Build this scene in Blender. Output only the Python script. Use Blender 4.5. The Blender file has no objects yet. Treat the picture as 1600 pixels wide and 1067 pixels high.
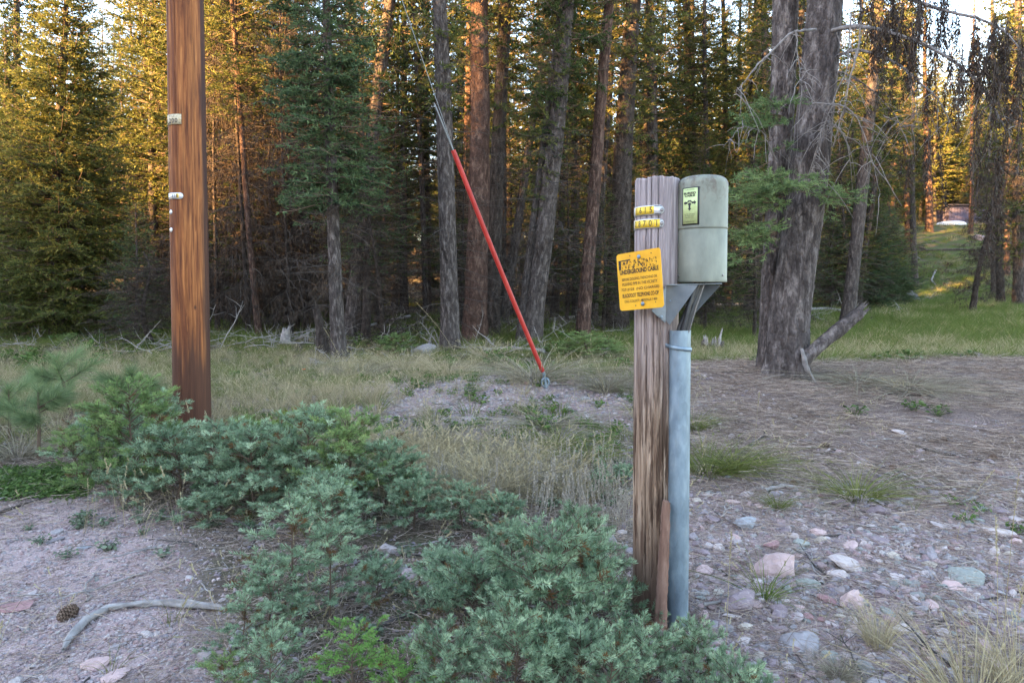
import bpy, math, random
import numpy as np
from mathutils import Vector, Matrix, Euler

S = bpy.context.scene
COL = S.collection
R = math.radians
rng = np.random.default_rng(7)
random.seed(7)

# ------------------------------------------------------------------ camera
CAMZ = 1.5
FPX = 1600 * 24.0 / 36.0
TILT = math.atan((533.5 - 455.0) / FPX)
cd = bpy.data.cameras.new('camera'); cam = bpy.data.objects.new('camera', cd); COL.objects.link(cam)
cd.lens = 24.0; cd.sensor_width = 36.0; cd.clip_end = 2000; cd.clip_start = 0.05
cam.location = (0, 0, CAMZ); cam.rotation_euler = (R(90) - TILT, 0, 0)
S.camera = cam

# ------------------------------------------------------------------ sky, sun, exposure
SUN_EL, SUN_AZ = 13.0, 237.0          # azimuth of the sun, degrees clockwise from +Y (behind the camera, to its left)
world = bpy.data.worlds.new('World'); S.world = world; world.use_nodes = True
wn = world.node_tree.nodes; wl = world.node_tree.links
bg = wn['Background']; sk = wn.new('ShaderNodeTexSky'); sk.sky_type = 'NISHITA'; sk.sun_disc = False
sk.sun_elevation = R(SUN_EL); sk.sun_rotation = R(SUN_AZ); sk.air_density = 1.0; sk.dust_density = 0.5; sk.ozone_density = 1.2
wb = wn.new('ShaderNodeMix'); wb.data_type = 'RGBA'; wb.blend_type = 'MULTIPLY'; wb.inputs[0].default_value = 1.0; wb.inputs[7].default_value = (1.15, 1.0, 0.92, 1)
wl.new(sk.outputs[0], wb.inputs[6]); wl.new(wb.outputs[2], bg.inputs[0]); bg.inputs[1].default_value = 0.08
sd = bpy.data.lights.new('sun', 'SUN'); sun = bpy.data.objects.new('sun', sd); COL.objects.link(sun)
sd.energy = 5.0; sd.angle = R(0.6); sd.color = (1.0, 0.54, 0.18)
_d = Vector((math.sin(R(SUN_AZ)) * math.cos(R(SUN_EL)), math.cos(R(SUN_AZ)) * math.cos(R(SUN_EL)), math.sin(R(SUN_EL))))
sun.rotation_euler = _d.to_track_quat('Z', 'Y').to_euler(); sun.location = _d * 60
S.view_settings.view_transform = 'Standard'; S.view_settings.look = 'None'
S.view_settings.exposure = 4.25; S.view_settings.gamma = 1.0; S.view_settings.use_curve_mapping = False
S.render.engine = 'CYCLES'
S.cycles.max_bounces = 4; S.cycles.diffuse_bounces = 2; S.cycles.glossy_bounces = 2
S.cycles.transmission_bounces = 3; S.cycles.transparent_max_bounces = 6
S.cycles.use_denoising = True; S.cycles.use_adaptive_sampling = False; S.cycles.sample_clamp_indirect = 3.0
S.cycles.caustics_reflective = False; S.cycles.caustics_refractive = False

# ------------------------------------------------------------------ numeric helpers
def nrm(v):
    return v / np.maximum(np.linalg.norm(v, axis=-1, keepdims=True), 1e-9)

def _hash(ix, iy, iz, seed):
    h = (ix.astype(np.int64) * 374761393 + iy.astype(np.int64) * 668265263 + iz.astype(np.int64) * 2147483647 + seed * 1274126177) & 0xffffffff
    h = ((h ^ (h >> 13)) * 1274126177) & 0xffffffff
    h = ((h ^ (h >> 16)) * 2246822519) & 0xffffffff
    return ((h ^ (h >> 15)) & 0xffffff) / float(0xffffff)

def vnoise(x, y, z=None, seed=0):
    x = np.asarray(x, float); y = np.asarray(y, float)
    z = np.zeros_like(x) if z is None else np.asarray(z, float) + np.zeros_like(x)
    x0, y0, z0 = np.floor(x), np.floor(y), np.floor(z)
    fx, fy, fz = x - x0, y - y0, z - z0
    fx = fx * fx * (3 - 2 * fx); fy = fy * fy * (3 - 2 * fy); fz = fz * fz * (3 - 2 * fz)
    r = 0
    for dx in (0, 1):
        for dy in (0, 1):
            for dz in (0, 1):
                w = (fx if dx else 1 - fx) * (fy if dy else 1 - fy) * (fz if dz else 1 - fz)
                r = r + w * _hash(x0 + dx, y0 + dy, z0 + dz, seed)
    return r * 2 - 1

def fbm(x, y, z=None, seed=0, octs=4):
    r = 0; a = 1.0; f = 1.0; t = 0
    for o in range(octs):
        r = r + a * vnoise(np.asarray(x) * f, np.asarray(y) * f, None if z is None else np.asarray(z) * f, seed + o * 17)
        t += a; a *= 0.5; f *= 2.03
    return r / t

def sstep(a, b, x):
    t = np.clip((np.asarray(x, float) - a) / (b - a), 0, 1)
    return t * t * (3 - 2 * t)

# ------------------------------------------------------------------ terrain height
def height(x, y):
    x = np.asarray(x, float); y = np.asarray(y, float)
    z = np.zeros(np.broadcast(x, y).shape)
    crest = np.exp(-((y - 9.6 - 0.12 * np.clip(x - 4, -6, 8)) / 2.9) ** 2)
    z = z + crest * (0.12 + 0.30 * sstep(0.8, 3.5, x)) * sstep(-5, 0, x)
    z = z + 0.20 * np.exp(-((x - 0.2) / 2.0) ** 2 - ((y - 9.2) / 1.6) ** 2)
    # the bank falls off steeply behind its crest
    z = z - 0.22 * sstep(10.5, 13.5, y) * sstep(1.5, 4, x) * (1 - sstep(20, 45, y))
    z = z + 0.75 * sstep(11, 34, y)
    # the slope at the back right
    hm = sstep(8, 34, x) * (1 - 0.3 * sstep(60, 110, x))
    z = z + hm * 7.6 * sstep(38, 74, y) + (1 - hm) * 1.6 * sstep(30, 90, y)
    # a low wooded ridge closes the view
    z = z + (9.0 + 2.5 * fbm(x * 0.012, y * 0.004, seed=21)) * sstep(88, 135, y) - 8.0 * sstep(170, 300, y)
    # shoulder of the gravel road, front left, and the ground across the road
    z = z - 0.05 * (1 - sstep(-2.2, -0.9, x + 0.55 * (y - 2.6)))
    z = z + 3.0 * sstep(12, 40, -y)
    z = z + 0.065 * fbm(x * 0.55, y * 0.55, seed=3) * sstep(1, 6, np.hypot(x - 0.7, y - 3.0) + 0.5)
    z = z + 0.018 * fbm(x * 3.1, y * 3.1, seed=5)
    return z

CF = np.array([0, math.cos(TILT), -math.sin(TILT)]); CU = np.array([0, math.sin(TILT), math.cos(TILT)])
def ray(px, py):
    d = np.array([1.0, 0, 0]) * ((px - 800) / FPX) + CU * ((533.5 - py) / FPX) + CF
    return d
def P(px, py, Y):                      # the point of the place seen at a pixel, at a known distance
    d = ray(px, py); return np.array([0, 0, CAMZ]) + d * (Y / d[1])
def G(px, py, off=0.0):                # the point of the ground seen at a pixel
    d = ray(px, py); o = np.array([0, 0, CAMZ])
    ts = np.exp(np.linspace(math.log(1.2), math.log(160), 1500))
    p = o[None] + d[None] * ts[:, None]
    below = p[:, 2] < height(p[:, 0], p[:, 1])
    i = int(np.argmax(below)) if below.any() else len(ts) - 1
    lo, hi = ts[max(i - 1, 0)], ts[i]
    for _ in range(12):
        m = (lo + hi) / 2; q = o + d * m
        if q[2] < float(height(q[0], q[1])): hi = m
        else: lo = m
    q = o + d * hi
    q[2] = float(height(q[0], q[1])) + off
    return q
def project(x, y, z):
    v = np.stack([x, y, z - CAMZ], -1)
    w = v @ CF
    return 800 + FPX * v[..., 0] / w, 533.5 - FPX * (v @ CU) / w, w

# ------------------------------------------------------------------ mesh helpers
def ico(sub):
    import bmesh
    bm = bmesh.new(); bmesh.ops.create_icosphere(bm, subdivisions=sub, radius=1.0)
    V = np.array([v.co[:] for v in bm.verts]); F = np.array([[v.index for v in f.verts] for f in bm.faces]); bm.free()
    return V, F
ICO = {k: ico(k) for k in (1, 2, 3)}

class MB:
    def __init__(s): s.v = []; s.f = []; s.m = []; s.t = []; s.n = 0; s.uv = None
    def add(s, V, F, mat=0, tint=None):
        V = np.asarray(V, float).reshape(-1, 3); F = np.asarray(F, int)
        if len(V) == 0 or len(F) == 0: return s
        s.v.append(V); s.f.append(F + s.n); s.m.append((F.shape[0], mat))
        t = np.full(len(V), 0.5) if tint is None else (np.asarray(tint, float) + np.zeros(len(V)))
        s.t.append(t); s.n += len(V); return s
    def mesh(s, name, mats, smooth=True):
        me = bpy.data.meshes.new(name)
        V = np.concatenate(s.v); me.vertices.add(len(V)); me.vertices.foreach_set('co', V.astype(np.float32).ravel())
        loops = np.concatenate([f.ravel() for f in s.f]); tot = np.concatenate([np.full(f.shape[0], f.shape[1]) for f in s.f])
        me.loops.add(len(loops)); me.loops.foreach_set('vertex_index', loops.astype(np.int32))
        me.polygons.add(len(tot)); st = np.concatenate([[0], np.cumsum(tot)[:-1]])
        me.polygons.foreach_set('loop_start', st.astype(np.int32)); me.polygons.foreach_set('loop_total', tot.astype(np.int32))
        me.polygons.foreach_set('material_index', np.concatenate([np.full(a, b) for a, b in s.m]).astype(np.int32))
        me.polygons.foreach_set('use_smooth', np.full(len(tot), smooth))
        a = me.attributes.new('tint', 'FLOAT', 'POINT'); a.data.foreach_set('value', np.concatenate(s.t).astype(np.float32))
        for m in (mats if isinstance(mats, (list, tuple)) else [mats]): me.materials.append(m)
        me.update(calc_edges=True)
        return me
    def build(s, name, mats, parent=None, smooth=True, **kw):
        return link(name, s.mesh(name, mats, smooth), parent, **kw)

def link(name, data, parent=None, loc=None):
    o = bpy.data.objects.new(name, data); COL.objects.link(o)
    if parent is not None: o.parent = parent
    if loc is not None: o.location = tuple(loc)
    return o
def tag(o, label=None, cat=None, group=None, kind=None):
    if label: o['label'] = label
    if cat: o['category'] = cat
    if group: o['group'] = group
    if kind: o['kind'] = kind
    return o
def thing(name, label, cat, loc=(0, 0, 0), group=None):
    o = bpy.data.objects.new(name, None); COL.objects.link(o); o.location = tuple(loc); o.empty_display_size = 0.2
    return tag(o, label, cat, group)
def copy_tree(o, parent=None):
    c = o.copy(); COL.objects.link(c)
    if parent is not None: c.parent = parent
    for ch in o.children: copy_tree(ch, c)
    return c

def tubes(Pt, Rd, sides=4, caps=False):
    Pt = np.asarray(Pt, float); Rd = np.asarray(Rd, float)
    if Pt.ndim == 2: Pt = Pt[None]; Rd = Rd[None]
    b, n, _ = Pt.shape
    T = nrm(np.gradient(Pt, axis=1)); mt = np.abs(nrm(Pt[:, -1] - Pt[:, 0])[:, 2]) > 0.8
    ref = np.where(mt[:, None], np.array([[1.0, 0.05, 0]]), np.array([[0, 0.03, 1.0]]))[:, None, :]
    N = nrm(np.cross(T, np.broadcast_to(ref, T.shape))); B = np.cross(T, N)
    a = np.arange(sides) / sides * 2 * math.pi
    V = Pt[:, :, None] + Rd[:, :, None, None] * (np.cos(a)[None, None, :, None] * N[:, :, None] + np.sin(a)[None, None, :, None] * B[:, :, None])
    i = np.arange(b)[:, None, None] * n * sides + np.arange(n - 1)[None, :, None] * sides; k = np.arange(sides)[None, None]
    k2 = (np.arange(sides) + 1) % sides; k2 = k2[None, None]
    F = np.stack([i + k, i + k2, i + sides + k2, i + sides + k], -1).reshape(-1, 4)
    return V.reshape(-1, 3), F

def blades(base, vec, wid, taper=0.25):           # one thin quad each
    n = len(base)
    V = np.stack([base - wid, base + wid, base + vec + wid * taper, base + vec - wid * taper], 1)
    F = np.arange(n * 4).reshape(n, 4)
    return V.reshape(-1, 3), F
def tris(base, vec, wid):
    V = np.stack([base - wid, base + wid, base + vec], 1)
    return V.reshape(-1, 3), np.arange(len(base) * 3).reshape(-1, 3)
def needles(base, vec, wid):                      # a kite: narrow at the foot, widest near the middle, pointed
    n = len(base); m = base + vec * 0.45
    V = np.stack([base, m + wid, base + vec, m - wid], 1)
    return V.reshape(-1, 3), np.arange(n * 4).reshape(n, 4)
def ribbons(base, d0, bend, length, width, seg=4, tip=0.1):
    # curved grass blades: start direction d0, pulled to 'bend' (vector) with the square of the run
    n = len(base); t = np.linspace(0, 1, seg + 1)[None, :, None]
    Pt = base[:, None] + d0[:, None] * length[:, None, None] * t + bend[:, None] * length[:, None, None] * t ** 2
    T = nrm(np.gradient(Pt, axis=1)); side = nrm(np.cross(T, rng.normal(size=(n, 1, 3))))
    w = width[:, None, None] * (1 - (1 - tip) * t ** 1.5) * 0.5
    V = np.stack([Pt - side * w, Pt + side * w], 2)
    i = np.arange(n)[:, None] * (seg + 1) * 2 + np.arange(seg)[None] * 2
    F = np.stack([i, i + 1, i + 3, i + 2], -1).reshape(-1, 4)
    return V.reshape(-1, 3), F
def rep(a, n): return np.repeat(a, n)
def rperp(d):
    return nrm(np.cross(d, rng.normal(size=d.shape)))
def box(c, s, rot=None):
    c = np.asarray(c, float); s = np.asarray(s, float) / 2
    V = np.array([[x, y, z] for x in (-1, 1) for y in (-1, 1) for z in (-1, 1)], float) * s
    if rot is not None: V = V @ np.array(rot).T
    return V + c, np.array([[0, 1, 3, 2], [4, 6, 7, 5], [0, 4, 5, 1], [2, 3, 7, 6], [0, 2, 6, 4], [1, 5, 7, 3]])

# ------------------------------------------------------------------ materials
class NT:
    def __init__(s, name):
        s.m = bpy.data.materials.new(name); s.m.use_nodes = True
        s.N = s.m.node_tree.nodes; s.L = s.m.node_tree.links; s.b = s.N['Principled BSDF']; s.out = s.N['Material Output']
        s.tc = s.N.new('ShaderNodeTexCoord')
    def n(s, t, **k):
        o = s.N.new(t)
        for a, v in k.items(): setattr(o, a, v)
        return o
    def link(s, a, b): s.L.new(a, b)
    def map(s, scale=(1, 1, 1), coord='Object', rot=(0, 0, 0)):
        m = s.n('ShaderNodeMapping'); m.inputs['Scale'].default_value = scale; m.inputs['Rotation'].default_value = rot
        s.link(s.tc.outputs[coord], m.inputs[0]); return m.outputs[0]
    def noise(s, vec, scale=5, detail=6, rough=0.55, dist=0.0):
        m = s.n('ShaderNodeTexNoise'); m.inputs['Scale'].default_value = scale; m.inputs['Detail'].default_value = detail
        m.inputs['Roughness'].default_value = rough; m.inputs['Distortion'].default_value = dist
        if vec is not None: s.link(vec, m.inputs['Vector'])
        return m.outputs[0]
    def voro(s, vec, scale=5, feature='F1', out='Distance', rnd=1.0):
        m = s.n('ShaderNodeTexVoronoi', feature=feature); m.inputs['Scale'].default_value = scale
        m.inputs['Randomness'].default_value = rnd
        if vec is not None: s.link(vec, m.inputs['Vector'])
        return m.outputs[out]
    def ramp(s, fac, stops, interp='LINEAR'):
        r = s.n('ShaderNodeValToRGB'); r.color_ramp.interpolation = interp; e = r.color_ramp.elements
        while len(e) < len(stops): e.new(0.5)
        for q, (p, c) in zip(e, stops):
            q.position = p; q.color = (c, c, c, 1) if not isinstance(c, (tuple, list)) else (*c, 1)
        s.link(fac, r.inputs[0]); return r.outputs[0]
    def mix(s, fac, a, b, blend='MIX'):
        m = s.n('ShaderNodeMix', data_type='RGBA', blend_type=blend)
        for i, v in ((0, fac), (6, a), (7, b)):
            if isinstance(v, bpy.types.NodeSocket): s.link(v, m.inputs[i])
            elif i == 0: m.inputs[0].default_value = v
            else: m.inputs[i].default_value = (*v, 1)
        return m.outputs[2]
    def math(s, op, a, b=0.0):
        m = s.n('ShaderNodeMath', operation=op)
        for i, v in ((0, a), (1, b)):
            if isinstance(v, bpy.types.NodeSocket): s.link(v, m.inputs[i])
            else: m.inputs[i].default_value = v
        return m.outputs[0]
    def attr(s, name):
        a = s.n('ShaderNodeAttribute'); a.attribute_name = name; return a
    def rand(s): return s.n('ShaderNodeObjectInfo').outputs['Random']
    def bump(s, h, strength=0.5, dist=0.01, prev=None):
        b = s.n('ShaderNodeBump'); b.inputs['Strength'].default_value = strength; b.inputs['Distance'].default_value = dist
        s.link(h, b.inputs['Height'])
        if prev is not None: s.link(prev, b.inputs['Normal'])
        return b.outputs[0]
    def done(s, color=None, rough=0.9, normal=None, metal=0.0, spec=None):
        if color is not None:
            if isinstance(color, bpy.types.NodeSocket): s.link(color, s.b.inputs['Base Color'])
            else: s.b.inputs['Base Color'].default_value = (*color, 1)
        if isinstance(rough, bpy.types.NodeSocket): s.link(rough, s.b.inputs['Roughness'])
        else: s.b.inputs['Roughness'].default_value = rough
        s.b.inputs['Metallic'].default_value = metal
        if spec is not None: s.b.inputs['Specular IOR Level'].default_value = spec
        if normal is not None: s.link(normal, s.b.inputs['Normal'])
        return s.m

def foliage_mat(name, cols, transl=0.3, rough=0.55, vary=0.5):
    n = NT(name); t = n.attr('tint').outputs['Fac']; r = n.rand()
    k = n.math('ADD', n.math('MULTIPLY', t, 1 - vary * 0.4), n.math('MULTIPLY', r, vary * 0.4))
    c = n.ramp(k, [(i / (len(cols) - 1), c) for i, c in enumerate(cols)])
    n.done(c, max(rough, 0.6), spec=0.12)
    tr = n.n('ShaderNodeBsdfTranslucent'); n.link(n.mix(0.35, c, (0.5, 0.6, 0.1), 'MULTIPLY') if False else c, tr.inputs[0])
    ms = n.n('ShaderNodeMixShader'); ms.inputs[0].default_value = transl
    n.link(n.b.outputs[0], ms.inputs[1]); n.link(tr.outputs[0], ms.inputs[2]); n.link(ms.outputs[0], n.out.inputs[0])
    return n.m

def bark_mat(name, dark, mid, light, scale=1.0, patch=None):
    n = NT(name); v = n.map((1, 1, 0.28)); v2 = n.map((1, 1, 0.45))
    big = n.noise(v, 2.2 * scale, 4)
    f = n.noise(v, 16 * scale, 8, 0.62, 0.4)
    vo = n.voro(v2, 15 * scale, 'DISTANCE_TO_EDGE')
    c = n.ramp(f, [(0.36, dark), (0.51, mid), (0.68, light)])
    c = n.mix(n.ramp(big, [(0.35, 0.0), (0.7, 0.55)]), c, patch or mid)
    c = n.mix(n.math('MULTIPLY', n.rand(), 0.35), c, mid)
    fl = n.ramp(n.noise(n.map((1, 1, 0.6)), 60 * scale, 4, 0.7), [(0.3, 0.6), (0.7, 1.4)])
    c = n.mix(0.8, c, fl, 'MULTIPLY')
    h = n.math('ADD', n.math('MINIMUM', n.math('MULTIPLY', vo, 2.0), 0.3), f)
    nn = n.bump(h, 1.0, 0.03)
    return n.done(c, 0.95, nn, spec=0.15)

def simple(name, cols, scale=12, stretch=(1, 1, 1), rough=0.85, bump=0.3, bd=0.005, metal=0.0, coord='Object', detail=7, lo=0.3, hi=0.7):
    n = NT(name); v = n.map(stretch, coord); f = n.noise(v, scale, detail, 0.6)
    st = [(lo + (hi - lo) * i / (len(cols) - 1), c) for i, c in enumerate(cols)]
    c = n.ramp(f, st)
    nn = n.bump(f, bump, bd) if bump else None
    return n.done(c, rough, nn, metal)

MT = {}
MT['bark_grey'] = bark_mat('bark_grey', (0.018, 0.014, 0.013), (0.066, 0.055, 0.052), (0.20, 0.175, 0.165))
MT['bark_big'] = bark_mat('bark_big', (0.018, 0.014, 0.013), (0.082, 0.068, 0.065), (0.27, 0.235, 0.22), 0.8)
MT['bark_red'] = bark_mat('bark_red', (0.020, 0.013, 0.011), (0.075, 0.045, 0.036), (0.22, 0.15, 0.12), 0.9)
MT['bark_dark'] = bark_mat('bark_dark', (0.014, 0.011, 0.010), (0.045, 0.036, 0.032), (0.12, 0.10, 0.09))
MT['dead_twig'] = simple('dead_twig', [(0.026, 0.021, 0.019), (0.085, 0.072, 0.066)], 9, rough=0.95, bump=0)
MT['pale_twig'] = simple('pale_twig', [(0.16, 0.14, 0.13), (0.38, 0.35, 0.33)], 14, (1, 1, 1), 0.9, 0.3, 0.004)
MT['live_twig'] = simple('live_twig', [(0.07, 0.045, 0.03), (0.14, 0.095, 0.065)], 10, rough=0.9, bump=0)
MT['fol_spruce'] = foliage_mat('fol_spruce', [(0.026, 0.042, 0.017), (0.068, 0.090, 0.028), (0.135, 0.145, 0.040), (0.23, 0.20, 0.055)])
MT['fol_blue'] = foliage_mat('fol_blue', [(0.025, 0.044, 0.024), (0.050, 0.085, 0.044), (0.09, 0.135, 0.06), (0.13, 0.18, 0.08)])
MT['fol_dark'] = foliage_mat('fol_dark', [(0.013, 0.024, 0.010), (0.030, 0.050, 0.016), (0.06, 0.085, 0.025), (0.11, 0.12, 0.035)])
MT['fol_dead'] = foliage_mat('fol_dead', [(0.020, 0.014, 0.011), (0.045, 0.032, 0.025), (0.09, 0.066, 0.05)], 0.12)
MT['fol_rust'] = foliage_mat('fol_rust', [(0.06, 0.03, 0.012), (0.14, 0.075, 0.03), (0.2, 0.12, 0.05)], 0.2)
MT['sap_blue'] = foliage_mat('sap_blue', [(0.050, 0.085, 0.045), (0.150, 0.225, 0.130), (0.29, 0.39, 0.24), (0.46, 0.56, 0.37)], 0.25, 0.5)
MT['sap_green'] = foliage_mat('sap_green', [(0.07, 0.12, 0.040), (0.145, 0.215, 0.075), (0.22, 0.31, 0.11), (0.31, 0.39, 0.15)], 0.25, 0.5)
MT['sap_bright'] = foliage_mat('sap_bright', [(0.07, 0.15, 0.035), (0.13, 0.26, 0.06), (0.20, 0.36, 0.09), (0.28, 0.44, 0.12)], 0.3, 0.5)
MT['sap_yellow'] = foliage_mat('sap_yellow', [(0.09, 0.13, 0.02), (0.17, 0.22, 0.03), (0.26, 0.30, 0.05)], 0.3, 0.5)
MT['grey_twig'] = simple('grey_twig', [(0.09, 0.078, 0.072), (0.24, 0.215, 0.205)], 14, (1, 1, 1), 0.9, 0.3, 0.004)
MT['fol_spray'] = foliage_mat('fol_spray', [(0.05, 0.08, 0.035), (0.11, 0.17, 0.07), (0.18, 0.25, 0.10), (0.25, 0.32, 0.13)])
MT['pine_long'] = foliage_mat('pine_long', [(0.08, 0.12, 0.055), (0.16, 0.22, 0.10), (0.24, 0.31, 0.14)], 0.2, 0.45)
MT['grass_dry'] = foliage_mat('grass_dry', [(0.20, 0.16, 0.09), (0.36, 0.30, 0.18), (0.52, 0.45, 0.29)], 0.3, 0.7)
MT['grass_grey'] = foliage_mat('grass_grey', [(0.12, 0.105, 0.075), (0.24, 0.21, 0.15), (0.38, 0.34, 0.25)], 0.3, 0.7)
MT['grass_olive'] = foliage_mat('grass_olive', [(0.07, 0.085, 0.02), (0.14, 0.16, 0.045), (0.24, 0.24, 0.08)], 0.3, 0.6)
MT['grass_green'] = foliage_mat('grass_green', [(0.055, 0.085, 0.015), (0.11, 0.155, 0.035), (0.20, 0.235, 0.065)], 0.35, 0.6)
MT['leaf_green'] = foliage_mat('leaf_green', [(0.04, 0.075, 0.02), (0.085, 0.14, 0.035), (0.14, 0.21, 0.055)], 0.3, 0.5)
MT['leaf_grey'] = foliage_mat('leaf_grey', [(0.08, 0.11, 0.07), (0.14, 0.18, 0.11), (0.22, 0.27, 0.18)], 0.25, 0.7)
MT['leaf_pale'] = foliage_mat('leaf_pale', [(0.22, 0.19, 0.15), (0.34, 0.30, 0.25), (0.48, 0.44, 0.37)], 0.25, 0.8)
MT['litter'] = foliage_mat('litter', [(0.09, 0.062, 0.05), (0.22, 0.165, 0.135), (0.38, 0.30, 0.24), (0.52, 0.43, 0.35)], 0.15, 0.8)

# ================================================================== THE SETTING: ground
def road_mask(x, y):
    return (1 - sstep(-0.45, 0.25, x + 1.05 + 0.62 * (y - 2.6) + 0.25 * fbm(x * 2, y * 2, seed=31))) * (1 - sstep(4.6, 5.3, y + 0.4 * fbm(x * 1.5, y * 1.5, seed=32)))
def stone_mask(x, y):
    a = sstep(0.55, 1.0, x) * (1 - sstep(4.7, 6.6, y + 0.7 * fbm(x * 1.1, y * 1.1, seed=33)))
    b = np.exp(-((x + 0.25 + 0.1 * (y - 8)) / 2.0) ** 2 - ((y - 8.3) / 2.1) ** 2) * 1.3
    return np.clip(np.maximum(a, b), 0, 1)
def litter_mask(x, y):
    return sstep(1.0, 2.2, x + 0.3 * fbm(x, y, seed=34)) * sstep(4.2, 5.4, y) * (1 - sstep(10.6, 11.8, y - 0.12 * np.clip(x - 4, -6, 8) + 0.8 * fbm(x * .8, y * .8, seed=35)))
def meadow_mask(x, y):
    return sstep(2.0, 4.0, x) * sstep(10.8, 12.6, y - 0.12 * np.clip(x - 4, -6, 8) + 0.8 * fbm(x * .8, y * .8, seed=35)) * (1 - sstep(42, 60, y))

def axis(lim_lo, lim_hi, n, fine, c=0.0):
    t = np.linspace(-1, 1, n); k = math.asinh(max(abs(lim_lo), abs(lim_hi)) / fine)
    v = np.sinh(t * k) * fine + c
    return v[(v >= lim_lo + c - 1) & (v <= lim_hi + c + 1)]
gx = axis(-700, 700, 440, 1.6, 0.0); gy = axis(-700, 900, 450, 1.8, 5.0)
GX, GY = np.meshgrid(gx, gy); GZ = height(GX, GY)
near = np.exp(-((GX) / 6) ** 2 - ((GY - 4) / 5) ** 2)
GZ = GZ + near * 0.006 * fbm(GX * 14, GY * 14, seed=8, octs=3)
nx, ny = len(gx), len(gy)
V = np.stack([GX, GY, GZ], -1).reshape(-1, 3)
i = (np.arange(ny - 1)[:, None] * nx + np.arange(nx - 1)[None]); F = np.stack([i, i + 1, i + nx + 1, i + nx], -1).reshape(-1, 4)
n = NT('forest_ground')
vec = n.map((1, 1, 1)); at = n.attr('zone').outputs['Color']; at2 = n.attr('zone2').outputs['Fac']
sep = n.n('ShaderNodeSeparateColor'); n.link(at, sep.inputs[0])
f1 = n.noise(vec, 9, 8, 0.65); f2 = n.noise(vec, 70, 6, 0.7); f3 = n.noise(vec, 1.3, 4)
soil = n.ramp(f1, [(0.3, (0.035, 0.026, 0.021)), (0.5, (0.085, 0.064, 0.050)), (0.72, (0.17, 0.135, 0.105))])
soil = n.mix(n.ramp(f3, [(0.45, 0.0), (0.65, 0.7)]), soil, n.ramp(f2, [(0.3, (0.06, 0.075, 0.03)), (0.7, (0.15, 0.16, 0.07))]))
gv = n.voro(vec, 120, out='Color')
grav = n.ramp(gv, [(0.0, (0.20, 0.145, 0.14)), (0.4, (0.36, 0.265, 0.255)), (0.75, (0.50, 0.39, 0.365)), (1.0, (0.29, 0.25, 0.25))])
grav = n.mix(n.ramp(f1, [(0.35, 0.0), (0.7, 0.6)]), grav, (0.38, 0.28, 0.26))
lit = n.ramp(f2, [(0.34, (0.050, 0.036, 0.031)), (0.5, (0.17, 0.125, 0.11)), (0.68, (0.36, 0.275, 0.235))])
lit = n.mix(n.ramp(f1, [(0.4, 0.0), (0.65, 0.55)]), lit, (0.15, 0.118, 0.11))
mead = n.ramp(f1, [(0.3, (0.07, 0.09, 0.025)), (0.55, (0.13, 0.165, 0.045)), (0.75, (0.22, 0.22, 0.09))])
hill = n.ramp(f3, [(0.42, (0.075, 0.100, 0.030)), (0.60, (0.10, 0.085, 0.055)), (0.72, (0.13, 0.105, 0.08))])
c = n.mix(sep.outputs[1], soil, lit); c = n.mix(sep.outputs[0], c, grav); c = n.mix(sep.outputs[2], c, mead); c = n.mix(at2, c, hill)
gvd = n.voro(vec, 120)
h = n.math('ADD', n.math('MULTIPLY', f2, 0.6), n.math('MULTIPLY', gvd, -0.5))
MT['ground'] = n.done(c, 0.97, n.bump(h, 0.8, 0.012), spec=0.1)
mb = MB().add(V, F); gm = mb.mesh('ground', MT['ground'])
zc = np.zeros((len(V), 4), np.float32)
st = stone_mask(V[:, 0], V[:, 1])
zc[:, 0] = np.clip(road_mask(V[:, 0], V[:, 1]) + 0.75 * st, 0, 1); zc[:, 1] = litter_mask(V[:, 0], V[:, 1]); zc[:, 2] = meadow_mask(V[:, 0], V[:, 1]); zc[:, 3] = 1
a = gm.attributes.new('zone', 'FLOAT_COLOR', 'POINT'); a.data.foreach_set('color', zc.ravel())
a = gm.attributes.new('zone2', 'FLOAT', 'POINT'); a.data.foreach_set('value', (sstep(8, 20, V[:, 0]) * sstep(38, 48, V[:, 1])).astype(np.float32))
tag(link('ground', gm), 'forest floor running from the gravel road edge over the bank to the wooded slope', None, None, 'structure')

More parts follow.
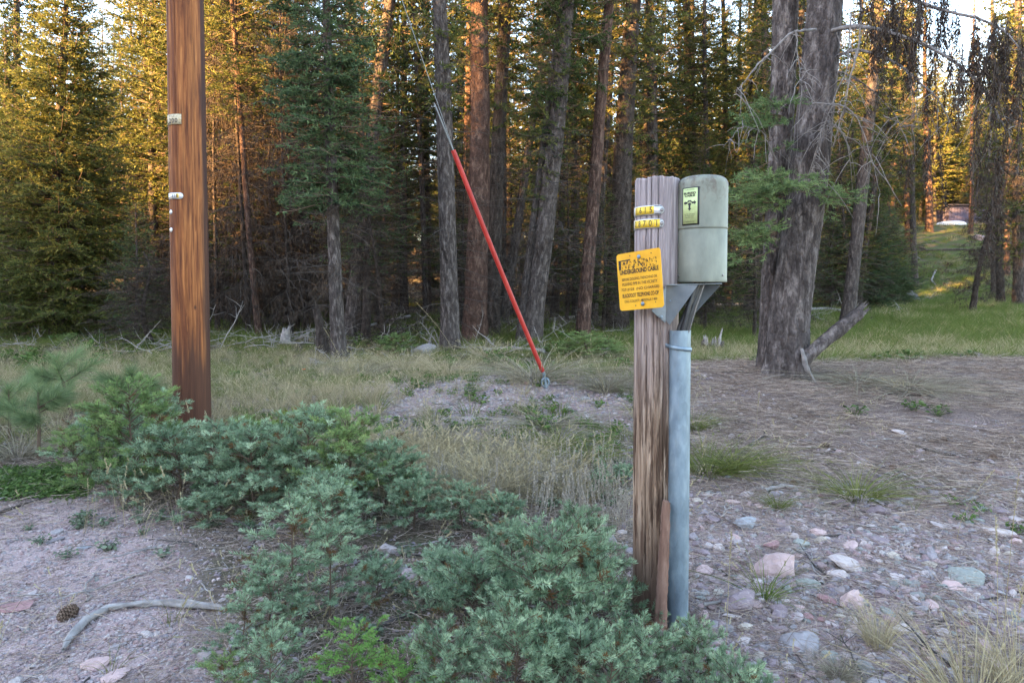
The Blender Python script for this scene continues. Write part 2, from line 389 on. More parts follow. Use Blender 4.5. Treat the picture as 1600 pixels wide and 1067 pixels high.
# ------------------------------------------------------------------ scatter of uncountable stuff
def gn_scatter(name, protos, pts, rots, scls, idx, label):
    c = bpy.data.collections.new(name + '_sources')
    for k, me in enumerate(protos):
        o = bpy.data.objects.new('%s_source_%02d' % (name, k), me); c.objects.link(o)
    me = bpy.data.meshes.new(name); me.vertices.add(len(pts)); me.vertices.foreach_set('co', np.asarray(pts, np.float32).ravel())
    for nm, ty, arr, key in (('rot', 'FLOAT_VECTOR', rots, 'vector'), ('scl', 'FLOAT_VECTOR', scls, 'vector'), ('idx', 'INT', idx, 'value')):
        a = me.attributes.new(nm, ty, 'POINT'); a.data.foreach_set(key, np.asarray(arr, np.int32 if ty == 'INT' else np.float32).ravel())
    me.update()
    o = link(name, me); tag(o, label, None, None, 'stuff')
    ng = bpy.data.node_groups.new(name, 'GeometryNodeTree')
    ng.interface.new_socket('Geometry', in_out='INPUT', socket_type='NodeSocketGeometry')
    ng.interface.new_socket('Geometry', in_out='OUTPUT', socket_type='NodeSocketGeometry')
    N, L = ng.nodes, ng.links
    gi, go = N.new('NodeGroupInput'), N.new('NodeGroupOutput')
    ci = N.new('GeometryNodeCollectionInfo'); ci.inputs['Collection'].default_value = c
    ci.inputs['Separate Children'].default_value = True; ci.inputs['Reset Children'].default_value = True
    ip = N.new('GeometryNodeInstanceOnPoints'); ip.inputs['Pick Instance'].default_value = True
    L.new(gi.outputs[0], ip.inputs['Points']); L.new(ci.outputs[0], ip.inputs['Instance'])
    for nm, dt, sock in (('idx', 'INT', 'Instance Index'), ('scl', 'FLOAT_VECTOR', 'Scale')):
        a = N.new('GeometryNodeInputNamedAttribute'); a.data_type = dt; a.inputs['Name'].default_value = nm
        L.new(a.outputs['Attribute'], ip.inputs[sock])
    a = N.new('GeometryNodeInputNamedAttribute'); a.data_type = 'FLOAT_VECTOR'; a.inputs['Name'].default_value = 'rot'
    e = N.new('FunctionNodeEulerToRotation'); L.new(a.outputs['Attribute'], e.inputs[0]); L.new(e.outputs[0], ip.inputs['Rotation'])
    L.new(ip.outputs[0], go.inputs[0])
    md = o.modifiers.new('scatter', 'NODES'); md.node_group = ng
    return o

def sample_ground(n_try, x0, x1, y0, y1, dens, ypow=1.0, margin=160):
    """random ground points with an acceptance probability; only where the view (with a margin) can see"""
    u = rng.random(n_try); y = y0 + (y1 - y0) * u ** ypow
    x = x0 + (x1 - x0) * rng.random(n_try)
    z = height(x, y); px, py, w = project(x, y, z)
    ok = (rng.random(n_try) < dens(x, y)) & (px > -margin) & (px < 1600 + margin) & (py < 1067 + 260)
    return np.stack([x[ok], y[ok], z[ok]], -1)
def wedge(n_try, y0, y1, dens, ypow=1.0, mx=0.86):
    y = y0 + (y1 - y0) * rng.random(n_try) ** ypow
    x = (rng.random(n_try) * 2 - 1) * mx * (y + 0.3)
    z = height(x, y); ok = rng.random(n_try) < dens(x, y)
    return np.stack([x[ok], y[ok], z[ok]], -1)
def spin(n, tilt=0.12):
    return np.stack([rng.normal(0, tilt, n), rng.normal(0, tilt, n), rng.random(n) * 6.283], -1)
def uni(a): return np.repeat(np.asarray(a)[:, None], 3, 1)

# --- stones
def stone_mesh(name, seed, sub, flat, mat):
    V, F = ICO[sub]; V = V.copy()
    d = 1 + 0.28 * fbm(V[:, 0] * 1.1 + seed, V[:, 1] * 1.1, V[:, 2] * 1.1, seed, 3)
    r2 = np.random.default_rng(seed)
    for k in range(12):                    # worn facets
        nn = nrm(r2.normal(size=3)); t = 0.50 + 0.28 * r2.random(); dp = V @ nn
        d = np.where(dp * d > t, d * (t / np.maximum(dp * d, 1e-6)), d)
    V = V * d[:, None] * np.array([1.0, 0.62 + 0.3 * r2.random(), flat])
    V = V + 0.012 * np.random.default_rng(seed + 1).normal(size=V.shape)
    return MB().add(V, F).mesh(name, mat, smooth=False)
def stone_mat(name, stops):
    n = NT(name); r = n.rand(); v = n.map((1, 1, 1)); f = n.noise(v, 2.2, 8, 0.65)
    c = n.ramp(r, stops)
    c = n.mix(0.9, c, n.ramp(f, [(0.3, 0.72), (0.7, 1.22)]), 'MULTIPLY')
    b = n.noise(v, 9, 4); c = n.mix(n.ramp(b, [(0.60, 0.0), (0.66, 0.35)]), c, (0.40, 0.36, 0.32))
    return n.done(c, 0.85, n.bump(f, 0.35, 0.05), spec=0.25)
MT['stones'] = stone_mat('stones', [(0.0, (0.27, 0.18, 0.18)), (0.18, (0.38, 0.29, 0.28)), (0.32, (0.20, 0.165, 0.19)), (0.46, (0.32, 0.29, 0.29)),
                                    (0.58, (0.50, 0.42, 0.40)), (0.7, (0.24, 0.25, 0.23)), (0.82, (0.29, 0.225, 0.235)), (0.92, (0.42, 0.35, 0.33)), (1.0, (0.17, 0.155, 0.17))])
MT['gravel'] = stone_mat('gravel', [(0.0, (0.30, 0.20, 0.195)), (0.25, (0.42, 0.31, 0.295)), (0.45, (0.24, 0.20, 0.215)), (0.62, (0.46, 0.37, 0.35)),
                                    (0.78, (0.33, 0.30, 0.30)), (0.9, (0.27, 0.22, 0.23)), (1.0, (0.52, 0.46, 0.44))])
STONE = [stone_mesh('stone', 11 + k, 3, (0.5, 0.6, 0.72, 0.45, 0.66, 0.55)[k], MT['stones']) for k in range(6)]
PEB = [stone_mesh('pebble', 41 + k, 1, (0.5, 0.7, 0.8, 0.6)[k], MT['gravel']) for k in range(4)]
PEB2 = [stone_mesh('pebble', 61 + k, 2, (0.5, 0.6, 0.7, 0.45)[k], MT['stones']) for k in range(4)]

def scatter_pebbles(name, protos, pts, smin, smax, pw, label, sink=0.25):
    n = len(pts); s = smin + (smax - smin) * rng.random(n) ** pw
    pts = pts.copy(); pts[:, 2] += s * (0.35 - sink)
    gn_scatter(name, protos, pts, spin(n, 0.35), uni(s) * (0.8 + 0.4 * rng.random((n, 3))), rng.integers(0, len(protos), n), label)
g1 = wedge(75000, 1.9, 5.6, lambda x, y: 0.12 + road_mask(x, y), 1.3)
scatter_pebbles('gravel', PEB, g1, 0.0035, 0.021, 2.4, 'fine pink and grey gravel at the edge of the road')
g2 = wedge(52000, 1.9, 7.0, lambda x, y: 0.16 + 0.84 * sstep(0.5, 0.95, x) * stone_mask(x, y), 1.2)
scatter_pebbles('pebbles', PEB2, g2, 0.006, 0.024, 2.2, 'small purple, pink and grey pebbles covering the stony patch beside the post')
g4 = wedge(16000, 1.9, 6.9, lambda x, y: 0.02 + sstep(0.55, 0.95, x) * stone_mask(x, y) * (.35 + .65 * sstep(-.2, .25, fbm(x * 1.7, y * 1.7, seed=37))), 1.2)
scatter_pebbles('pebbles', STONE, g4, 0.014, 0.050, 2.0, 'fist sized and smaller river stones half sunk in the stony patch', 0.3)
g3 = sample_ground(26000, -3.5, 3.0, 5.6, 12, lambda x, y: 0.9 * stone_mask(x, y) + 0.08, 1.0)
g5 = wedge(3000, 1.9, 5.2, lambda x, y: .5 * road_mask(x, y))
scatter_pebbles('gravel', PEB2, g5, 0.008, 0.028, 2.6, 'larger stones in the gravel of the road edge')
scatter_pebbles('pebbles', PEB2, g3, 0.010, 0.045, 2.0, 'grey and pink pebbles on the low mound round the guy anchor')

# individually placed stones: (px, py centre, width px, mesh, label)
def put_stone(px, py, wpx, k, label, group=None, asp=1.0, rz=None):
    g = G(px, py); d = g[1] / 1.0; s = 0.64 * wpx / FPX * d
    o = link('stone', STONE[k % 6]); o.location = (g[0], g[1], g[2] + s * 0.16)
    o.scale = (s, s * 1.0, s * asp); o.rotation_euler = (rng.normal(0, .12), rng.normal(0, .12), rng.random() * 6.28 if rz is None else rz)
    tag(o, label, 'stone', group); return o
def one_stone_mat(name, col):
    return stone_mat(name, [(0.0, tuple(c * .86 for c in col)), (1.0, tuple(min(c * 1.14, .75) for c in col))])
SM = {'pink': one_stone_mat('stone_pink', (0.46, 0.33, 0.31)), 'purple': one_stone_mat('stone_purple', (0.24, 0.185, 0.195)),
      'pale': one_stone_mat('stone_pale', (0.43, 0.36, 0.34)), 'green': one_stone_mat('stone_green', (0.27, 0.28, 0.25)),
      'blue': one_stone_mat('stone_blue', (0.27, 0.27, 0.285)), 'red': one_stone_mat('stone_red', (0.30, 0.17, 0.165)), 'grey': one_stone_mat('stone_grey', (0.30, 0.28, 0.285)),
      'tan': one_stone_mat('stone_tan', (0.42, 0.36, 0.30))}
named = [
    (1207, 893, 78, 0, 'pink', 'large smooth pale pink boulder right of the grey cable guard', 1.3, 0.1),
    (1155, 948, 62, 1, 'purple', 'blocky purple stone beside the foot of the post', 1.0, 0.5),
    (1330, 943, 50, 4, 'pink', 'rounded pink stone in the middle of the stony patch', 1.0, 1.0),
    (1250, 1010, 70, 5, 'grey', 'long bluish grey slab at the bottom of the stony patch', 0.8, 2.9),
    (1325, 886, 50, 3, 'pale', 'flat whitish oval stone above the middle of the stony patch', 0.9, 0.0),
    (1310, 903, 32, 2, 'pale', 'egg-shaped cream stone just below a flat whitish one', 1.1, 2.6),
    (1376, 803, 36, 2, 'purple', 'rounded lilac stone at the top edge of the stony patch', 0.9, 0.2),
    (1308, 787, 34, 0, 'purple', 'violet stone below the green grass tuft on the bank', 0.8, 0.1),
    (1165, 822, 40, 1, 'blue', 'pale blue-green stone at the upper left of the stony patch', 0.9, 0.4),
    (1276, 833, 30, 5, 'pink', 'salmon pink stone in the upper stony patch', 0.8, 0.2),
    (1557, 835, 42, 3, 'pale', 'long cream stone by the leafy weeds', 0.7, 2.9),
    (1468, 824, 30, 3, 'pale', 'thin pale pink stone at the upper right of the stony patch', 0.6, 2.8),
    (1512, 905, 56, 5, 'green', 'flat grey-green slab on the right of the stony patch', 0.6, 2.7),
    (1487, 920, 34, 4, 'pink', 'angular pale pink stone beside the grey-green slab', 0.8, 2.9),
    (1266, 915, 38, 4, 'green', 'flat greenish stone right of the large pink boulder', 0.6, 0.2),
    (1378, 932, 34, 1, 'purple', 'dark lilac stone right of the rounded pink one', 0.9, 0.9),
    (1215, 955, 34, 2, 'purple', 'greyish violet stone near the tall grass blades', 0.9, 1.9),
    (1180, 945, 26, 3, 'pink', 'small pink wedge stone leaning by the purple block', 1.0, 1.2),
    (1293, 940, 34, 0, 'red', 'maroon stone left of the rounded pink one', 0.8, 2.4),
    (1325, 1028, 30, 3, 'pale', 'white stone low in the stony patch', 0.9, 2.2),
    (1162, 1005, 26, 1, 'pale', 'small white stone right of the nearest fir shoots', 0.9, 0.3),
    (1187, 1027, 28, 2, 'tan', 'khaki coloured stone among twigs by the nearest fir shoots', 0.9, 1.0),
    (1343, 829, 16, 1, 'pale', 'small round cream stone in the upper stony patch', 0.9, 0.6),
    (1283, 845, 22, 2, 'tan', 'small buff stone below the salmon pink one', 0.9, 0.6),
    (150, 1040, 48, 0, 'pink', 'flat pink rock at the bottom of the gravel road edge', 0.6, 0.3),
    (178, 1058, 46, 5, 'pink', 'second flat pink rock at the bottom edge of the gravel', 0.5, 0.1),
    (132, 857, 20, 1, 'blue', 'small blue-green stone lying on the gravel', 0.5, 0.3),
    (30, 950, 46, 3, 'red', 'low reddish rock sunk in the gravel at the left', 0.3, 0.3),
    (892, 600, 18, 1, 'pink', 'pale pink cobble right of the guy anchor', 0.8, 0.6),
    (915, 625, 16, 4, 'grey', 'grey cobble below and right of the guy anchor', 0.8, 0.6),
    (1447, 395, 1, 4, 'grey', None, 1, 1),
    (1405, 677, 22, 3, 'pale', 'pinkish white stone lying on the needle covered bank', 0.7, 0.3),
    (605, 862, 34, 2, 'pale', 'lichen covered rock between the fir saplings', 0.9, 0.3),
    (1010, 1045, 26, 4, 'grey', 'grey stone under the nearest fir shoots', 0.9, 0.3),
]
for (px, py, w, k, m, lab, asp, rz) in named:
    if lab is None: continue
    o = put_stone(px, py, w, k, lab, None, asp, rz)
    me = o.data.copy(); me.materials.clear(); me.materials.append(SM[m]); o.data = me
NEAR = [(1207, 893, 'the large pale pink boulder'), (1155, 948, 'the blocky purple stone'), (1330, 943, 'the rounded pink stone'), (1250, 1004, 'the long bluish slab'), (1325, 886, 'the flat whitish oval stone'), (1376, 803, 'the rounded lilac stone'),
        (1308, 787, 'the violet stone'), (1165, 822, 'the pale blue-green stone'), (1276, 833, 'the salmon pink stone'), (1557, 835, 'the long cream stone'), (1512, 905, 'the grey-green slab'), (1266, 915, 'the flat greenish stone'), (1325, 1028, 'the low white stone'),
        (1187, 1027, 'the khaki stone'), (1520, 1040, 'the straw tuft at the bottom right'), (1420, 980, 'the thin straw tuft'), (1450, 900, 'the middle of the stony patch'), (1120, 870, 'the cable guard'), (1590, 960, 'the right edge'), (852, 606, 'the guy anchor'), (690, 675, 'the grey mound tuft'), (620, 635, 'the weeds on the mound'), (770, 645, 'the middle of the low mound')]
used_labels = {}
def unique_label(base, fallback_group):
    used_labels[base] = used_labels.get(base, 0) + 1
    return base
def rel_phrase(px, py):
    q = min(NEAR, key=lambda a: (a[0] - px) ** 2 + ((a[1] - py) * 1.3) ** 2); dx, dy = px - q[0], (py - q[1]) * 1.3; r = math.hypot(dx, dy)
    far = 'well ' if r > 70 else ('close ' if r > 38 else 'just ')
    if abs(dx) > 1.8 * abs(dy): w = 'right of' if dx > 0 else 'left of'
    elif abs(dy) > 1.8 * abs(dx): w = 'below' if dy > 0 else 'above'
    else: w = ('below' if dy > 0 else 'above') + (' and right of' if dx > 0 else ' and left of')
    return far + w + ' ' + q[2]
taken = [(a[0], a[1], a[2]) for a in named]
def fill_stones(nn, region, lo, hi, label, group, asp=0.9):
    c = 0; tries = 0
    while c < nn and tries < nn * 30:
        tries += 1
        px = region[0] + (region[1] - region[0]) * random.random(); py = region[2] + (region[3] - region[2]) * random.random()
        w = lo + (hi - lo) * random.random() ** 2.4
        w *= (0.55 + 0.45 * (py - 560) / 500)
        if any((px - a) ** 2 + ((py - b) * 1.5) ** 2 < (0.5 * (w + ww)) ** 2 for a, b, ww in taken): continue
        taken.append((px, py, w)); k = random.randrange(6); hue = random.choice(['pink', 'purple', 'pale', 'grey', 'tan', 'red', 'green', 'pink', 'pale', 'grey', 'purple', 'pink'])
        lb = label if label else '%s %s %s stone %s' % ('tiny' if w < 13 else 'small' if w < 21 else 'middling', ('oval', 'blocky', 'rounded', 'flat', 'angular', 'lumpy')[k], {'red': 'maroon', 'green': 'greenish', 'tan': 'buff'}.get(hue, hue), rel_phrase(px, py))
        o = put_stone(px, py, w, k, lb, group, asp * random.uniform(.6, 1.1)); o.material_slots[0].link = 'OBJECT'; o.material_slots[0].material = SM[hue]; c += 1
fill_stones(262, (1085, 1600, 770, 1067), 14, 46, None, 'river stones on the stony patch')
fill_stones(38, (600, 905, 590, 690), 8, 20, None, 'cobbles on the mound by the guy anchor')

# ================================================================== TREES
def trunk_mesh(name, H, r0, r1, bend, sides, rings, amp, mat, flare=0.35, seed=0, freq=9.0):
    z = np.linspace(0, 1, rings) ** 1.05 * H
    th = np.arange(sides) / sides * 2 * math.pi
    rr = r1 + (r0 - r1) * (1 - z / H) ** 0.9 + r0 * flare * np.exp(-z / 0.35)
    Z, T = np.meshgrid(z, th, indexing='ij'); RR = np.repeat(rr[:, None], sides, 1)
    lob = 1 + 0.10 * np.exp(-Z / 0.5) * np.cos(3 * T + seed) + 0.03 * vnoise(np.cos(T) * 1.3, np.sin(T) * 1.3, Z * 0.8, seed)
    if amp > 0:
        X0, Y0 = np.cos(T) * RR, np.sin(T) * RR
        nn = fbm(X0 * freq, Y0 * freq, Z * freq * 0.27, seed + 3, 3); d = np.clip(np.abs(nn) * 5.0, 0, 1) - 0.6
        d = d + 0.4 * fbm(X0 * freq * 3, Y0 * freq * 3, Z * freq * 1.5, seed + 9, 2)
        RR = RR * lob + amp * d
    else: RR = RR * lob
    bx, by = bend(Z)
    X = np.cos(T) * RR + bx; Y = np.sin(T) * RR + by
    Zz = Z.copy(); Zz[0] -= 0.35
    V = np.stack([X, Y, Zz], -1).reshape(-1, 3)
    i = np.arange(rings - 1)[:, None] * sides + np.arange(sides)[None]; j = np.arange(rings - 1)[:, None] * sides + (np.arange(sides)[None] + 1) % sides
    F = np.stack([i, j, j + sides, i + sides], -1).reshape(-1, 4)
    mb = MB().add(V, F)
    top = np.array([[float(np.mean(X[-1])), float(np.mean(Y[-1])), H + r1]])
    k = (rings - 1) * sides
    Vt = np.concatenate([V[k:], top]); Ft = np.stack([np.arange(sides), (np.arange(sides) + 1) % sides, np.full(sides, sides)], -1)
    mb.add(Vt, Ft)
    return mb.mesh(name, mat)

def make_bend(seed, amp=0.25, H=20):
    r2 = np.random.default_rng(seed); a, b, c, d = r2.random(4) * 6.28
    def f(z):
        z = np.asarray(z, float); k = amp * np.minimum(z / 6, 1)
        return k * np.sin(z / H * 5 + a) - k * math.sin(a) * 0, k * np.sin(z / H * 4 + b)
    return f

def grow(mb, z0, az, L, slope, droop, up, bend, sl, sw, dens2, sp, wood_r, rise_fac=1.0, hang=0.12, cull=None, fm=1, wm=0, lat=0.38, thick=1.0, tb=0.5):
    """branches with side twigs and needle sprays; every array has one entry per branch"""
    nb = len(z0); s = np.linspace(0, 1, 6)
    out = np.stack([np.cos(az), np.sin(az), np.zeros(nb)], -1); sd = np.stack([-np.sin(az), np.cos(az), np.zeros(nb)], -1)
    bxx, byy = bend(z0); o = np.stack([bxx, byy, z0], -1)
    wob = rng.normal(0, 0.10, nb)
    def pt(b, t):
        t = t[..., None]
        return o[b] + out[b] * L[b][..., None] * t + sd[b] * (wob[b] * L[b])[..., None] * t ** 2 + np.array([0, 0, 1.0]) * (L[b][..., None] * (slope[b][..., None] * t - droop[b][..., None] * t ** 2 + up[b][..., None] * t ** 3))
    bi = np.arange(nb)[:, None] + np.zeros((1, 6), int); Pb = pt(bi, np.broadcast_to(s, (nb, 6)))
    V, F = tubes(Pb, (wood_r * L)[:, None] * (1 - 0.85 * s)[None] + 0.0025, 4); mb.add(V, F, wm)
    m = np.maximum(2, (L * dens2).astype(int)); b2 = np.repeat(np.arange(nb), m)
    t2 = (0.10 + 0.90 * rng.random(len(b2)) ** 0.85); side = rng.choice([-1.0, 1.0], len(b2))
    beta = R(30) + R(45) * rng.random(len(b2))
    d2 = out[b2] * np.cos(beta)[:, None] + sd[b2] * (side * np.sin(beta))[:, None]
    d2 = d2 + np.array([0, 0, 1.0]) * rng.normal(0.02, 0.22, len(b2))[:, None]
    d2 = nrm(d2); l2 = (0.12 + lat * L[b2] * (1 - t2) ** 0.8) * (0.6 + 0.6 * rng.random(len(b2)))
    o2 = pt(b2, t2)
    ti = np.linspace(0, 1, 3)[None, :, None]
    keep = l2 > 0.3
    Pt = o2[keep][:, None] + d2[keep][:, None] * l2[keep][:, None, None] * ti - np.array([0, 0, 1.0]) * hang * l2[keep][:, None, None] * ti ** 2
    V, F = tubes(Pt, np.array([[0.006, 0.004, 0.0015]]) * np.ones((keep.sum(), 1)) * thick, 3); mb.add(V, F, wm)
    k = np.maximum(2, (l2 / sp).astype(int)); b3 = np.repeat(np.arange(len(b2)), k)
    t3 = rng.random(len(b3))
    o3 = o2[b3] + d2[b3] * (l2[b3] * t3)[:, None] - np.array([0, 0, 1.0]) * (hang * l2[b3] * t3 ** 2)[:, None]
    if cull is not None:
        keep = cull(o3); o3 = o3[keep]; b3 = b3[keep]; t3 = t3[keep]
    d3 = nrm(d2[b3] * 0.85 + rng.normal(size=(len(b3), 3)) * 0.55 + np.array([0, 0, 0.12]))
    ln = sl * (0.55 + 0.8 * rng.random(len(b3)))
    V, F = tris(o3, d3 * ln[:, None], rperp(d3) * (sw * 0.5 * (0.7 + 0.6 * rng.random(len(b3))))[:, None])
    tt = np.clip(tb + 0.20 * rng.normal(size=len(b2)), 0, 1)[b3] + 0.2 * (t3 - 0.5) + 0.10 * rng.normal(size=len(b3))
    mb.add(V, F, fm, np.repeat(np.clip(tt, 0, 1), 3))

def dead_twigs(mb, zlo, zhi, nb, Lm, bend, r=0.006, droop=0.3, tuft=0.0, hangs=0, fm=1):
    z0 = zlo + (zhi - zlo) * rng.random(nb); az = rng.random(nb) * 6.283; L = Lm * (0.35 + 0.9 * rng.random(nb))
    out = np.stack([np.cos(az), np.sin(az), np.zeros(nb)], -1); sd = np.stack([-np.sin(az), np.cos(az), np.zeros(nb)], -1)
    bx_, by_ = bend(z0); o = np.stack([bx_, by_, z0], -1)
    s = np.linspace(0, 1, 7); wob = rng.normal(0, 0.25, nb); dr = droop * (0.2 + 1.3 * rng.random(nb)); sl = rng.normal(0.12, 0.2, nb)
    jit = np.cumsum(rng.normal(0, 0.018, (nb, 7, 3)), 1)
    Pb = o[:, None] + L[:, None, None] * (out[:, None] * s[None, :, None] + sd[:, None] * (wob[:, None] * s[None] ** 2)[..., None] + jit +
                                          np.array([0, 0, 1.0]) * (sl[:, None] * s[None] - dr[:, None] * s[None] ** 2)[..., None])
    V, F = tubes(Pb, (r * (0.6 + 0.5 * L / Lm))[:, None] * (1 - 0.8 * s)[None] + 0.0012, 4); mb.add(V, F, 0)
    m = 6; b2 = np.repeat(np.arange(nb), m); k2 = rng.integers(1, 7, len(b2)); o2 = Pb[b2, k2]
    d2 = nrm(out[b2] * 0.6 + sd[b2] * rng.choice([-1, 1], len(b2))[:, None] * 0.8 + np.array([0, 0, 1.0]) * rng.normal(-0.25, 0.35, len(b2))[:, None])
    l2 = L[b2] * (0.12 + 0.35 * rng.random(len(b2)))
    t = np.linspace(0, 1, 4); Pt = o2[:, None] + d2[:, None] * (l2[:, None] * t[None])[..., None] - np.array([0, 0, 1.0]) * (0.35 * l2[:, None] * t[None] ** 2)[..., None]
    V, F = tubes(Pt, np.array([[0.5, 0.4, 0.3, 0.12]]) * r * np.ones((len(b2), 1)), 3); mb.add(V, F, 0)
    if tuft > 0:                                      # withered needles and beard lichen hanging from the twigs
        k = int(tuft); b3 = np.repeat(np.arange(len(b2)), k); tt = rng.random(len(b3))
        o3 = o2[b3] + d2[b3] * (l2[b3] * tt)[:, None]
        v3 = rng.normal(0, 0.35, (len(b3), 3)) + np.array([0, 0, -0.9]); v3 = nrm(v3) * (0.06 + 0.16 * rng.random(len(b3)) ** 1.5)[:, None]
        V, F = tris(o3, v3, rperp(v3) * 0.006); mb.add(V, F, fm, np.repeat(rng.random(len(b3)), 3))

def clumpcull(seed, f=1.1, thr=-0.12):
    def c(p):
        return fbm(p[:, 0] * f, p[:, 1] * f, p[:, 2] * f, seed, 2) > thr + 0.2 * rng.normal(size=len(p))
    return c

def conifer_parts(seed, H, cb, Rm, r0, kind, sl=0.12, sw=0.034, lev=0.34, per=6, dens2=10, sp=0.020, shape=0.8, dead=70, deadL=1.3, tuft=5,
                  bark='bark_grey', fol='fol_spruce', slope=(-0.10, 0.45), droop=0.25, up=0.28, sides=14, rings=70, amp=0.010, bendamp=0.10, base_round=0.25, hang=0.2, thr=-0.12, tuftmat='fol_dead'):
    bend = make_bend(seed, bendamp, H)
    parts = []
    parts.append(('trunk', trunk_mesh('trunk', H, r0, r0 * 0.12, bend, sides, rings, amp, MT[bark], 0.3, seed)))
    if kind != 'snag':
        nl = int((H - cb) / lev); zl = cb + (H - cb) * (np.arange(nl) + 0.5) / nl
        z0 = np.repeat(zl, per) + rng.normal(0, lev * 0.35, nl * per); q = np.clip((z0 - cb) / (H - cb), 0, 0.995)
        az = np.tile(np.arange(per) / per * 6.283, nl) + np.repeat(rng.random(nl) * 6.28, per) + rng.normal(0, 0.3, nl * per)
        L = Rm * (1 - q) ** shape * (base_round + (1 - base_round) * sstep(0, 0.22, q)) * (0.55 + 0.6 * rng.random(nl * per)) + 0.12
        slo = slope[0] + (slope[1] - slope[0]) * q + rng.normal(0, 0.08, len(q))
        mb = MB(); grow(mb, np.minimum(z0, H - 0.05), az, L, slo, np.full(len(q), droop) * (1 - 0.5 * q), np.full(len(q), up), bend, sl, sw, dens2, sp, 0.011, hang=hang, cull=clumpcull(seed + 50, thr=thr))
        parts.append(('crown', mb.mesh('crown', [MT['live_twig'], MT[fol]], smooth=False)))
    if dead:
        mb = MB(); dead_twigs(mb, 0.5, max(cb + 1.2, 2.0) if kind != 'snag' else H * 0.95, dead, deadL, bend, tuft=tuft)
        parts.append(('dead_branches', mb.mesh('dead_branches', [MT['dead_twig'], MT[tuftmat]], smooth=False)))
    return parts, H, r0

PR = {}
# tall trees with bare lower stems
PR['tall_grey'] = conifer_parts(101, 24, 5.6, 2.4, 0.21, 'tree', lev=0.42, dead=75, deadL=1.2, tuft=3)
PR['tall_grey2'] = conifer_parts(102, 22, 4.4, 2.6, 0.20, 'tree', lev=0.42, dead=90, deadL=1.5, tuft=6, fol='fol_dark')
PR['tall_red'] = conifer_parts(103, 24, 7.0, 2.5, 0.20, 'tree', lev=0.45, dead=50, deadL=0.9, tuft=2, bark='bark_red', amp=0.013)
PR['tall_dark'] = conifer_parts(104, 23, 4.8, 2.3, 0.17, 'tree', lev=0.45, dead=80, deadL=1.4, tuft=3, bark='bark_dark', fol='fol_dark')
PR['fir'] = conifer_parts(105, 19, 2.8, 2.8, 0.20, 'tree', lev=0.36, dead=90, deadL=1.6, tuft=7, fol='fol_spruce')
PR['fir2'] = conifer_parts(106, 17, 3.4, 2.3, 0.16, 'tree', lev=0.36, dead=90, deadL=1.4, tuft=4, fol='fol_dark', bark='bark_dark', thr=-0.2)
PR['spruce_full'] = conifer_parts(107, 12.5, 0.35, 2.9, 0.19, 'tree', sl=0.10, sw=0.032, lev=0.20, per=10, dens2=12, sp=0.020, shape=0.80, dead=0, fol='fol_blue', slope=(-0.22, 0.35), droop=0.22, up=0.34, base_round=0.75, thr=-0.6, hang=0.25)
PR['spruce_young'] = conifer_parts(108, 4.6, 0.15, 1.35, 0.07, 'tree', sl=0.065, sw=0.020, lev=0.16, per=7, dens2=14, sp=0.020, shape=0.8, dead=25, deadL=0.7, tuft=2, fol='fol_blue', slope=(-0.1, 0.5), base_round=0.7, bendamp=0.05, thr=-0.35)
PR['understory'] = conifer_parts(109, 7.5, 1.2, 1.4, 0.07, 'tree', sl=0.085, sw=0.024, lev=0.25, per=6, dens2=10, sp=0.024, dead=45, deadL=1.0, tuft=4, fol='fol_dark', bark='bark_dark', thr=-0.1)
PR['wrapped'] = conifer_parts(120, 12.5, 3.3, 1.4, 0.14, 'tree', sl=.10, sw=.030, lev=.20, per=8, dens2=13, sp=.014, shape=.6, base_round=.85, dead=60, deadL=1.1, tuft=6, thr=-.04, droop=.38, bendamp=.06)
PR['snag'] = conifer_parts(110, 9.0, 1.0, 1.4, 0.08, 'snag', dead=190, deadL=1.3, tuft=10, bark='bark_dark', bendamp=0.15)
PR['snag2'] = conifer_parts(111, 6.0, 1.0, 1.4, 0.06, 'snag', dead=150, deadL=1.5, tuft=14, bark='bark_dark', bendamp=0.2)
PR['far_fir'] = conifer_parts(112, 22, 2.2, 3.3, 0.22, 'tree', sl=0.20, sw=0.07, lev=0.40, per=7, dens2=7, sp=0.045, dead=40, deadL=1.6, tuft=4, fol='fol_spruce', sides=8, rings=14, amp=0, thr=-0.25)
PR['far_tall'] = conifer_parts(113, 26, 8.0, 2.6, 0.22, 'tree', sl=0.20, sw=0.07, lev=0.45, per=6, dens2=7, sp=0.045, dead=50, deadL=1.4, tuft=3, fol='fol_spruce', bark='bark_red', sides=8, rings=14, amp=0)

SRC = {}
def place_tree(kind, x, y, label, group=None, hs=1.0, lean=(0.0, 0.0), rw=1.0, cs=1.0, name='conifer_tree', bark=None, cat='tree', z=None, rz=None, fol=None, nodead=False):
    parts, H, r0 = PR[kind]
    zz = float(height(x, y)) if z is None else z
    t = thing(name, label, cat, (x, y, zz), group)
    t.rotation_euler = (-lean[1], lean[0], 0)
    az = random.random() * 6.28 if rz is None else rz
    for nm, me in parts:
        if nodead and nm == 'dead_branches': continue
        o = link(nm, me, t); o.rotation_euler = (0, 0, az)
        if nm == 'trunk':
            o.scale = (rw, rw, hs)
            if bark: o.material_slots[0].link = 'OBJECT'; o.material_slots[0].material = MT[bark]
        elif nm == 'crown':
            o.scale = (cs, cs, hs)
            if fol: o.material_slots[1].link = 'OBJECT'; o.material_slots[1].material = MT[fol]
        else: o.scale = (1, 1, hs)
    return t

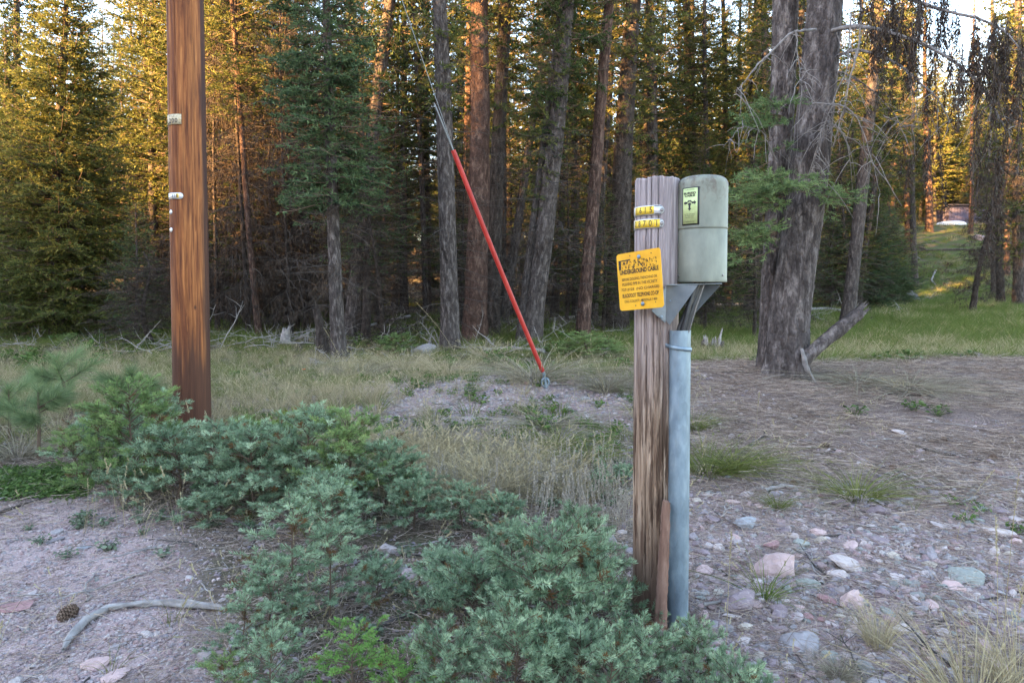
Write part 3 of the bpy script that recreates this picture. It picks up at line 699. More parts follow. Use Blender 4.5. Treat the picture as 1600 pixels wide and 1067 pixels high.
def trunk_at(kind, bx, by, wpx, tx, ty, label, depth=None, cs=1.0, bark=None, hs=1.0, group=None, name='conifer_tree', Y=None, fol=None, **k):
    """a tree whose stem is seen from its foot (bx,by) to (tx,ty); the foot stands on the ground"""
    if Y is None: g = G(bx, by)
    else:
        g = P(bx, by, Y); g[2] = float(height(g[0], g[1]))
    top = P(tx, ty, g[1]); dz = top[2] - g[2]
    lean = math.atan2(top[0] - g[0], dz)
    r = 0.5 * wpx / FPX * g[1]; r0 = PR[kind][2]
    return place_tree(kind, g[0], g[1], label, group, hs, (lean, 0), r / (r0 * 0.92), cs, name, bark, z=g[2], fol=fol, **k)

# ------------------------------------------------------------------ the stems one can single out
trunk_at('wrapped', 530, 562, 21, 508, 0, 'slim grey conifer trunk wrapped in green foliage left of the red guy guard', cs=1.0, hs=1.0, fol='fol_blue')
trunk_at('tall_grey2', 548, 528, 24, 590, 200, 'leaning grey trunk right behind the slim foliage wrapped one', cs=0.5)
trunk_at('snag', 603, 542, 8, 588, 420, 'short thin leaning dead stem between the foliage wrapped trunk and the tall bare grey one', hs=0.45, name='dead_sapling')
trunk_at('tall_dark', 632, 492, 12, 627, 0, 'very thin dark trunk standing left of the bright sky gap', cs=0.5)
trunk_at('tall_dark', 668, 486, 11, 669, 180, 'thin dark trunk standing right of the bright sky gap', cs=0.5)
trunk_at('tall_grey', 705, 550, 27, 684, 0, 'straight bare grey trunk that the guy wire crosses', cs=0.7)
trunk_at('tall_red', 741, 535, 34, 746, 0, 'thick flaky reddish brown trunk just right of the top of the red guard', cs=0.8)
trunk_at('tall_grey2', 727, 512, 16, 734, 200, 'thin brown trunk squeezed behind the flaky reddish one', cs=0.6, bark='bark_red')
trunk_at('tall_grey', 768, 527, 24, 786, 0, 'dark grey trunk behind the upper half of the red guard', cs=0.8, bark='bark_dark')
trunk_at('tall_grey2', 786, 508, 14, 812, 330, 'slender brown leaning trunk behind the middle of the red guard', cs=0.5)
trunk_at('tall_grey', 812, 534, 12, 832, 360, 'slender grey leaning trunk left of the thick leaning one', cs=0.5, hs=.6)
trunk_at('tall_grey2', 829, 534, 29, 884, 0, 'thick light grey brown trunk leaning right beside the lower red guard', cs=0.7, bark='bark_grey')
trunk_at('tall_red', 909, 530, 20, 956, 0, 'slim orange red pine trunk leaning right between two grey trunks', cs=0.5)
trunk_at('tall_grey', 925, 508, 14, 960, 60, 'thin grey trunk close behind the slim orange red pine', cs=0.6)
trunk_at('tall_grey', 962, 520, 33, 992, 0, 'thick dark grey trunk left of the wooden cable post', cs=0.8, bark='bark_dark')
trunk_at('tall_grey2', 1020, 500, 20, 1012, 0, 'dark trunk rising behind the wooden cable post', cs=0.7)
trunk_at('tall_dark', 1092, 492, 18, 1078, 0, 'dark trunk rising behind the green cable terminal', cs=0.8)
trunk_at('tall_grey', 1176, 492, 25, 1193, 0, 'grey brown trunk just left of the big twin trunk', cs=0.7)
trunk_at('tall_dark', 1135, 484, 11, 1130, 60, 'thin dark trunk between the cable terminal and the big twin trunk', cs=0.6)
trunk_at('snag', 1310, 480, 13, 1316, 150, 'bare dark snag right of the big twin trunk')
trunk_at('tall_dark', 865, 500, 12, 893, 100, 'thin dark trunk between the light leaning trunk and the red pine', cs=0.6)
trunk_at('tall_grey2', 1430, 448, 9, 1424, 150, 'slender purple grey trunk on the grassy slope below the shed', cs=0.5, bark='bark_grey')
trunk_at('tall_grey', 1419, 400, 11, 1422, 120, 'straight brown trunk on the upper slope left of the white boat', cs=0.5, bark='bark_red')
trunk_at('tall_red', 1452, 362, 10, 1448, 120, 'brown trunk at the top of the slope just left of the white boat', cs=0.45)
trunk_at('tall_red', 1517, 366, 6, 1521, 120, 'thin brown trunk standing in front of the purple shed', cs=0.4)
trunk_at('snag2', 1519, 490, 8, 1556, 300, 'thin dead trunk leaning right in front of the slope', hs=1.3)
trunk_at('fir2', 1564, 478, 11, 1552, 0, 'drooping dark fir at the right in front of the slope', cs=0.6, hs=0.9)
trunk_at('tall_grey', 1556, 460, 11, 1548, 60, 'grey trunk beside the drooping dark fir on the right', cs=0.5)
trunk_at('far_fir', 1596, 455, 18, 1592, 0, 'sunlit golden fir at the right edge of the forest', cs=0.9, Y=34, fol='fol_spruce')
trunk_at('understory', 1360, 482, 9, 1362, 250, 'dark bushy young fir at the foot of the slope right of the big twin trunk', cs=1.9, fol='fol_spruce', nodead=True)
trunk_at('understory', 1322, 486, 9, 1322, 250, 'dark green young fir hidden beside the big twin trunk', cs=1.6, fol='fol_spruce')
trunk_at('tall_grey2', 1245, 495, 14, 1250, 0, 'grey trunk hidden behind the big twin trunk', cs=0.7)
trunk_at('spruce_full', 1345, 483, 14, 1345, 260, 'dense dark green fir standing right of the broken log', cs=0.75, hs=0.5, fol='fol_blue', name='spruce_tree')
trunk_at('spruce_full', 1392, 478, 14, 1390, 300, 'second dense dark green fir at the foot of the slope', cs=0.6, hs=0.42, fol='fol_blue', name='spruce_tree')
trunk_at('spruce_young', 1300, 487, 8, 1300, 400, 'low dark green fir just behind the broken log', cs=1.6, hs=0.9, name='spruce_tree')
for x_, y_, k_, lab_ in ((35, 71, 'far_fir', 'added broad fir at the top left of the slope shading the shed'), (30.5, 68, 'far_fir', 'added broad fir further left at the top of the slope shading the shed'), (39.5, 74.5, 'far_fir', 'added fir close to the left end of the shed shading it')):
    place_tree(k_, x_, y_, lab_, None, .75, (0, 0), .9, 1.1)  # these firs are added to keep the low sun off the shed
# left part
trunk_at('spruce_full', 92, 524, 20, 100, 0, 'full spruce with golden sunlit top left of the utility pole', cs=0.95, hs=0.92, name='spruce_tree', fol='fol_spruce')
trunk_at('spruce_young', 214, 527, 7, 214, 330, 'small dense green spruce just left of the utility pole', cs=0.8, hs=0.82, name='spruce_tree')
trunk_at('spruce_full', 2, 505, 20, 4, 100, 'blue green spruce at the left edge of the forest', cs=0.7, hs=0.8, name='spruce_tree', fol='fol_dark')
trunk_at('far_fir', 36, 500, 16, 30, 100, 'tall bluish fir at the upper left behind the golden spruce', cs=0.8, fol='fol_dark', Y=33)
trunk_at('fir', 245, 512, 14, 238, 100, 'broad golden topped fir directly behind the utility pole', cs=1.0, Y=25)
trunk_at('fir', 350, 512, 14, 366, 100, 'golden topped fir just right of the utility pole', cs=1.15, Y=24)
trunk_at('tall_red', 405, 528, 10, 372, 150, 'thin orange lit trunk right of the utility pole', cs=0.8, hs=0.7)
trunk_at('understory', 572, 530, 12, 574, 40, 'green fir whose pointed top shows behind the foliage wrapped trunk', cs=1.4, hs=1.25, fol='fol_blue', nodead=True)
trunk_at('understory', 590, 515, 8, 610, 250, 'drooping dark fir between the foliage wrapped trunk and the sky gap', cs=1.0, hs=.9)
trunk_at('snag2', 238, 540, 9, 222, 460, 'small dead twiggy tree in front of the small dense spruce', hs=0.4, cs=.6, name='dead_sapling')
for k, (bx, by, w, tx, ty, lab) in enumerate([
    (340, 522, 7, 336, 300, 'first thin dead tree right of the utility pole in the brown twiggy thicket'),
    (362, 516, 6, 371, 300, 'second thin dead tree in the brown twiggy thicket'),
    (388, 525, 7, 380, 300, 'bent thin dead tree in the middle of the brown twiggy thicket'),
    (432, 520, 8, 425, 260, 'dark thin dead tree right of the orange lit trunk'),
    (455, 526, 6, 447, 300, 'crooked dead tree near the pale stump'),
    (478, 520, 7, 484, 250, 'thin dead tree left of the foliage wrapped trunk'),
    (320, 505, 6, 322, 250, 'thin dead tree half hidden by the utility pole')]):
    trunk_at(('snag', 'snag2')[k % 2], bx, by, w, tx, ty, lab, hs=1.0 + 0.2 * (k % 3), name='dead_tree')

# ------------------------------------------------------------------ the crowd of trees further in
spots = []
def free(x, y, d):
    return all((x - a) ** 2 + (y - b) ** 2 > d * d for a, b in spots)
LM = [(92, 'the golden topped spruce'), (214, 'the small dense spruce'), (295, 'the utility pole'), (400, 'the orange lit trunk'), (518, 'the foliage wrapped trunk'), (650, 'the bright sky gap'), (695, 'the straight bare trunk'), (743, 'the flaky reddish trunk'),
      (800, 'the middle of the red guard'), (858, 'the thick light leaning trunk'), (932, 'the orange red pine'), (976, 'the thick dark trunk'), (1027, 'the cable post'), (1098, 'the cable terminal'), (1184, 'the grey brown trunk'), (1245, 'the big twin trunk'), (1330, 'the dark firs'), (1424, 'the slender slope trunk'),
      (1486, 'the white boat'), (1520, 'the purple shed'), (1558, 'the drooping dark fir'), (1620, 'the right edge')]
KD = {'tall_grey': 'grey stemmed conifer', 'tall_grey2': 'low boughed grey conifer', 'tall_red': 'reddish stemmed conifer', 'tall_dark': 'thin dark stemmed conifer', 'fir': 'bushy fir', 'fir2': 'dark shaggy fir', 'understory': 'small drooping dark fir', 'spruce_young': 'small dense young fir',
      'snag': 'bare dead stem', 'snag2': 'short twiggy dead stem', 'far_fir': 'far broad fir', 'far_tall': 'far tall conifer'}
def crowd_label(kind, px, y, tail):
    if px < -40: return '%s past the left edge, %s' % (KD[kind], tail)
    q = min(LM, key=lambda a: abs(a[0] - px)); dx = px - q[0]
    w = 'right behind' if abs(dx) < 9 else ('close to the right of' if dx > 0 else 'close to the left of') if abs(dx) < 26 else ('off to the right of' if dx > 0 else 'off to the left of')
    return '%s %s %s, %s' % (KD[kind], w, q[1], tail)
def crowd(nn, y0, y1, px0, px1, kinds, dmin, label, group, pred=None, cs=(0.8, 1.15), hs=(0.8, 1.15), name='conifer_tree', lean=0.03, rw=(0.6, 1.1), fols=(None,)):
    c = 0; tr = 0
    while c < nn and tr < nn * 60:
        tr += 1
        y = random.uniform(y0, y1); px = random.uniform(px0, px1); x = (px - 800) / FPX * y
        if not free(x, y, dmin): continue
        if pred and not pred(px, x, y): continue
        spots.append((x, y)); c += 1
        kd = random.choice(kinds); mid_ = (y0 + y1) / 2
        place_tree(kd, x, y, crowd_label(kd, px, y, ('nearer' if y < mid_ else 'deeper') if y0 < 43 else (('upslope' if y0 > 70 else 'on the slope') if px0 > 1299 else 'far back')), group, random.uniform(*hs), (random.gauss(0, lean), random.gauss(0, lean)), random.uniform(*rw), random.uniform(*cs), name, fol=random.choice(fols))
gapfree = lambda px, x, y: not (635 < px < 664) and not (424 < px < 452 and y > 28)
crowd(30, 23, 38, 250, 620, ['fir', 'tall_dark', 'fir2', 'fir', 'fir', 'understory'], 1.9, 'dim conifer in the dense thicket at the left, behind the first trees', 'conifers in the dense thicket on the left', gapfree)
crowd(40, 22, 44, 660, 1370, ['tall_grey', 'tall_dark', 'tall_grey2', 'fir', 'tall_dark', 'fir2', 'fir2'], 2.0, 'dark straight stem among the crowded trunks in the middle of the forest', 'trunks crowding the middle of the forest', gapfree, cs=(0.6, 0.9))
crowd(14, 20, 34, 680, 1200, ['understory', 'spruce_young', 'understory'], 2.0, 'small dark fir growing under the tall trunks in the middle of the forest', 'small firs under the tall trunks', gapfree, cs=(0.9, 1.3), hs=(0.6, 1.1))
crowd(6, 19, 27, 320, 500, ['snag', 'snag2', 'understory'], 1.0, 'thin dead twiggy stem deep in the brown thicket', 'dead stems in the brown thicket', gapfree, hs=(0.8, 1.4), name='dead_tree')
crowd(72, 44, 95, -150, 1380, ['far_fir', 'far_fir', 'far_tall'], 2.8, 'far conifer closing the forest background', 'far conifers closing the forest background', gapfree, cs=(1.0, 1.4), hs=(0.8, 1.2), fols=(None, None, 'fol_dark'))
crowd(54, 76, 108, 1330, 1630, ['far_fir', 'far_tall', 'far_fir'], 2.6, 'golden lit conifer on top of the slope behind the shed', 'conifers on top of the slope', lambda px, x, y: True, cs=(0.8, 1.3), hs=(0.7, 1.05))
crowd(5, 48, 72, 1560, 1640, ['far_tall', 'far_fir'], 3.0, 'conifer standing on the slope at the right edge', 'conifers on the slope at the right edge', None)
crowd(4, 40, 62, 1300, 1385, ['far_tall', 'tall_grey2'], 3.0, 'conifer at the left foot of the slope', 'conifers at the left foot of the slope', None)

crowd(7, 27, 40, -260, -20, ['far_fir', 'fir2', 'far_tall'], 2.5, 'tall conifer at the far left edge of the forest', 'conifers at the far left edge', None)
# the wood across the road, outside the view: it keeps the low sun off the whole foreground
wp = []; ws = []
sdx, sdy = math.sin(R(SUN_AZ)), math.cos(R(SUN_AZ))
while len(wp) < 430:
    dd = random.uniform(50, 66); q = random.uniform(-48, 70); x_ = sdx * dd + sdy * q; y_ = sdy * dd - sdx * q     # q grows towards the forest
    if y_ > 0 and abs(x_) / y_ < 1.0: 
        if q > 62: wp.append((x_ - 25, y_ - 30)); ws.append(.7)
        continue
    wp.append((x_, y_)); ws.append(random.uniform(.90, 1.06) * (25.0 - 5.9 * float(sstep(12, 23, q))) / 22.0)
wp = np.array(wp); wz = height(wp[:, 0], wp[:, 1]); WP = np.stack([wp[:, 0], wp[:, 1], wz], -1)
src = [dict(PR['far_fir'][0])['crown'], dict(PR['far_fir'][0])['trunk']]
s = np.array(ws); rz = rng.random(len(WP)) * 6.28
gn_scatter('woods', src, np.concatenate([WP, WP]), np.tile(np.stack([rz * 0, rz * 0, rz], -1), (2, 1)), np.tile(np.stack([s * 1.4, s * 1.4, s], -1), (2, 1)), np.repeat([0, 1], len(WP)),
           'dense conifer wood across the road shading the clearing')

fpts = []
while len(fpts) < 620:
    y_ = random.uniform(98, 175); x_ = random.uniform(-1, 1) * .95 * y_
    pp = (x_ / y_ * FPX + 800)
    if 636 < pp < 662 and random.random() < .8: continue
    fpts.append((x_, y_))
fpts = np.array(fpts); FP = np.stack([fpts[:, 0], fpts[:, 1], height(fpts[:, 0], fpts[:, 1])], -1); s = rng.uniform(.55, .95, len(FP)); rz = rng.random(len(FP)) * 6.28
src = [dict(PR['far_fir'][0])['crown'], dict(PR['far_fir'][0])['trunk']]
gn_scatter('forest', src, np.concatenate([FP, FP]), np.tile(np.stack([rz * 0, rz * 0, rz], -1), (2, 1)), np.tile(np.stack([s * 1.3, s * 1.3, s], -1), (2, 1)), np.repeat([0, 1], len(FP)),
           'far conifer forest covering the ridge behind everything')

# ------------------------------------------------------------------ the big twin-stemmed tree
gb = G(1228, 588)
BT = thing('twin_trunk_fir', 'massive fissured grey fir with two stems right of the cable terminal', 'tree', gb)
def stem_pts(pix, dep, n=60):
    pts = np.array([P(px, py, gb[1] + d) for (px, py), d in zip(pix, dep)]) - gb
    t = np.linspace(0, len(pts) - 1, n); k = np.arange(len(pts))
    # smooth through the given points
    out = np.stack([np.interp(t, k, pts[:, c]) for c in range(3)], -1)
    for _ in range(12): out[1:-1] = 0.25 * out[:-2] + 0.5 * out[1:-1] + 0.25 * out[2:]
    return out
def big_stem(name, pix, dep, wpx, seed, rings=620, sides=170, amp=0.020, flare=0.32):
    c = stem_pts(pix, dep); c[0, 2] = -0.25
    t = np.linspace(0, 1, rings); tc = np.linspace(0, 1, len(c)); C = np.stack([np.interp(t, tc, c[:, k]) for k in range(3)], -1)
    w = np.interp(t, np.linspace(0, 1, len(wpx)), wpx) * 0.5 / FPX * gb[1]
    T = nrm(np.gradient(C, axis=0)); N = nrm(np.cross(T, [0, 1, 0])); B = np.cross(T, N)
    th = np.arange(sides) / sides * 2 * math.pi; Z, TH = np.meshgrid(C[:, 2], th, indexing='ij'); W = np.repeat(w[:, None], sides, 1)
    W = W * (1 + flare * np.exp(-np.maximum(Z, 0) / 0.28) * (0.6 + 0.5 * np.cos(4 * TH + seed)) + 0.05 * vnoise(np.cos(TH), np.sin(TH), Z * 0.7, seed))
    X0, Y0 = np.cos(TH) * w.mean(), np.sin(TH) * w.mean()
    wx = 0.25 * fbm(X0 * 5, Y0 * 5, Z * 1.5, seed + 2, 2)
    n1 = fbm(X0 * 20 + wx, Y0 * 20, Z * 5.5 + wx, seed, 3); n2 = fbm(X0 * 42, Y0 * 42, Z * 24, seed + 5, 3)
    d = np.clip(np.abs(n1) * 6.0, 0, 1) ** 0.7; d = d * (0.75 + 0.5 * n2) + 0.25 * np.round(3 * fbm(X0 * 16, Y0 * 16, Z * 9, seed + 8, 2)) / 3
    W = W + amp * (d - 0.8)
    V = C[:, None] + W[..., None] * (np.cos(TH)[..., None] * N[:, None] + np.sin(TH)[..., None] * B[:, None])
    i = np.arange(rings - 1)[:, None] * sides + np.arange(sides)[None]; j = np.arange(rings - 1)[:, None] * sides + (np.arange(sides)[None] + 1) % sides
    F = np.stack([i, i + sides, j + sides, j], -1).reshape(-1, 4)
    return MB().add(V, F).build(name, MT['bark_big'], BT)
big_stem('trunk', [(1228, 588), (1232, 500), (1247, 400), (1262, 300), (1272, 200), (1282, 90), (1292, -30), (1300, -200), (1305, -420)], [0, 0, 0, 0, 0, 0.05, 0.1, 0.1, 0.1], [70, 62, 58, 56, 54, 52, 50, 42, 28], 5)
big_stem('trunk', [(1208, 580), (1203, 500), (1208, 400), (1217, 300), (1221, 200), (1225, 90), (1228, -30), (1228, -200), (1226, -400)], [0.5] * 9, [46, 35, 33, 35, 37, 39, 40, 34, 22], 9, rings=480, sides=130)

def poly(pix, dep, rad, n=26, jit=0.02, seed=0):
    pts = np.array([P(px, py, gb[1] + d) for (px, py), d in zip(pix, dep)]) - gb
    t = np.linspace(0, len(pts) - 1, n); k = np.arange(len(pts)); out = np.stack([np.interp(t, k, pts[:, c]) for c in range(3)], -1)
    for _ in range(3): out[1:-1] = 0.25 * out[:-2] + 0.5 * out[1:-1] + 0.25 * out[2:]
    r2 = np.random.default_rng(seed); q = np.cumsum(r2.normal(0, jit / 3, (n, 3)), 0); q -= np.linspace(0, 1, n)[:, None] * q[-1]; out += q
    return out, np.linspace(rad[0], rad[1], n)
limbs = [
    ([(1268, 62), (1300, 46), (1340, 36), (1400, 46), (1458, 74), (1518, 112), (1548, 155), (1572, 205)], [.1, -.1, -.5, -.9, -1.2, -1.4, -1.5, -1.5], (0.045, 0.010)),
    ([(1268, 112), (1300, 92), (1345, 76), (1400, 100), (1440, 135), (1470, 165), (1490, 200)], [.1, -.05, -.3, -.6, -.8, -.9, -1], (0.036, 0.006)),
    ([(1520, 112), (1545, 150), (1553, 200)], [-1.4, -1.5, -1.5], (0.016, 0.005)),
    ([(1345, -20), (1338, 60), (1325, 120), (1318, 180), (1300, 230)], [-.7, -.8, -.9, -.9, -.8], (0.022, 0.004)),
    ([(1275, 48), (1235, 52), (1195, 90), (1165, 120), (1150, 145)], [-.3, -.6, -.8, -.9, -.9], (0.024, 0.004)),
    ([(1243, 48), (1246, 90), (1253, 130), (1268, 172)], [-.6, -.7, -.75, -.75], (0.012, 0.003)),
    ([(1270, 160), (1320, 160), (1345, 180), (1360, 240), (1375, 300)], [-.3, -.6, -.7, -.8, -.8], (0.016, 0.003)),
    ([(1262, 215), (1300, 190), (1325, 215), (1330, 260)], [-.3, -.5, -.6, -.6], (0.012, 0.003)),
    ([(1255, 300), (1275, 240), (1300, 160), (1320, 120), (1330, 20)], [-.4, -.6, -.7, -.75, -.8], (0.006, 0.012)),
    ([(1215, 250), (1190, 205), (1160, 200), (1130, 230)], [-.2, -.4, -.5, -.6], (0.012, 0.003)),
    ([(1240, 310), (1270, 270), (1282, 225), (1290, 180)], [-.4, -.5, -.5, -.5], (0.007, 0.003)),
    ([(1290, -70), (1350, -40), (1420, -5), (1480, 12), (1540, 26), (1590, 62), (1612, 110)], [.1, -.2, -.6, -1, -1.3, -1.6, -1.7], (0.04, 0.008)),
    ([(1380, 180), (1420, 200), (1450, 160)], [-.6, -.7, -.7], (0.008, 0.004)),
    ([(1265, 130), (1310, 110), (1360, 140), (1400, 180), (1425, 240)], [0.2, .2, .2, .1, 0], (0.02, 0.004)),
]
mbh = MB()
for k, (pix, dep, rad) in enumerate(limbs):
    mb = MB(); c, r_ = poly(pix, dep, (rad[0] * .72, rad[1] * .72), seed=k); V, F = tubes(c, r_ * (1 + 0.12 * np.random.default_rng(k).normal(size=len(r_))), 8); mb.add(V, F)
    m = 16; ki = rng.integers(4, 26, m); ln = 0.12 + 0.5 * rng.random(m) ** 1.6; t = np.linspace(0, 1, 7)
    d = nrm(rng.normal(size=(m, 3)) * [1, 1, .7] + [0.2, -.1, -.45]); Pt = c[ki][:, None] + d[:, None] * (ln[:, None] * t)[..., None] - np.array([0, 0, .5]) * (ln[:, None] * t ** 2)[..., None] + np.cumsum(rng.normal(0, .008, (m, 7, 3)), 1)
    V, F = tubes(Pt, np.linspace(0.006, 0.0018, 7)[None] * np.ones((m, 1)), 5); mb.add(V, F)
    br = mb.build('dead_branch', MT['grey_twig'], BT)
# withered needle strands hanging from the upper right limbs
for k, (x0, x1, y0, y1, nn, dd) in enumerate([(1370, 1480, 0, 130, 34, -0.8), (1480, 1600, 20, 110, 36, -1.4), (1340, 1500, -60, 30, 40, -.6), (1410, 1470, 130, 260, 12, -.8), (1500, 1600, 90, 200, 15, -1.45), (1520, 1575, 200, 330, 10, -1.2)]):
    mb = MB()
    for q in range(nn):
        px, py = random.uniform(x0, x1), random.uniform(y0, y1); o_ = P(px, py, gb[1] + dd + random.uniform(-.5, .5)) - gb
        ln = random.uniform(.2, .75); cx = np.linspace(0, 1, 6)[:, None]
        c = o_ + np.array([random.gauss(0, .06), random.gauss(0, .06), -1]) * ln * cx + np.cumsum(rng.normal(0, .012, (6, 3)), 0)
        V, F = tubes(c, np.linspace(.005, .0015, 6), 3); mb.add(V, F, 0)
        m = int(200 * ln); u = rng.random(m); b_ = o_ + (c[-1] - o_) * u[:, None] + rng.normal(0, .014, (m, 3))
        v_ = nrm(rng.normal(0, .5, (m, 3)) + [0, 0, -1]) * (0.03 + .09 * rng.random(m))[:, None]
        V, F = needles(b_, v_, rperp(v_) * .0055); mb.add(V, F, 1, np.repeat(rng.random(m), 4))
    mb.build('hanging_lichen', [MT['dead_twig'], MT['fol_dead']], BT, smooth=False)
# the few live sprays low on the twin trunk
def live_spray(cx, cy, d, nbr, L, az0, azs, label=None, slope=-0.05, seed=0):
    o_ = P(cx, cy, gb[1] + d) - gb; mb = MB()
    az = R(az0) + R(azs) * rng.normal(size=nbr); z0 = rng.normal(0, .10, nbr)
    grow(mb, z0, az, L * (0.6 + .6 * rng.random(nbr)), np.full(nbr, slope) + rng.normal(0, .18, nbr), np.full(nbr, .25), np.full(nbr, .25), lambda z: (np.zeros_like(z), np.zeros_like(z)), 0.050, 0.011, 24, 0.009, .012, hang=.12, tb=.5)
    o2 = mb.build('live_spray', [MT['live_twig'], MT['fol_spray']], BT, smooth=False); o2.location = tuple(o_)
live_spray(1222, 182, -.3, 12, .62, 205, 40)
live_spray(1228, 290, -.4, 22, .80, 198, 38)
live_spray(1250, 282, -.3, 4, .42, 300, 35)
live_spray(1212, 370, -.3, 13, .56, 200, 30)
live_spray(1278, 300, -.2, 9, .55, -15, 35, slope=-.3)
live_spray(1205, 235, .1, 3, .40, 190, 35)

# broken log leaning against the foot of the twin trunk
def rough_log(name, pts, rad, mat, parent=None, label=None, cat=None, group=None, sides=26, n=60, amp=.012, seed=0, split=0.0):
    pts = np.array(pts); t = np.linspace(0, len(pts) - 1, n); k = np.arange(len(pts)); C = np.stack([np.interp(t, k, pts[:, c]) for c in range(3)], -1)
    for _ in range(3): C[1:-1] = .25 * C[:-2] + .5 * C[1:-1] + .25 * C[2:]
    o_ = C[0].copy(); C = C - o_
    rr = np.interp(np.linspace(0, 1, n), np.linspace(0, 1, len(rad)), rad)
    V, F = tubes(C, rr, sides); V = V.reshape(n, sides, 3)
    th = np.arange(sides) / sides * 6.283; NN = V - C[:, None]; ax = np.linalg.norm(np.diff(C, axis=0), axis=1).sum(); u = np.linspace(0, ax, n)
    TT, UU = np.meshgrid(th, u); fq = 1.0 / max(rr.mean(), .02)
    dsp = fbm(np.cos(TT) * 2.0, np.sin(TT) * 2.0, UU * fq * .25, seed, 3) * amp * 2 + amp * fbm(np.cos(TT) * 6, np.sin(TT) * 6, UU * fq * .5, seed + 4, 3)
    V = V + nrm(NN) * dsp[..., None]
    if split > 0:
        T = nrm(C[-1] - C[-3]); e = split * vnoise(np.cos(th) * 3, np.sin(th) * 3, seed=seed + 6)
        V[-1] += T * e[:, None]; V[-2] += T * (e * .5)[:, None]
    V = V.reshape(-1, 3); mb = MB().add(V, F)
    for rg, s_ in ((0, -1), (n - 1, 1)):
        c0 = V[rg * sides:(rg + 1) * sides]; mid = c0.mean(0, keepdims=True) - nrm(C[rg] - C[rg - s_]) * (0.6 * split)
        a_ = np.arange(sides); mb.add(np.concatenate([c0, mid]), np.stack([a_, (a_ + 1) % sides, np.full(sides, sides)], -1))
    o2 = mb.build(name, mat, parent); o2.location = tuple(o_)
    if label: tag(o2, label, cat, group)
    return o2
l0 = P(1256, 562, gb[1] - .33); l2 = P(1344, 488, gb[1] - .15); l1 = (l0 + l2) / 2 + np.array([.01, 0, .015])
l0[2] = max(l0[2], float(height(l0[0], l0[1])) - .03)
rough_log('broken_log', [l0, l1, l2], [.078, .084, .072], MT['bark_big'], None, 'broken grey log propped against the right foot of the big twin trunk', 'log', split=.20, seed=3, sides=40, n=90)
s0 = P(1253, 545, gb[1] - .42); s1 = P(1260, 575, gb[1] - .55); s2 = G(1275, 600)
rough_log('wood_splinter', [s0, s1, s2], [.02, .030, .015], MT['grey_twig'], None, 'pale split slab of wood leaning on the foot of the big twin trunk', 'wood splinter', sides=10, n=14, seed=8)

# split stump behind the post
gs = G(1113, 556)
ST = thing('tree_stump', 'short weathered stump with a jagged pale split top right of the cable conduit', 'stump', gs)
rs = 0.5 * 34 / FPX * gs[1]
def stump(parent, r, h, seed, mat, jag=.3, sides=40, rings=26):
    th = np.arange(sides) / sides * 6.283; u = np.linspace(0, 1, rings); U, TH = np.meshgrid(u, th, indexing='ij')
    top = h * (1 + jag * vnoise(np.cos(TH) * 2.4, np.sin(TH) * 2.4, seed=seed) + jag * .5 * vnoise(np.cos(TH) * 7, np.sin(TH) * 7, seed=seed + 2))
    Z = U * top; RR = r * (1 + .3 * np.exp(-Z / .08)) + .1 * r * fbm(np.cos(TH) * 5, np.sin(TH) * 5, Z * 3, seed, 3)
    V = np.stack([np.cos(TH) * RR, np.sin(TH) * RR, Z - .04], -1)
    Vi = np.stack([np.cos(th) * r * .72, np.sin(th) * r * .72, top[-1] * .9 - .04], -1)[None]; Vj = np.stack([np.cos(th) * r * .5, np.sin(th) * r * .5, np.full(sides, h * .45)], -1)[None]
    Vk = np.zeros((1, sides, 3)); Vk[..., 2] = h * .42
    V = np.concatenate([V, Vi, Vj, Vk]); nr = V.shape[0]
    i_ = np.arange(nr - 1)[:, None] * sides + np.arange(sides)[None]; j_ = np.arange(nr - 1)[:, None] * sides + (np.arange(sides)[None] + 1) % sides
    F = np.stack([i_, j_, j_ + sides, i_ + sides], -1).reshape(-1, 4)
    return MB().add(V.reshape(-1, 3), F).build('stump_wood', mat, parent)
stump(ST, rs, 22 / FPX * gs[1], 4, MT['bark_big'])
for q in range(9):
    a_ = random.random() * 6.28; h_ = random.uniform(26, 46) / FPX * gs[1]; c0 = np.array([math.cos(a_) * rs * .7, math.sin(a_) * rs * .7, 0.02])
    V, F = tubes(np.array([c0, c0 * [1.05, 1.05, 1] + [0, 0, h_ * .7], c0 * [1.2, 1.2, 1] + [random.gauss(0, .02), 0, h_]]), [.035, .03, .010], 6)
    MB().add(V, F).build('splinter', MT['pale_twig'], ST)
# dark broken snag left of the foliage wrapped trunk
gq = G(505, 556); h1 = 1.1
rough_log('broken_snag', [gq, gq + [-.05, 0, h1 * .6], P(492, 478, gq[1])], [.16, .10, .06], MT['bark_dark'], None, 'short dark broken snag with pale splintered edges left of the foliage wrapped trunk', 'snag', split=.2, sides=22, n=30, seed=12)
rough_log('rotten_stump', [G(90, 548), G(90, 548) + [0, 0, .3]], [.1, .08], MT['bark_grey'], None, 'low grey stump in the dry grass at the left', 'stump', split=.06, sides=16, n=8, seed=2) if False else None
gq = G(446, 536); rough_log('pale_stump', [gq, gq + [0.02, 0, .2], gq + [0.03, 0, .36]], [.14, .11, .09], MT['pale_twig'], None, 'pale broken stump among fallen branches right of the thin dead trees', 'stump', split=.12, sides=18, n=12, seed=5)
gq = G(787, 540)

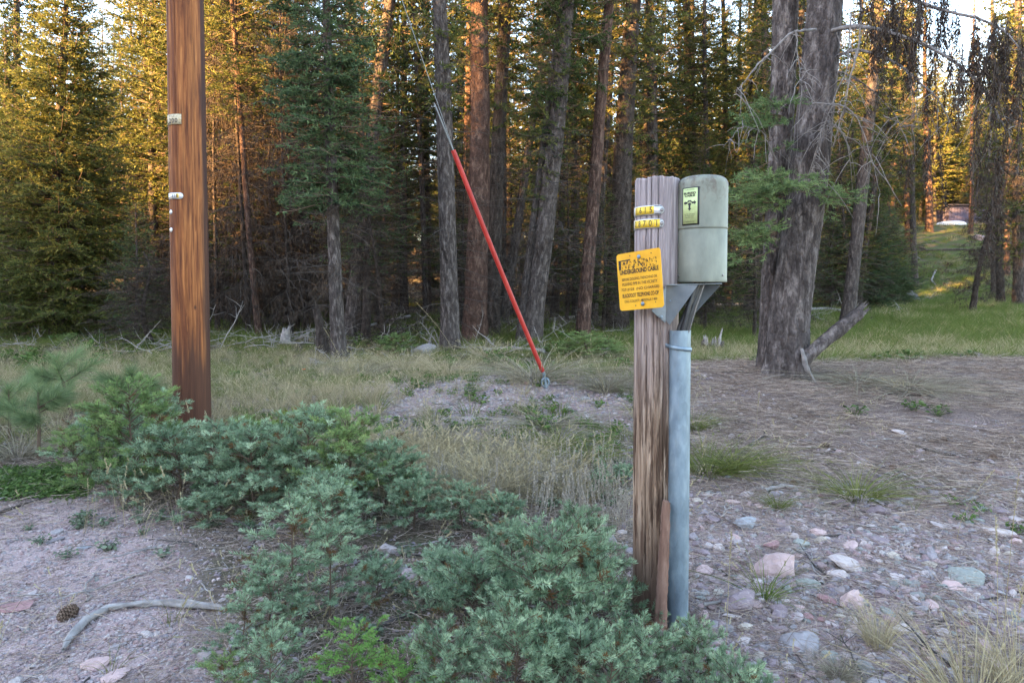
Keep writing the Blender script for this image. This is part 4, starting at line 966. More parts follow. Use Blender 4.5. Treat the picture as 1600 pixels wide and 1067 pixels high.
# fallen logs and dead branches
def fallen(name, pix, r_, label, cat='log', group=None, mat='pale_twig', lift=.06, sides=10, seed=0, amp=.006):
    pts = []
    for px, py in pix:
        g = G(px, py); g[2] += lift; pts.append(g)
    return rough_log(name, pts, r_, MT[mat], None, label, cat, group, sides=sides, n=26, seed=seed, amp=amp, split=.03)
fallen('fallen_log', [(1070, 487), (1150, 484), (1215, 486)], [.07, .07, .06], 'straight pale log lying beyond the stump left of the big twin trunk', mat='pale_twig', lift=.25)
fallen('fallen_log', [(1240, 492), (1290, 490), (1318, 494)], [.09, .08], 'thick grey log lying right behind the big twin trunk', lift=.2)
fallen('fallen_log', [(640, 503), (600, 512), (575, 520)], [.05, .04], 'pale fallen pole near the bottom of the bright sky gap', lift=.2)
fallen('fallen_log', [(860, 505), (900, 500), (950, 503)], [.07, .06], 'grey log lying between the light leaning trunk and the red pine', lift=.12)
fallen('fallen_log', [(755, 552), (800, 549), (850, 553)], [.05, .045], 'pale log lying in front of the red brown trunk by the guy guard', lift=.07)
fallen('fallen_log', [(985, 545), (960, 548), (930, 552)], [.05, .04], 'short fallen log left of the cable post at the forest edge', lift=.05)
fallen('fallen_log', [(1400, 375), (1412, 385), (1445, 392)], [.10, .08], 'dark curved log on the upper slope left of the white boat', mat='bark_grey', lift=.15)
fallen('fallen_log', [(1445, 393), (1500, 392), (1536, 393)], [.08, .07], 'long thin log lying across the slope below the shed', mat='bark_grey', lift=.12)
fallen('fallen_log', [(1400, 385), (1420, 398), (1438, 407)], [.09, .06], 'pale slanting log on the slope left of the long thin one', lift=.12)
fallen('fallen_log', [(1462, 424), (1455, 440), (1462, 447)], [.06, .05], 'short pale branch on the middle of the slope', lift=.08)
def dead_heap(px, py, nn, spread, L, label, seed, name='dead_branch_heap', r_=.012, up=.25):
    g = G(px, py); mb = MB(); t = np.linspace(0, 1, 9)
    for q in range(nn):
        o_ = np.array([random.gauss(0, spread), random.gauss(0, spread * .5), 0.02]); d = nrm(np.array([random.gauss(0, 1), random.gauss(0, .5), abs(random.gauss(0, up))]))
        l = L * random.uniform(.4, 1.2); c = o_ + d * (l * t)[:, None] + np.array([0, 0, -.2 * up]) * (l * t ** 2)[:, None] + np.cumsum(rng.normal(0, .018, (9, 3)), 0); c[:, 2] = np.maximum(c[:, 2], .005)
        V, F = tubes(c, np.linspace(r_, .003, 9) * random.uniform(.6, 1.5), 5); mb.add(V, F)
        for w in range(6):
            i0 = random.randrange(2, 8); d2 = nrm(rng.normal(size=3) + [0, 0, .4]); l2 = l * random.uniform(.1, .35)
            c2 = c[i0] + d2 * (l2 * np.linspace(0, 1, 5))[:, None] + np.cumsum(rng.normal(0, .01, (5, 3)), 0); V, F = tubes(c2, np.linspace(.006, .002, 5), 4); mb.add(V, F)
    o2 = mb.build(name, MT['pale_twig']); o2.location = tuple(g); return tag(o2, label, 'branches')
dead_heap(455, 535, 16, .8, 1.6, 'tangle of grey dead branches left of the foliage wrapped trunk', 1)
dead_heap(385, 530, 14, .8, 1.5, 'tangle of dead branches right of the utility pole at the thicket edge', 2)
dead_heap(662, 548, 18, .35, .9, 'pale antler-like dead branches piled left of the straight bare trunk', 3, r_=.018, up=.5)
dead_heap(720, 520, 12, .8, 1.5, 'dead branches lying behind the straight bare trunk', 4)
dead_heap(590, 530, 12, .7, 1.3, 'dead branches lying behind the foliage wrapped trunk', 5)
dead_heap(490, 570, 3, .3, 1.0, 'single bare grey branch sticking up in the grass before the foliage wrapped trunk', 6)
dead_heap(330, 545, 10, .6, 1.3, 'dead branches behind the utility pole', 7)
dead_heap(1000, 530, 10, .7, 1.2, 'dead branches at the forest edge behind the cable post', 8)
dead_heap(250, 548, 7, .6, 1.2, 'dead branches left of the utility pole at the forest edge', 9)
dead_heap(1440, 470, 9, .8, 1.6, 'dead branches at the foot of the slope', 10, r_=.02)
dead_heap(880, 518, 10, .9, 1.4, 'dead branches between the leaning trunk and the red pine', 11)
for k, (px, py, nn, sp, L) in enumerate([(560, 548, 9, .8, 1.2), (760, 545, 8, .8, 1.2), (640, 560, 7, .7, .9), (170, 545, 8, .9, 1.3), (60, 540, 7, .9, 1.2), (1240, 500, 8, .9, 1.6), (1350, 492, 9, .9, 1.8), (845, 545, 7, .7, 1.1), (1060, 540, 6, .5, .9)]):
    dead_heap(px, py, nn, sp, L, ['grey sticks in the grass before the leaning trunk', 'grey sticks in front of the flaky reddish trunk', 'low sticks in the tan bunchgrass', 'sticks under the small dense spruce', 'sticks under the golden topped spruce', 'dead branches right behind the big twin trunk', 'dead branches at the meadow edge below the dark firs', 'sticks at the foot of the thick light leaning trunk', 'sticks between the cable post and the split stump'][k], 20 + k)
o = put_stone(1318, 565, 34, 3, 'low grey rock in the grass right of the broken log', asp=.6)
o = put_stone(1418, 470, 50, 4, 'grey boulder at the foot of the slope', asp=.5); me = o.data.copy(); me.materials.clear(); me.materials.append(one_stone_mat('stone_dark', (.13, .125, .13))); o.data = me
o = put_stone(1530, 375, 22, 1, 'pale boulder near the top of the slope below the shed', asp=.8)
o = put_stone(662, 552, 40, 1, 'dark mossy rock under the antler-like dead branches', asp=.7)

# ================================================================== UTILITY POLE
def wood_round(name, parent, base, axis_top, r0, r1, H, sides, rings, cracks, mat, grain=.0012, seed=0, ragged=0.0, dirs=None):
    """a round post with long drying cracks; cracks: (angle, z0, z1, depth, width)"""
    u = np.linspace(0, 1, rings); th = np.arange(sides) / sides * 6.283; U, TH = np.meshgrid(u, th, indexing='ij'); Z = U * H
    RR = r0 + (r1 - r0) * U
    RR = RR * (1 + .02 * fbm(np.cos(TH) * 1.5, np.sin(TH) * 1.5, Z * .5, seed, 2))
    RR = RR + grain * fbm(np.cos(TH) * 22, np.sin(TH) * 22, Z * 1.2, seed + 3, 3) * 2
    for (a, z0, z1, dp, wd) in cracks:
        aw = a + .05 * vnoise(Z * 2.1, Z * 0 + a * 7, seed=seed + 5) + .015 * vnoise(Z * 14, Z * 0 + a * 3, seed=seed + 6)
        dd = np.abs((TH - aw + math.pi) % 6.28318 - math.pi); ww = wd * (sstep(z0 - .02, z0 + .12, Z) * (1 - sstep(z1 - .15, z1 + .02, Z))) * (.7 + .5 * vnoise(Z * 5, Z * 0 + a, seed=seed + 8))
        RR = RR - dp * np.clip(1 - dd / np.maximum(ww, 1e-4), 0, 1) ** .6
    if ragged:
        Z = np.where(U > .97, Z + ragged * fbm(np.cos(TH) * 4, np.sin(TH) * 4, seed=seed + 11, octs=3) * (U - .97) / .03, Z)
    V = np.stack([np.cos(TH) * RR, np.sin(TH) * RR, Z], -1)
    rimr = V[-1]; c_ = np.array([0, 0, H]); rings2 = [rimr * [.97, .97, 1] + [0, 0, .004]] + [np.stack([rimr[:, 0] * k_, rimr[:, 1] * k_, H + .006 - 0 * rimr[:, 0] + .004 * fbm(rimr[:, 0] * 40 * k_, rimr[:, 1] * 40 * k_, seed=3)], -1) for k_ in (.7, .35, .02)]
    V = np.concatenate([V] + [r_[None] for r_ in rings2]); nr = V.shape[0]
    i_ = np.arange(nr - 1)[:, None] * sides + np.arange(sides)[None]; j_ = np.arange(nr - 1)[:, None] * sides + (np.arange(sides)[None] + 1) % sides
    F = np.stack([i_, j_, j_ + sides, i_ + sides], -1).reshape(-1, 4)
    return MB().add(V.reshape(-1, 3), F).build(name, mat, parent)

n = NT('pole_wood'); v = n.map((1, 1, .045)); v2 = n.map((1, 1, .02)); v3 = n.map((1, 1, .25))
f = n.noise(v, 40, 8, .65, .3); g_ = n.noise(v2, 8, 4, .5, .2); s_ = n.noise(v, 90, 5, .6)
c = n.ramp(f, [(.30, (.035, .011, .005)), (.43, (.12, .036, .012)), (.56, (.25, .088, .025)), (.72, (.42, .18, .058))])
c = n.mix(n.ramp(g_, [(.36, 0.0), (.46, .6), (.54, 0.0)]), c, (.09, .027, .012))
c = n.mix(n.ramp(g_, [(.58, 0.0), (.70, .30)]), c, (.34, .16, .06))
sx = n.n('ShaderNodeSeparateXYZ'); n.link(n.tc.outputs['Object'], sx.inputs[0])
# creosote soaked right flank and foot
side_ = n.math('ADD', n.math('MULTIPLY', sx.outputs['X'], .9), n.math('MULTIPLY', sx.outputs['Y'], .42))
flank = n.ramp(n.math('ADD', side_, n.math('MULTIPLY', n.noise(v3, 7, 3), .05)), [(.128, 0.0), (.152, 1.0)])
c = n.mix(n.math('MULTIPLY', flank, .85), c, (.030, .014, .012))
foot = n.ramp(n.math('MULTIPLY', n.math('ADD', sx.outputs['Z'], n.math('MULTIPLY', n.noise(v, 20, 3), .9)), .62), [(.80, .9), (1.0, .0)])
c = n.mix(foot, c, (.060, .024, .014))
kn = n.ramp(n.voro(n.map((1, 1, .5)), 3.4), [(.035, .9), (.06, 0.0)]); c = n.mix(kn, c, (.04, .016, .01))
c = n.mix(.5, c, n.ramp(s_, [(.3, .7), (.7, 1.25)]), 'MULTIPLY')
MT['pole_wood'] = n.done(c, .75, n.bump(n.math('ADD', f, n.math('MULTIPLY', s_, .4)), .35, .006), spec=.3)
POLE_Y = 6.4
pb = P(301, 690, POLE_Y); pt = P(289, 0, POLE_Y); zb = float(height(pb[0], pb[1]))
PL = thing('utility_pole', 'tall brown wooden utility pole standing in the fir saplings', 'utility pole', (pb[0], pb[1], zb))
PL.rotation_euler = (0, math.atan2(pt[0] - pb[0], pt[2] - pb[2]), 0)
rb = .5 * 56 / FPX * POLE_Y
ck = [(4.55, .0, 9, .012, .035), (4.0, 1.5, 6, .008, .03), (5.0, .3, 3, .008, .03), (5.5, 2.0, 8, .008, .03), (4.3, 3, 5, .006, .02), (1, 0, 9, .01, .03), (2.5, 0, 9, .01, .03)]
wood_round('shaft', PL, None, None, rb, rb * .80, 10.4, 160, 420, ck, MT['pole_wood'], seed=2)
MT['black_paint'] = simple('black_print', [(.015, .015, .015), (.03, .03, .03)], 30, bump=0, rough=.6)
MT['tag_metal'] = simple('tag_metal', [(.46, .46, .47), (.66, .66, .67)], 40, rough=.45, bump=.1, bd=.001, metal=.35)
MT['tag_yellow'] = simple('tag_yellow', [(.62, .40, .02), (.76, .53, .05)], 30, rough=.5, bump=.05, bd=.001)
MT['tag_old'] = simple('tag_old', [(.30, .24, .13), (.52, .46, .34)], 60, rough=.7, bump=.1, bd=.001)
MT['nail'] = simple('nail', [(.16, .15, .15), (.33, .31, .30)], 60, rough=.5, bump=0, metal=.6)

_font_cache = {}
def text_geo(body, size, bold=0.0, align='CENTER'):
    cu = bpy.data.curves.new('glyphs', 'FONT'); cu.body = body; cu.size = size; cu.align_x = align; cu.align_y = 'CENTER'; cu.offset = bold; cu.resolution_u = 3
    o = bpy.data.objects.new('glyphs', cu); COL.objects.link(o); bpy.context.view_layer.update()
    me = bpy.data.meshes.new_from_object(o.evaluated_get(bpy.context.evaluated_depsgraph_get()))
    me.calc_loop_triangles()
    V = np.array([v.co[:] for v in me.vertices]).reshape(-1, 3); F = np.array([t.vertices[:] for t in me.loop_triangles]).reshape(-1, 3)
    bpy.data.objects.remove(o); bpy.data.curves.remove(cu); bpy.data.meshes.remove(me)
    return V, F
def on_cyl(V, a0, R_, z0, tocam, right):      # plane (x,y) -> the skin of an upright cylinder of radius R_
    a = a0 + V[:, 0] / R_; nn = np.cos(a)[:, None] * tocam + np.sin(a)[:, None] * right
    return nn * R_ + np.array([0, 0, 1.0]) * (z0 + V[:, 1])[:, None]
def strip_on_cyl(mb, a0, a1, z0, z1, R_, th, tocam, right, round_end=False, n=40, mat=0, tilt=0.0):
    a = np.linspace(a0, a1, n); hz = (z1 - z0) / 2; zc_ = (z0 + z1) / 2 + tilt * (a - a0) * R_
    k = np.ones(n)
    if round_end:
        dist = (a1 - a) * R_; k = np.where(dist < hz, np.sqrt(np.clip(1 - ((hz - dist) / hz) ** 2, 0.05, 1)), 1.0)
    nn = np.cos(a)[:, None] * tocam + np.sin(a)[:, None] * right; up_ = np.array([0, 0, 1.0])
    lo_o, hi_o = nn * (R_ + th) + up_ * (zc_ - hz * k)[:, None], nn * (R_ + th) + up_ * (zc_ + hz * k)[:, None]
    lo_i, hi_i = nn * (R_ - .001) + up_ * (zc_ - hz * k)[:, None], nn * (R_ - .001) + up_ * (zc_ + hz * k)[:, None]
    V = np.stack([lo_o, hi_o, hi_i, lo_i], 1).reshape(-1, 3); i_ = np.arange(n - 1)[:, None] * 4 + np.arange(4)[None]; j_ = np.arange(n - 1)[:, None] * 4 + (np.arange(4)[None] + 1) % 4
    F = np.stack([i_, i_ + 4, j_ + 4, j_], -1).reshape(-1, 4); mb.add(V, F, mat)
    mb.add(V[:4], np.array([[0, 1, 2, 3]]), mat); mb.add(V[-4:], np.array([[3, 2, 1, 0]]), mat)
def screw(name, parent, c, nrmv, r_, mat):
    V, F = ICO[2]; nrmv = nrm(np.asarray(nrmv, float)); V = V * r_; V = V - np.outer(V @ nrmv, nrmv) * .55
    return MB().add(V + np.asarray(c), F).build(name, mat, parent)

def facing(x, y):
    tc = nrm(np.array([-x, -y, 0.0])); rg = np.cross(np.array([0, 0, 1.0]), tc); return tc, rg     # right as seen from the camera
tc, rg = facing(pb[0], pb[1])
def pole_r(z): return rb * (1 - .20 * z / 10.4)
def zpx(py, Y, px=800): return P(px, py, Y)[2]
z1 = zpx(186, POLE_Y - rb) - zb; Rp = pole_r(z1) + .004
mb = MB(); strip_on_cyl(mb, -1.35, -.30, z1 - .045, z1 + .045, Rp, .003, tc, rg)
t_ = mb.build('number_plate', MT['tag_old'], PL)
for ch, x_ in zip('200', (-.080, -.045, -.010)):
    V, F = text_geo(ch, .058, .0008); MB().add(on_cyl(V + [x_, -.014, 0], -.52, Rp + .0045, z1, tc, rg), F).build('digit', MT['black_paint'], t_)
for ch, x_ in zip('F-1', (-.080, -.055, -.032)):
    V, F = text_geo(ch, .032); MB().add(on_cyl(V + [x_, .027, 0], -.52, Rp + .0045, z1, tc, rg), F).build('letter', MT['black_paint'], t_)
z1 = zpx(306, POLE_Y - rb) - zb; Rp = pole_r(z1) + .004
mb = MB(); strip_on_cyl(mb, -1.35, -.27, z1 - .028, z1 + .028, Rp, .003, tc, rg, True)
t_ = mb.build('number_plate', MT['tag_metal'], PL)
for ch, x_ in zip('118', (-.066, -.042, -.018)):
    V, F = text_geo(ch, .036, .001); MB().add(on_cyl(V + [x_, 0, 0], -.50, Rp + .0045, z1, tc, rg), F).build('digit', MT['black_paint'], t_)
mb = MB(); strip_on_cyl(mb, -.66, -.50, z1 - .018, z1 + .020, Rp, .0036, tc, rg); mb.build('yellow_square', MT['tag_yellow'], t_)
for py in (331, 359):
    z1 = zpx(py, POLE_Y - rb) - zb; a_ = -1.12; nn = math.cos(a_) * tc + math.sin(a_) * rg
    screw('nail_head', PL, nn * (pole_r(z1) + .002) + [0, 0, z1], nn, .022, MT['tag_metal'])

# ================================================================== GUY WIRE
n = NT('red_plastic'); f = n.noise(n.map((1, 1, 1)), 3.0, 6, .65); f2 = n.noise(n.map((1, 1, 1)), 40, 6, .7)
c = n.ramp(f, [(.3, (.27, .012, .008)), (.5, (.36, .017, .011)), (.7, (.42, .035, .024))]); c = n.mix(n.ramp(f2, [(.60, 0.0), (.72, .5)]), c, (.20, .06, .045)); MT['red_plastic'] = n.done(c, n.ramp(f2, [(.3, .38), (.7, .7)]), n.bump(f2, .15, .002))
MT['wire'] = simple('wire', [(.12, .125, .13), (.22, .23, .24)], 120, rough=.4, bump=.2, bd=.001, metal=.8)
MT['galv'] = None
ga = G(852, 606); gtop = np.array([pb[0] + .05, pb[1] + .1, 9.9])
g0 = P(848, 580, ga[1]); 
# direction fixed by the photograph: the guard runs through (848,580) and (708,235)
best = None
for Yt in np.linspace(6.0, 10.5, 200):
    q = P(708, 235, Yt); d = nrm(q - g0)
    e = np.linalg.norm(np.cross(gtop - g0, d))
    if best is None or e < best[0]: best = (e, Yt, q)
g1 = best[2]; gd = nrm(g1 - g0)
GW = thing('guy_wire', 'steel guy wire with a bright red plastic guard running to the ground', 'guy wire', ga)
def rel(a): return np.asarray(a) - ga
n_ = 40; c = rel(g0) + gd * np.linspace(0, np.linalg.norm(g1 - g0), n_)[:, None]; c[:, 2] -= .03 * np.sin(np.linspace(0, math.pi, n_))
V, F = tubes(c, np.full(n_, .028), 16); mb = MB().add(V, F)
for rg_, s_ in ((0, 1), (n_ - 1, 1)):
    a_ = np.arange(16); vv = V[rg_ * 16:(rg_ + 1) * 16]; mb.add(np.concatenate([vv, vv.mean(0, keepdims=True)]), np.stack([a_, (a_ + 1) % 16, np.full(16, 16)], -1))
mb.build('guard', MT['red_plastic'], GW)
c = np.stack([rel(g1) - gd * .1, rel(g1) + gd * 2, rel(gtop)]) ; t = np.linspace(0, 1, 40)
far = rel(gtop); near_ = rel(g1) - gd * .1; c = near_ + (far - near_) * t[:, None]
V, F = tubes(c, np.full(40, .0048), 6); MB().add(V, F).build('wire', MT['wire'], GW)
V, F = tubes(np.stack([rel(g1) - gd * .05, rel(g1) + gd * .55]), [.009, .009], 8); MB().add(V, F).build('wire_grip', MT['wire'], GW)
# pole band where the wire ends
n = NT('galvanised'); v = n.map((1, 1, .35)); f = n.noise(v, 22, 7, .6); f2 = n.noise(n.map((1, 1, .12)), 60, 4, .6); vo = n.voro(n.map((1, 1, .5)), 45, out='Color')
c = n.ramp(f, [(.3, (.15, .20, .25)), (.5, (.215, .28, .335)), (.7, (.30, .37, .43))]); c = n.mix(.35, c, n.ramp(vo, [(0, .7), (1, 1.3)]), 'MULTIPLY'); c = n.mix(n.ramp(f2, [(.62, 0.0), (.74, .5)]), c, (.30, .27, .25))
MT['galv'] = n.done(c, n.ramp(f, [(.3, .42), (.7, .6)]), n.bump(f, .08, .002), .65)
V, F = tubes(np.stack([rel(g0) + gd * .12, rel(g0) - gd * .05, rel(ga) + [0.01, 0, .0]]), [.018, .02, .022], 10); MB().add(V, F).build('anchor_rod', MT['galv'], GW)
th_ = np.linspace(0, 6.283, 20); e_ = rel(ga) + np.stack([.045 * np.cos(th_), 0 * th_, .07 + .055 * np.sin(th_)], -1); V, F = tubes(e_, np.full(20, .014), 8); MB().add(V, F).build('anchor_eye', MT['galv'], GW)

# ================================================================== CABLE POST
n = NT('weathered_post'); v = n.map((1, 1, .05)); v3 = n.map((1, 1, .3)); f = n.noise(v, 60, 8, .65, .2); f2 = n.noise(v, 17, 5, .6, .5); s_ = n.noise(v, 190, 4, .6)
grey = n.ramp(f, [(.3, (.17, .135, .14)), (.5, (.30, .255, .26)), (.7, (.43, .38, .38))])
tan = n.ramp(f, [(.28, (.11, .065, .042)), (.48, (.27, .185, .13)), (.7, (.46, .35, .265))])
sx = n.n('ShaderNodeSeparateXYZ'); n.link(n.tc.outputs['Object'], sx.inputs[0])
hz = n.math('ADD', sx.outputs['Z'], n.math('MULTIPLY', f2, .7)); c = n.mix(n.ramp(hz, [(1.55 / 2.6, 0.0), (2.0 / 2.6, 1.0)]) if False else n.ramp(n.math('MULTIPLY', hz, .4), [(.50, 0.0), (.80, 1.0)]), tan, grey)
# dark brown weather streaks low on the post
st_ = n.ramp(n.noise(n.map((1, 1, .10)), 34, 5, .65, .3), [(.47, 0.0), (.55, .85)])
low = n.ramp(n.math('MULTIPLY', hz, .4), [(.48, 1.0), (.74, 0.0)]); c = n.mix(n.math('MULTIPLY', st_, low), c, (.050, .026, .017))
base = n.ramp(n.math('ADD', sx.outputs['Z'], n.math('MULTIPLY', f2, .6)), [(.45, .8), (.85, 0.0)]); c = n.mix(base, c, (.085, .050, .036))
kn = n.ramp(n.voro(n.map((1, 1, .6)), 6), [(.045, .95), (.075, 0.0)]); c = n.mix(kn, c, (.05, .035, .03))
c = n.mix(.6, c, n.ramp(s_, [(.3, .65), (.7, 1.3)]), 'MULTIPLY')
MT['post'] = n.done(c, .9, n.bump(n.math('ADD', f, n.math('MULTIPLY', s_, .5)), .6, .004), spec=.2)
PY = 3.07; ptop = P(1027, 283, PY); pbot = P(1021, 985, PY)
px_, py_ = pbot[0], PY; zb2 = float(height(px_, py_)); HP = ptop[2] - zb2
CP = thing('cable_post', 'weathered grey wooden post carrying number plates and the yellow sign', 'post', (px_, py_, zb2))
CP.rotation_euler = (0, math.atan2(ptop[0] - px_, ptop[2] - pbot[2]), 0)
RP = .5 * 67 / FPX * PY
tc, rg = facing(px_, py_); a_tc = math.atan2(tc[1], tc[0])
def ang(a): return a_tc + a                              # a>0 to the right seen from the camera
cr = []
for pxx, z0, z1, dp, wd in [(1009, 1.2, 3, .014, .05), (1017, 1.4, 3, .011, .04), (1027, 1.3, 3, .013, .045), (1001, 1.6, 3, .008, .03), (1012, .1, 1.35, .014, .05), (1038, 0, 1.3, .012, .04), (1022, .2, 1.5, .008, .03),
                            (1004, .9, 1.6, .007, .03), (1045, 1.8, 3, .004, .02), (1032, .5, 1.5, .008, .03), (996, 0, 3, .008, .04), (1050, 0, 1.2, .01, .04)]:
    s1 = max(-.98, min(.98, (pxx - 1026) / 33.5)); cr.append((ang(math.asin(s1)) % 6.28318, z0, z1, dp * 1.35, wd * 1.15))
cr += [(ang(2.2) % 6.28, 0, 3, .012, .05), (ang(3.0) % 6.28, 0, 3, .012, .05), (ang(3.8) % 6.28, 0, 3, .012, .05)]
wood_round('shaft', CP, None, None, RP * .99, RP, HP, 300, 520, cr, MT['post'], grain=.0016, seed=6, ragged=.012)
def zl(py, off=0.0): return P(1020, py, PY - RP)[2] - zb2 + off
for body, py, aend, ye, ang_list in (('1615', 328, .30, -.06, (-1.02, -.76, -.51, -.26)), ('28701', 349, .30, .10, (-1.10, -.82, -.55, -.28, -.01))):
    zc_ = zl(py); mb = MB(); strip_on_cyl(mb, -1.75, aend, zc_ - .0205, zc_ + .0205, RP + .003, .0015, tc, rg, True)
    t_ = mb.build('number_plate', MT['tag_metal'], CP)
    sq = .130
    for a_ in ang_list:
        mb = MB(); strip_on_cyl(mb, a_ - sq, a_ + sq, zc_ - .0165, zc_ + .0165, RP + .0048, .0008, tc, rg, n=8); mb.build('digit_tile', MT['tag_yellow'], t_)
    mb = MB()
    for ch, a_ in zip(body, ang_list):
        V, F = text_geo(ch, .036, .0002); V = V * [.80, 1, 1]; V[:, 0] -= (V[:, 0].max() + V[:, 0].min()) / 2; MB().add(on_cyl(V, a_, RP + .0066, zc_, tc, rg), F).build('digit', MT['black_paint'], t_)
    for s_ in (-1, 1):
        for w in (0, 1):
            z_ = zc_ + s_ * .0165; V, F = box((0, 0, 0), (.026 if s_ < 0 else .030, .0022, .0001)); mb.add(on_cyl(V, aend - .26, RP + .0062, z_, tc, rg), F)
        mb.build('edge_bar', MT['black_paint'], t_)
    nn = math.cos(aend - .10) * tc + math.sin(aend - .10) * rg; screw('nail_head', t_, nn * (RP + .006) + [0, 0, zc_], nn, .008, MT['nail'])

# yellow warning sign bolted to the post
n = NT('yellow_sign_paint'); v = n.map(); f = n.noise(v, 14, 7, .6); fs = n.noise(v, 110, 3, .6)
c = n.ramp(f, [(.3, (.62, .29, .008)), (.7, (.74, .39, .018))]); c = n.mix(n.ramp(fs, [(.70, 0.0), (.76, .7)]), c, (.14, .08, .04)); MT['sign_yellow'] = n.done(c, .45, n.bump(f, .08, .002), spec=.4)
def worn(name, col, sc, th0, th1):
    n = NT(name); v = n.map(); f = n.noise(v, sc, 5, .7); n.done(col, .6)
    tr = n.n('ShaderNodeBsdfTransparent'); ms = n.n('ShaderNodeMixShader'); n.link(n.ramp(f, [(th0, 0.0), (th1, 1.0)]), ms.inputs[0]); n.link(tr.outputs[0], ms.inputs[1]); n.link(n.b.outputs[0], ms.inputs[2]); n.link(ms.outputs[0], n.out.inputs[0]); return n.m
MT['worn_print'] = worn('worn_print', (.022, .012, .006), 120, .35, .42)
MT['worn_more'] = worn('worn_more', (.030, .016, .008), 75, .49, .56)
yl, yr = 3.03, 2.845
TL, TR_, BR, BL = P(966, 398, yl), P(1035, 386, yr), P(1035, 480, yr), P(967, 486, yl)
sc_ = (TL + TR_ + BR + BL) / 4
ex = nrm((TR_ + BR) / 2 - (TL + BL) / 2); ez = nrm((TL + TR_) / 2 - (BL + BR) / 2); ez = nrm(ez - ex * (ez @ ex)); ey = np.cross(ez, ex)   # ey points away from the viewer
if ey[1] < 0: ey = -ey
Wd = np.linalg.norm((TR_ + BR) / 2 - (TL + BL) / 2); Hd = np.linalg.norm((TL + TR_) / 2 - (BL + BR) / 2)
SG = thing('warning_sign', 'square orange yellow underground cable sign with worn black print bolted to the post', 'sign', sc_)
def sg(x, y, d=0.0): return (np.asarray(x) * Wd)[..., None] * ex + (np.asarray(y) * Hd)[..., None] * ez - ey * d
def rounded(w, h, r, n=6):
    pts = []
    for cx, cy, a0 in ((w / 2 - r, h / 2 - r, 0), (-w / 2 + r, h / 2 - r, 90), (-w / 2 + r, -h / 2 + r, 180), (w / 2 - r, -h / 2 + r, 270)):
        for k in range(n + 1): a = R(a0 + 90 * k / n); pts.append((cx + r * math.cos(a), cy + r * math.sin(a)))
    return np.array(pts)
def plate(outline, to3, th):                        # an n-gon plate of real thickness
    m = len(outline); fr = to3(outline, th); bk = to3(outline, 0); V = np.concatenate([fr, bk, fr.mean(0, keepdims=True), bk.mean(0, keepdims=True)]); a = np.arange(m); b = (a + 1) % m
    return V, np.concatenate([np.stack([a, b, np.full(m, 2 * m)], -1), np.stack([b + m, a + m, np.full(m, 2 * m + 1)], -1)]), np.stack([a, a + m, b + m, b], -1)
def pl2(o, th): return o[:, :1] * ex + o[:, 1:2] * ez - ey * th
V, F3, F4 = plate(rounded(Wd, Hd, .014), pl2, .0025); mb = MB().add(V, F3); mb.add(V, F4); mb.build('panel', MT['sign_yellow'], SG, smooth=False)
lines = [('UNDERGROUND CABLE', .17, .100, .88, 'worn_print', .0012), ('BEFORE DIGGING, TRENCHING OR', .035, .066, .80, 'worn_print', .0002), ('PUSHING PIPE IN THIS VICINITY', -.045, .066, .80, 'worn_print', .0002),
         ('727-2125  (NO CHARGE)', -.145, .072, .86, 'worn_print', .0004), ('BLACKFOOT TELEPHONE CO-OP', -.245, .085, .82, 'worn_print', .0007), ('CALL COLLECT - MISSOULA 1-800', -.345, .050, .74, 'worn_print', .0003)]
for k, (tx, yy, hh, ww, mt, bo) in enumerate(lines):
    V, F = text_geo(tx, .03, bo); w0 = V[:, 0].max() - V[:, 0].min(); h0 = V[:, 1].max() - V[:, 1].min()
    x_ = (V[:, 0] - (V[:, 0].max() + V[:, 0].min()) / 2) / w0 * ww; y_ = (V[:, 1] - (V[:, 1].max() + V[:, 1].min()) / 2) / h0 * hh * .82 + yy
    MB().add(sg(x_, y_, .0034), F).build('lettering', MT[mt], SG)
V, F = text_geo('WARNING', .03, .0012); w0 = np.ptp(V[:, 0]); h0 = np.ptp(V[:, 1]); 
mb = MB().add(sg(V[:, 0] / w0 * .84 - .0, V[:, 1] / h0 * .15 + .29 - np.mean([V[:, 1].max(), V[:, 1].min()]) / h0 * .15, .0034), F)
mb.build('lettering', MT['worn_more'], SG)
o_ = np.array([(-.46, .38), (-.18, .385), (-.18, .362), (-.40, .36), (-.405, .215), (-.46, .215)]); V = sg(o_[:, 0], o_[:, 1], .0030); MB().add(V, np.array([[0, 1, 2, 3], [0, 3, 4, 5]])).build('header_band', MT['worn_print'], SG)
for (x_, y_) in ((.03, .40), (.05, -.41)):
    screw('bolt', SG, sg(x_, y_, .006), -ey, .0095, MT['galv'])
    V, F = tubes(np.stack([sg(x_, y_, 0), sg(x_, y_, -.05)]), [.004, .004], 8); MB().add(V, F).build('bolt_shank', MT['nail'], SG)
mb = MB()
for (x_, y_) in ((-.18, .44), (-.12, -.43), (.33, -.40), (.30, .43)):
    V, F = tubes(np.stack([sg(x_, y_, .0026), sg(x_, y_, .0036)]), [.0026, .0026], 8); vv = V[8:]; mb.add(V, F); a = np.arange(8); mb.add(np.concatenate([vv, vv.mean(0, keepdims=True)]), np.stack([a, (a + 1) % 8, np.full(8, 8)], -1))
mb.build('drill_holes', MT['black_paint'], SG)

# green cable terminal on its bracket
n = NT('terminal_paint'); v = n.map((1, 1, .5)); f = n.noise(v, 9, 8, .65); f2 = n.noise(n.map((1, 1, .7)), 26, 8, .72, .4); sx = n.n('ShaderNodeSeparateXYZ'); n.link(n.tc.outputs['Object'], sx.inputs[0])
c = n.ramp(f, [(.3, (.135, .145, .118)), (.5, (.185, .195, .157)), (.7, (.24, .25, .20))])
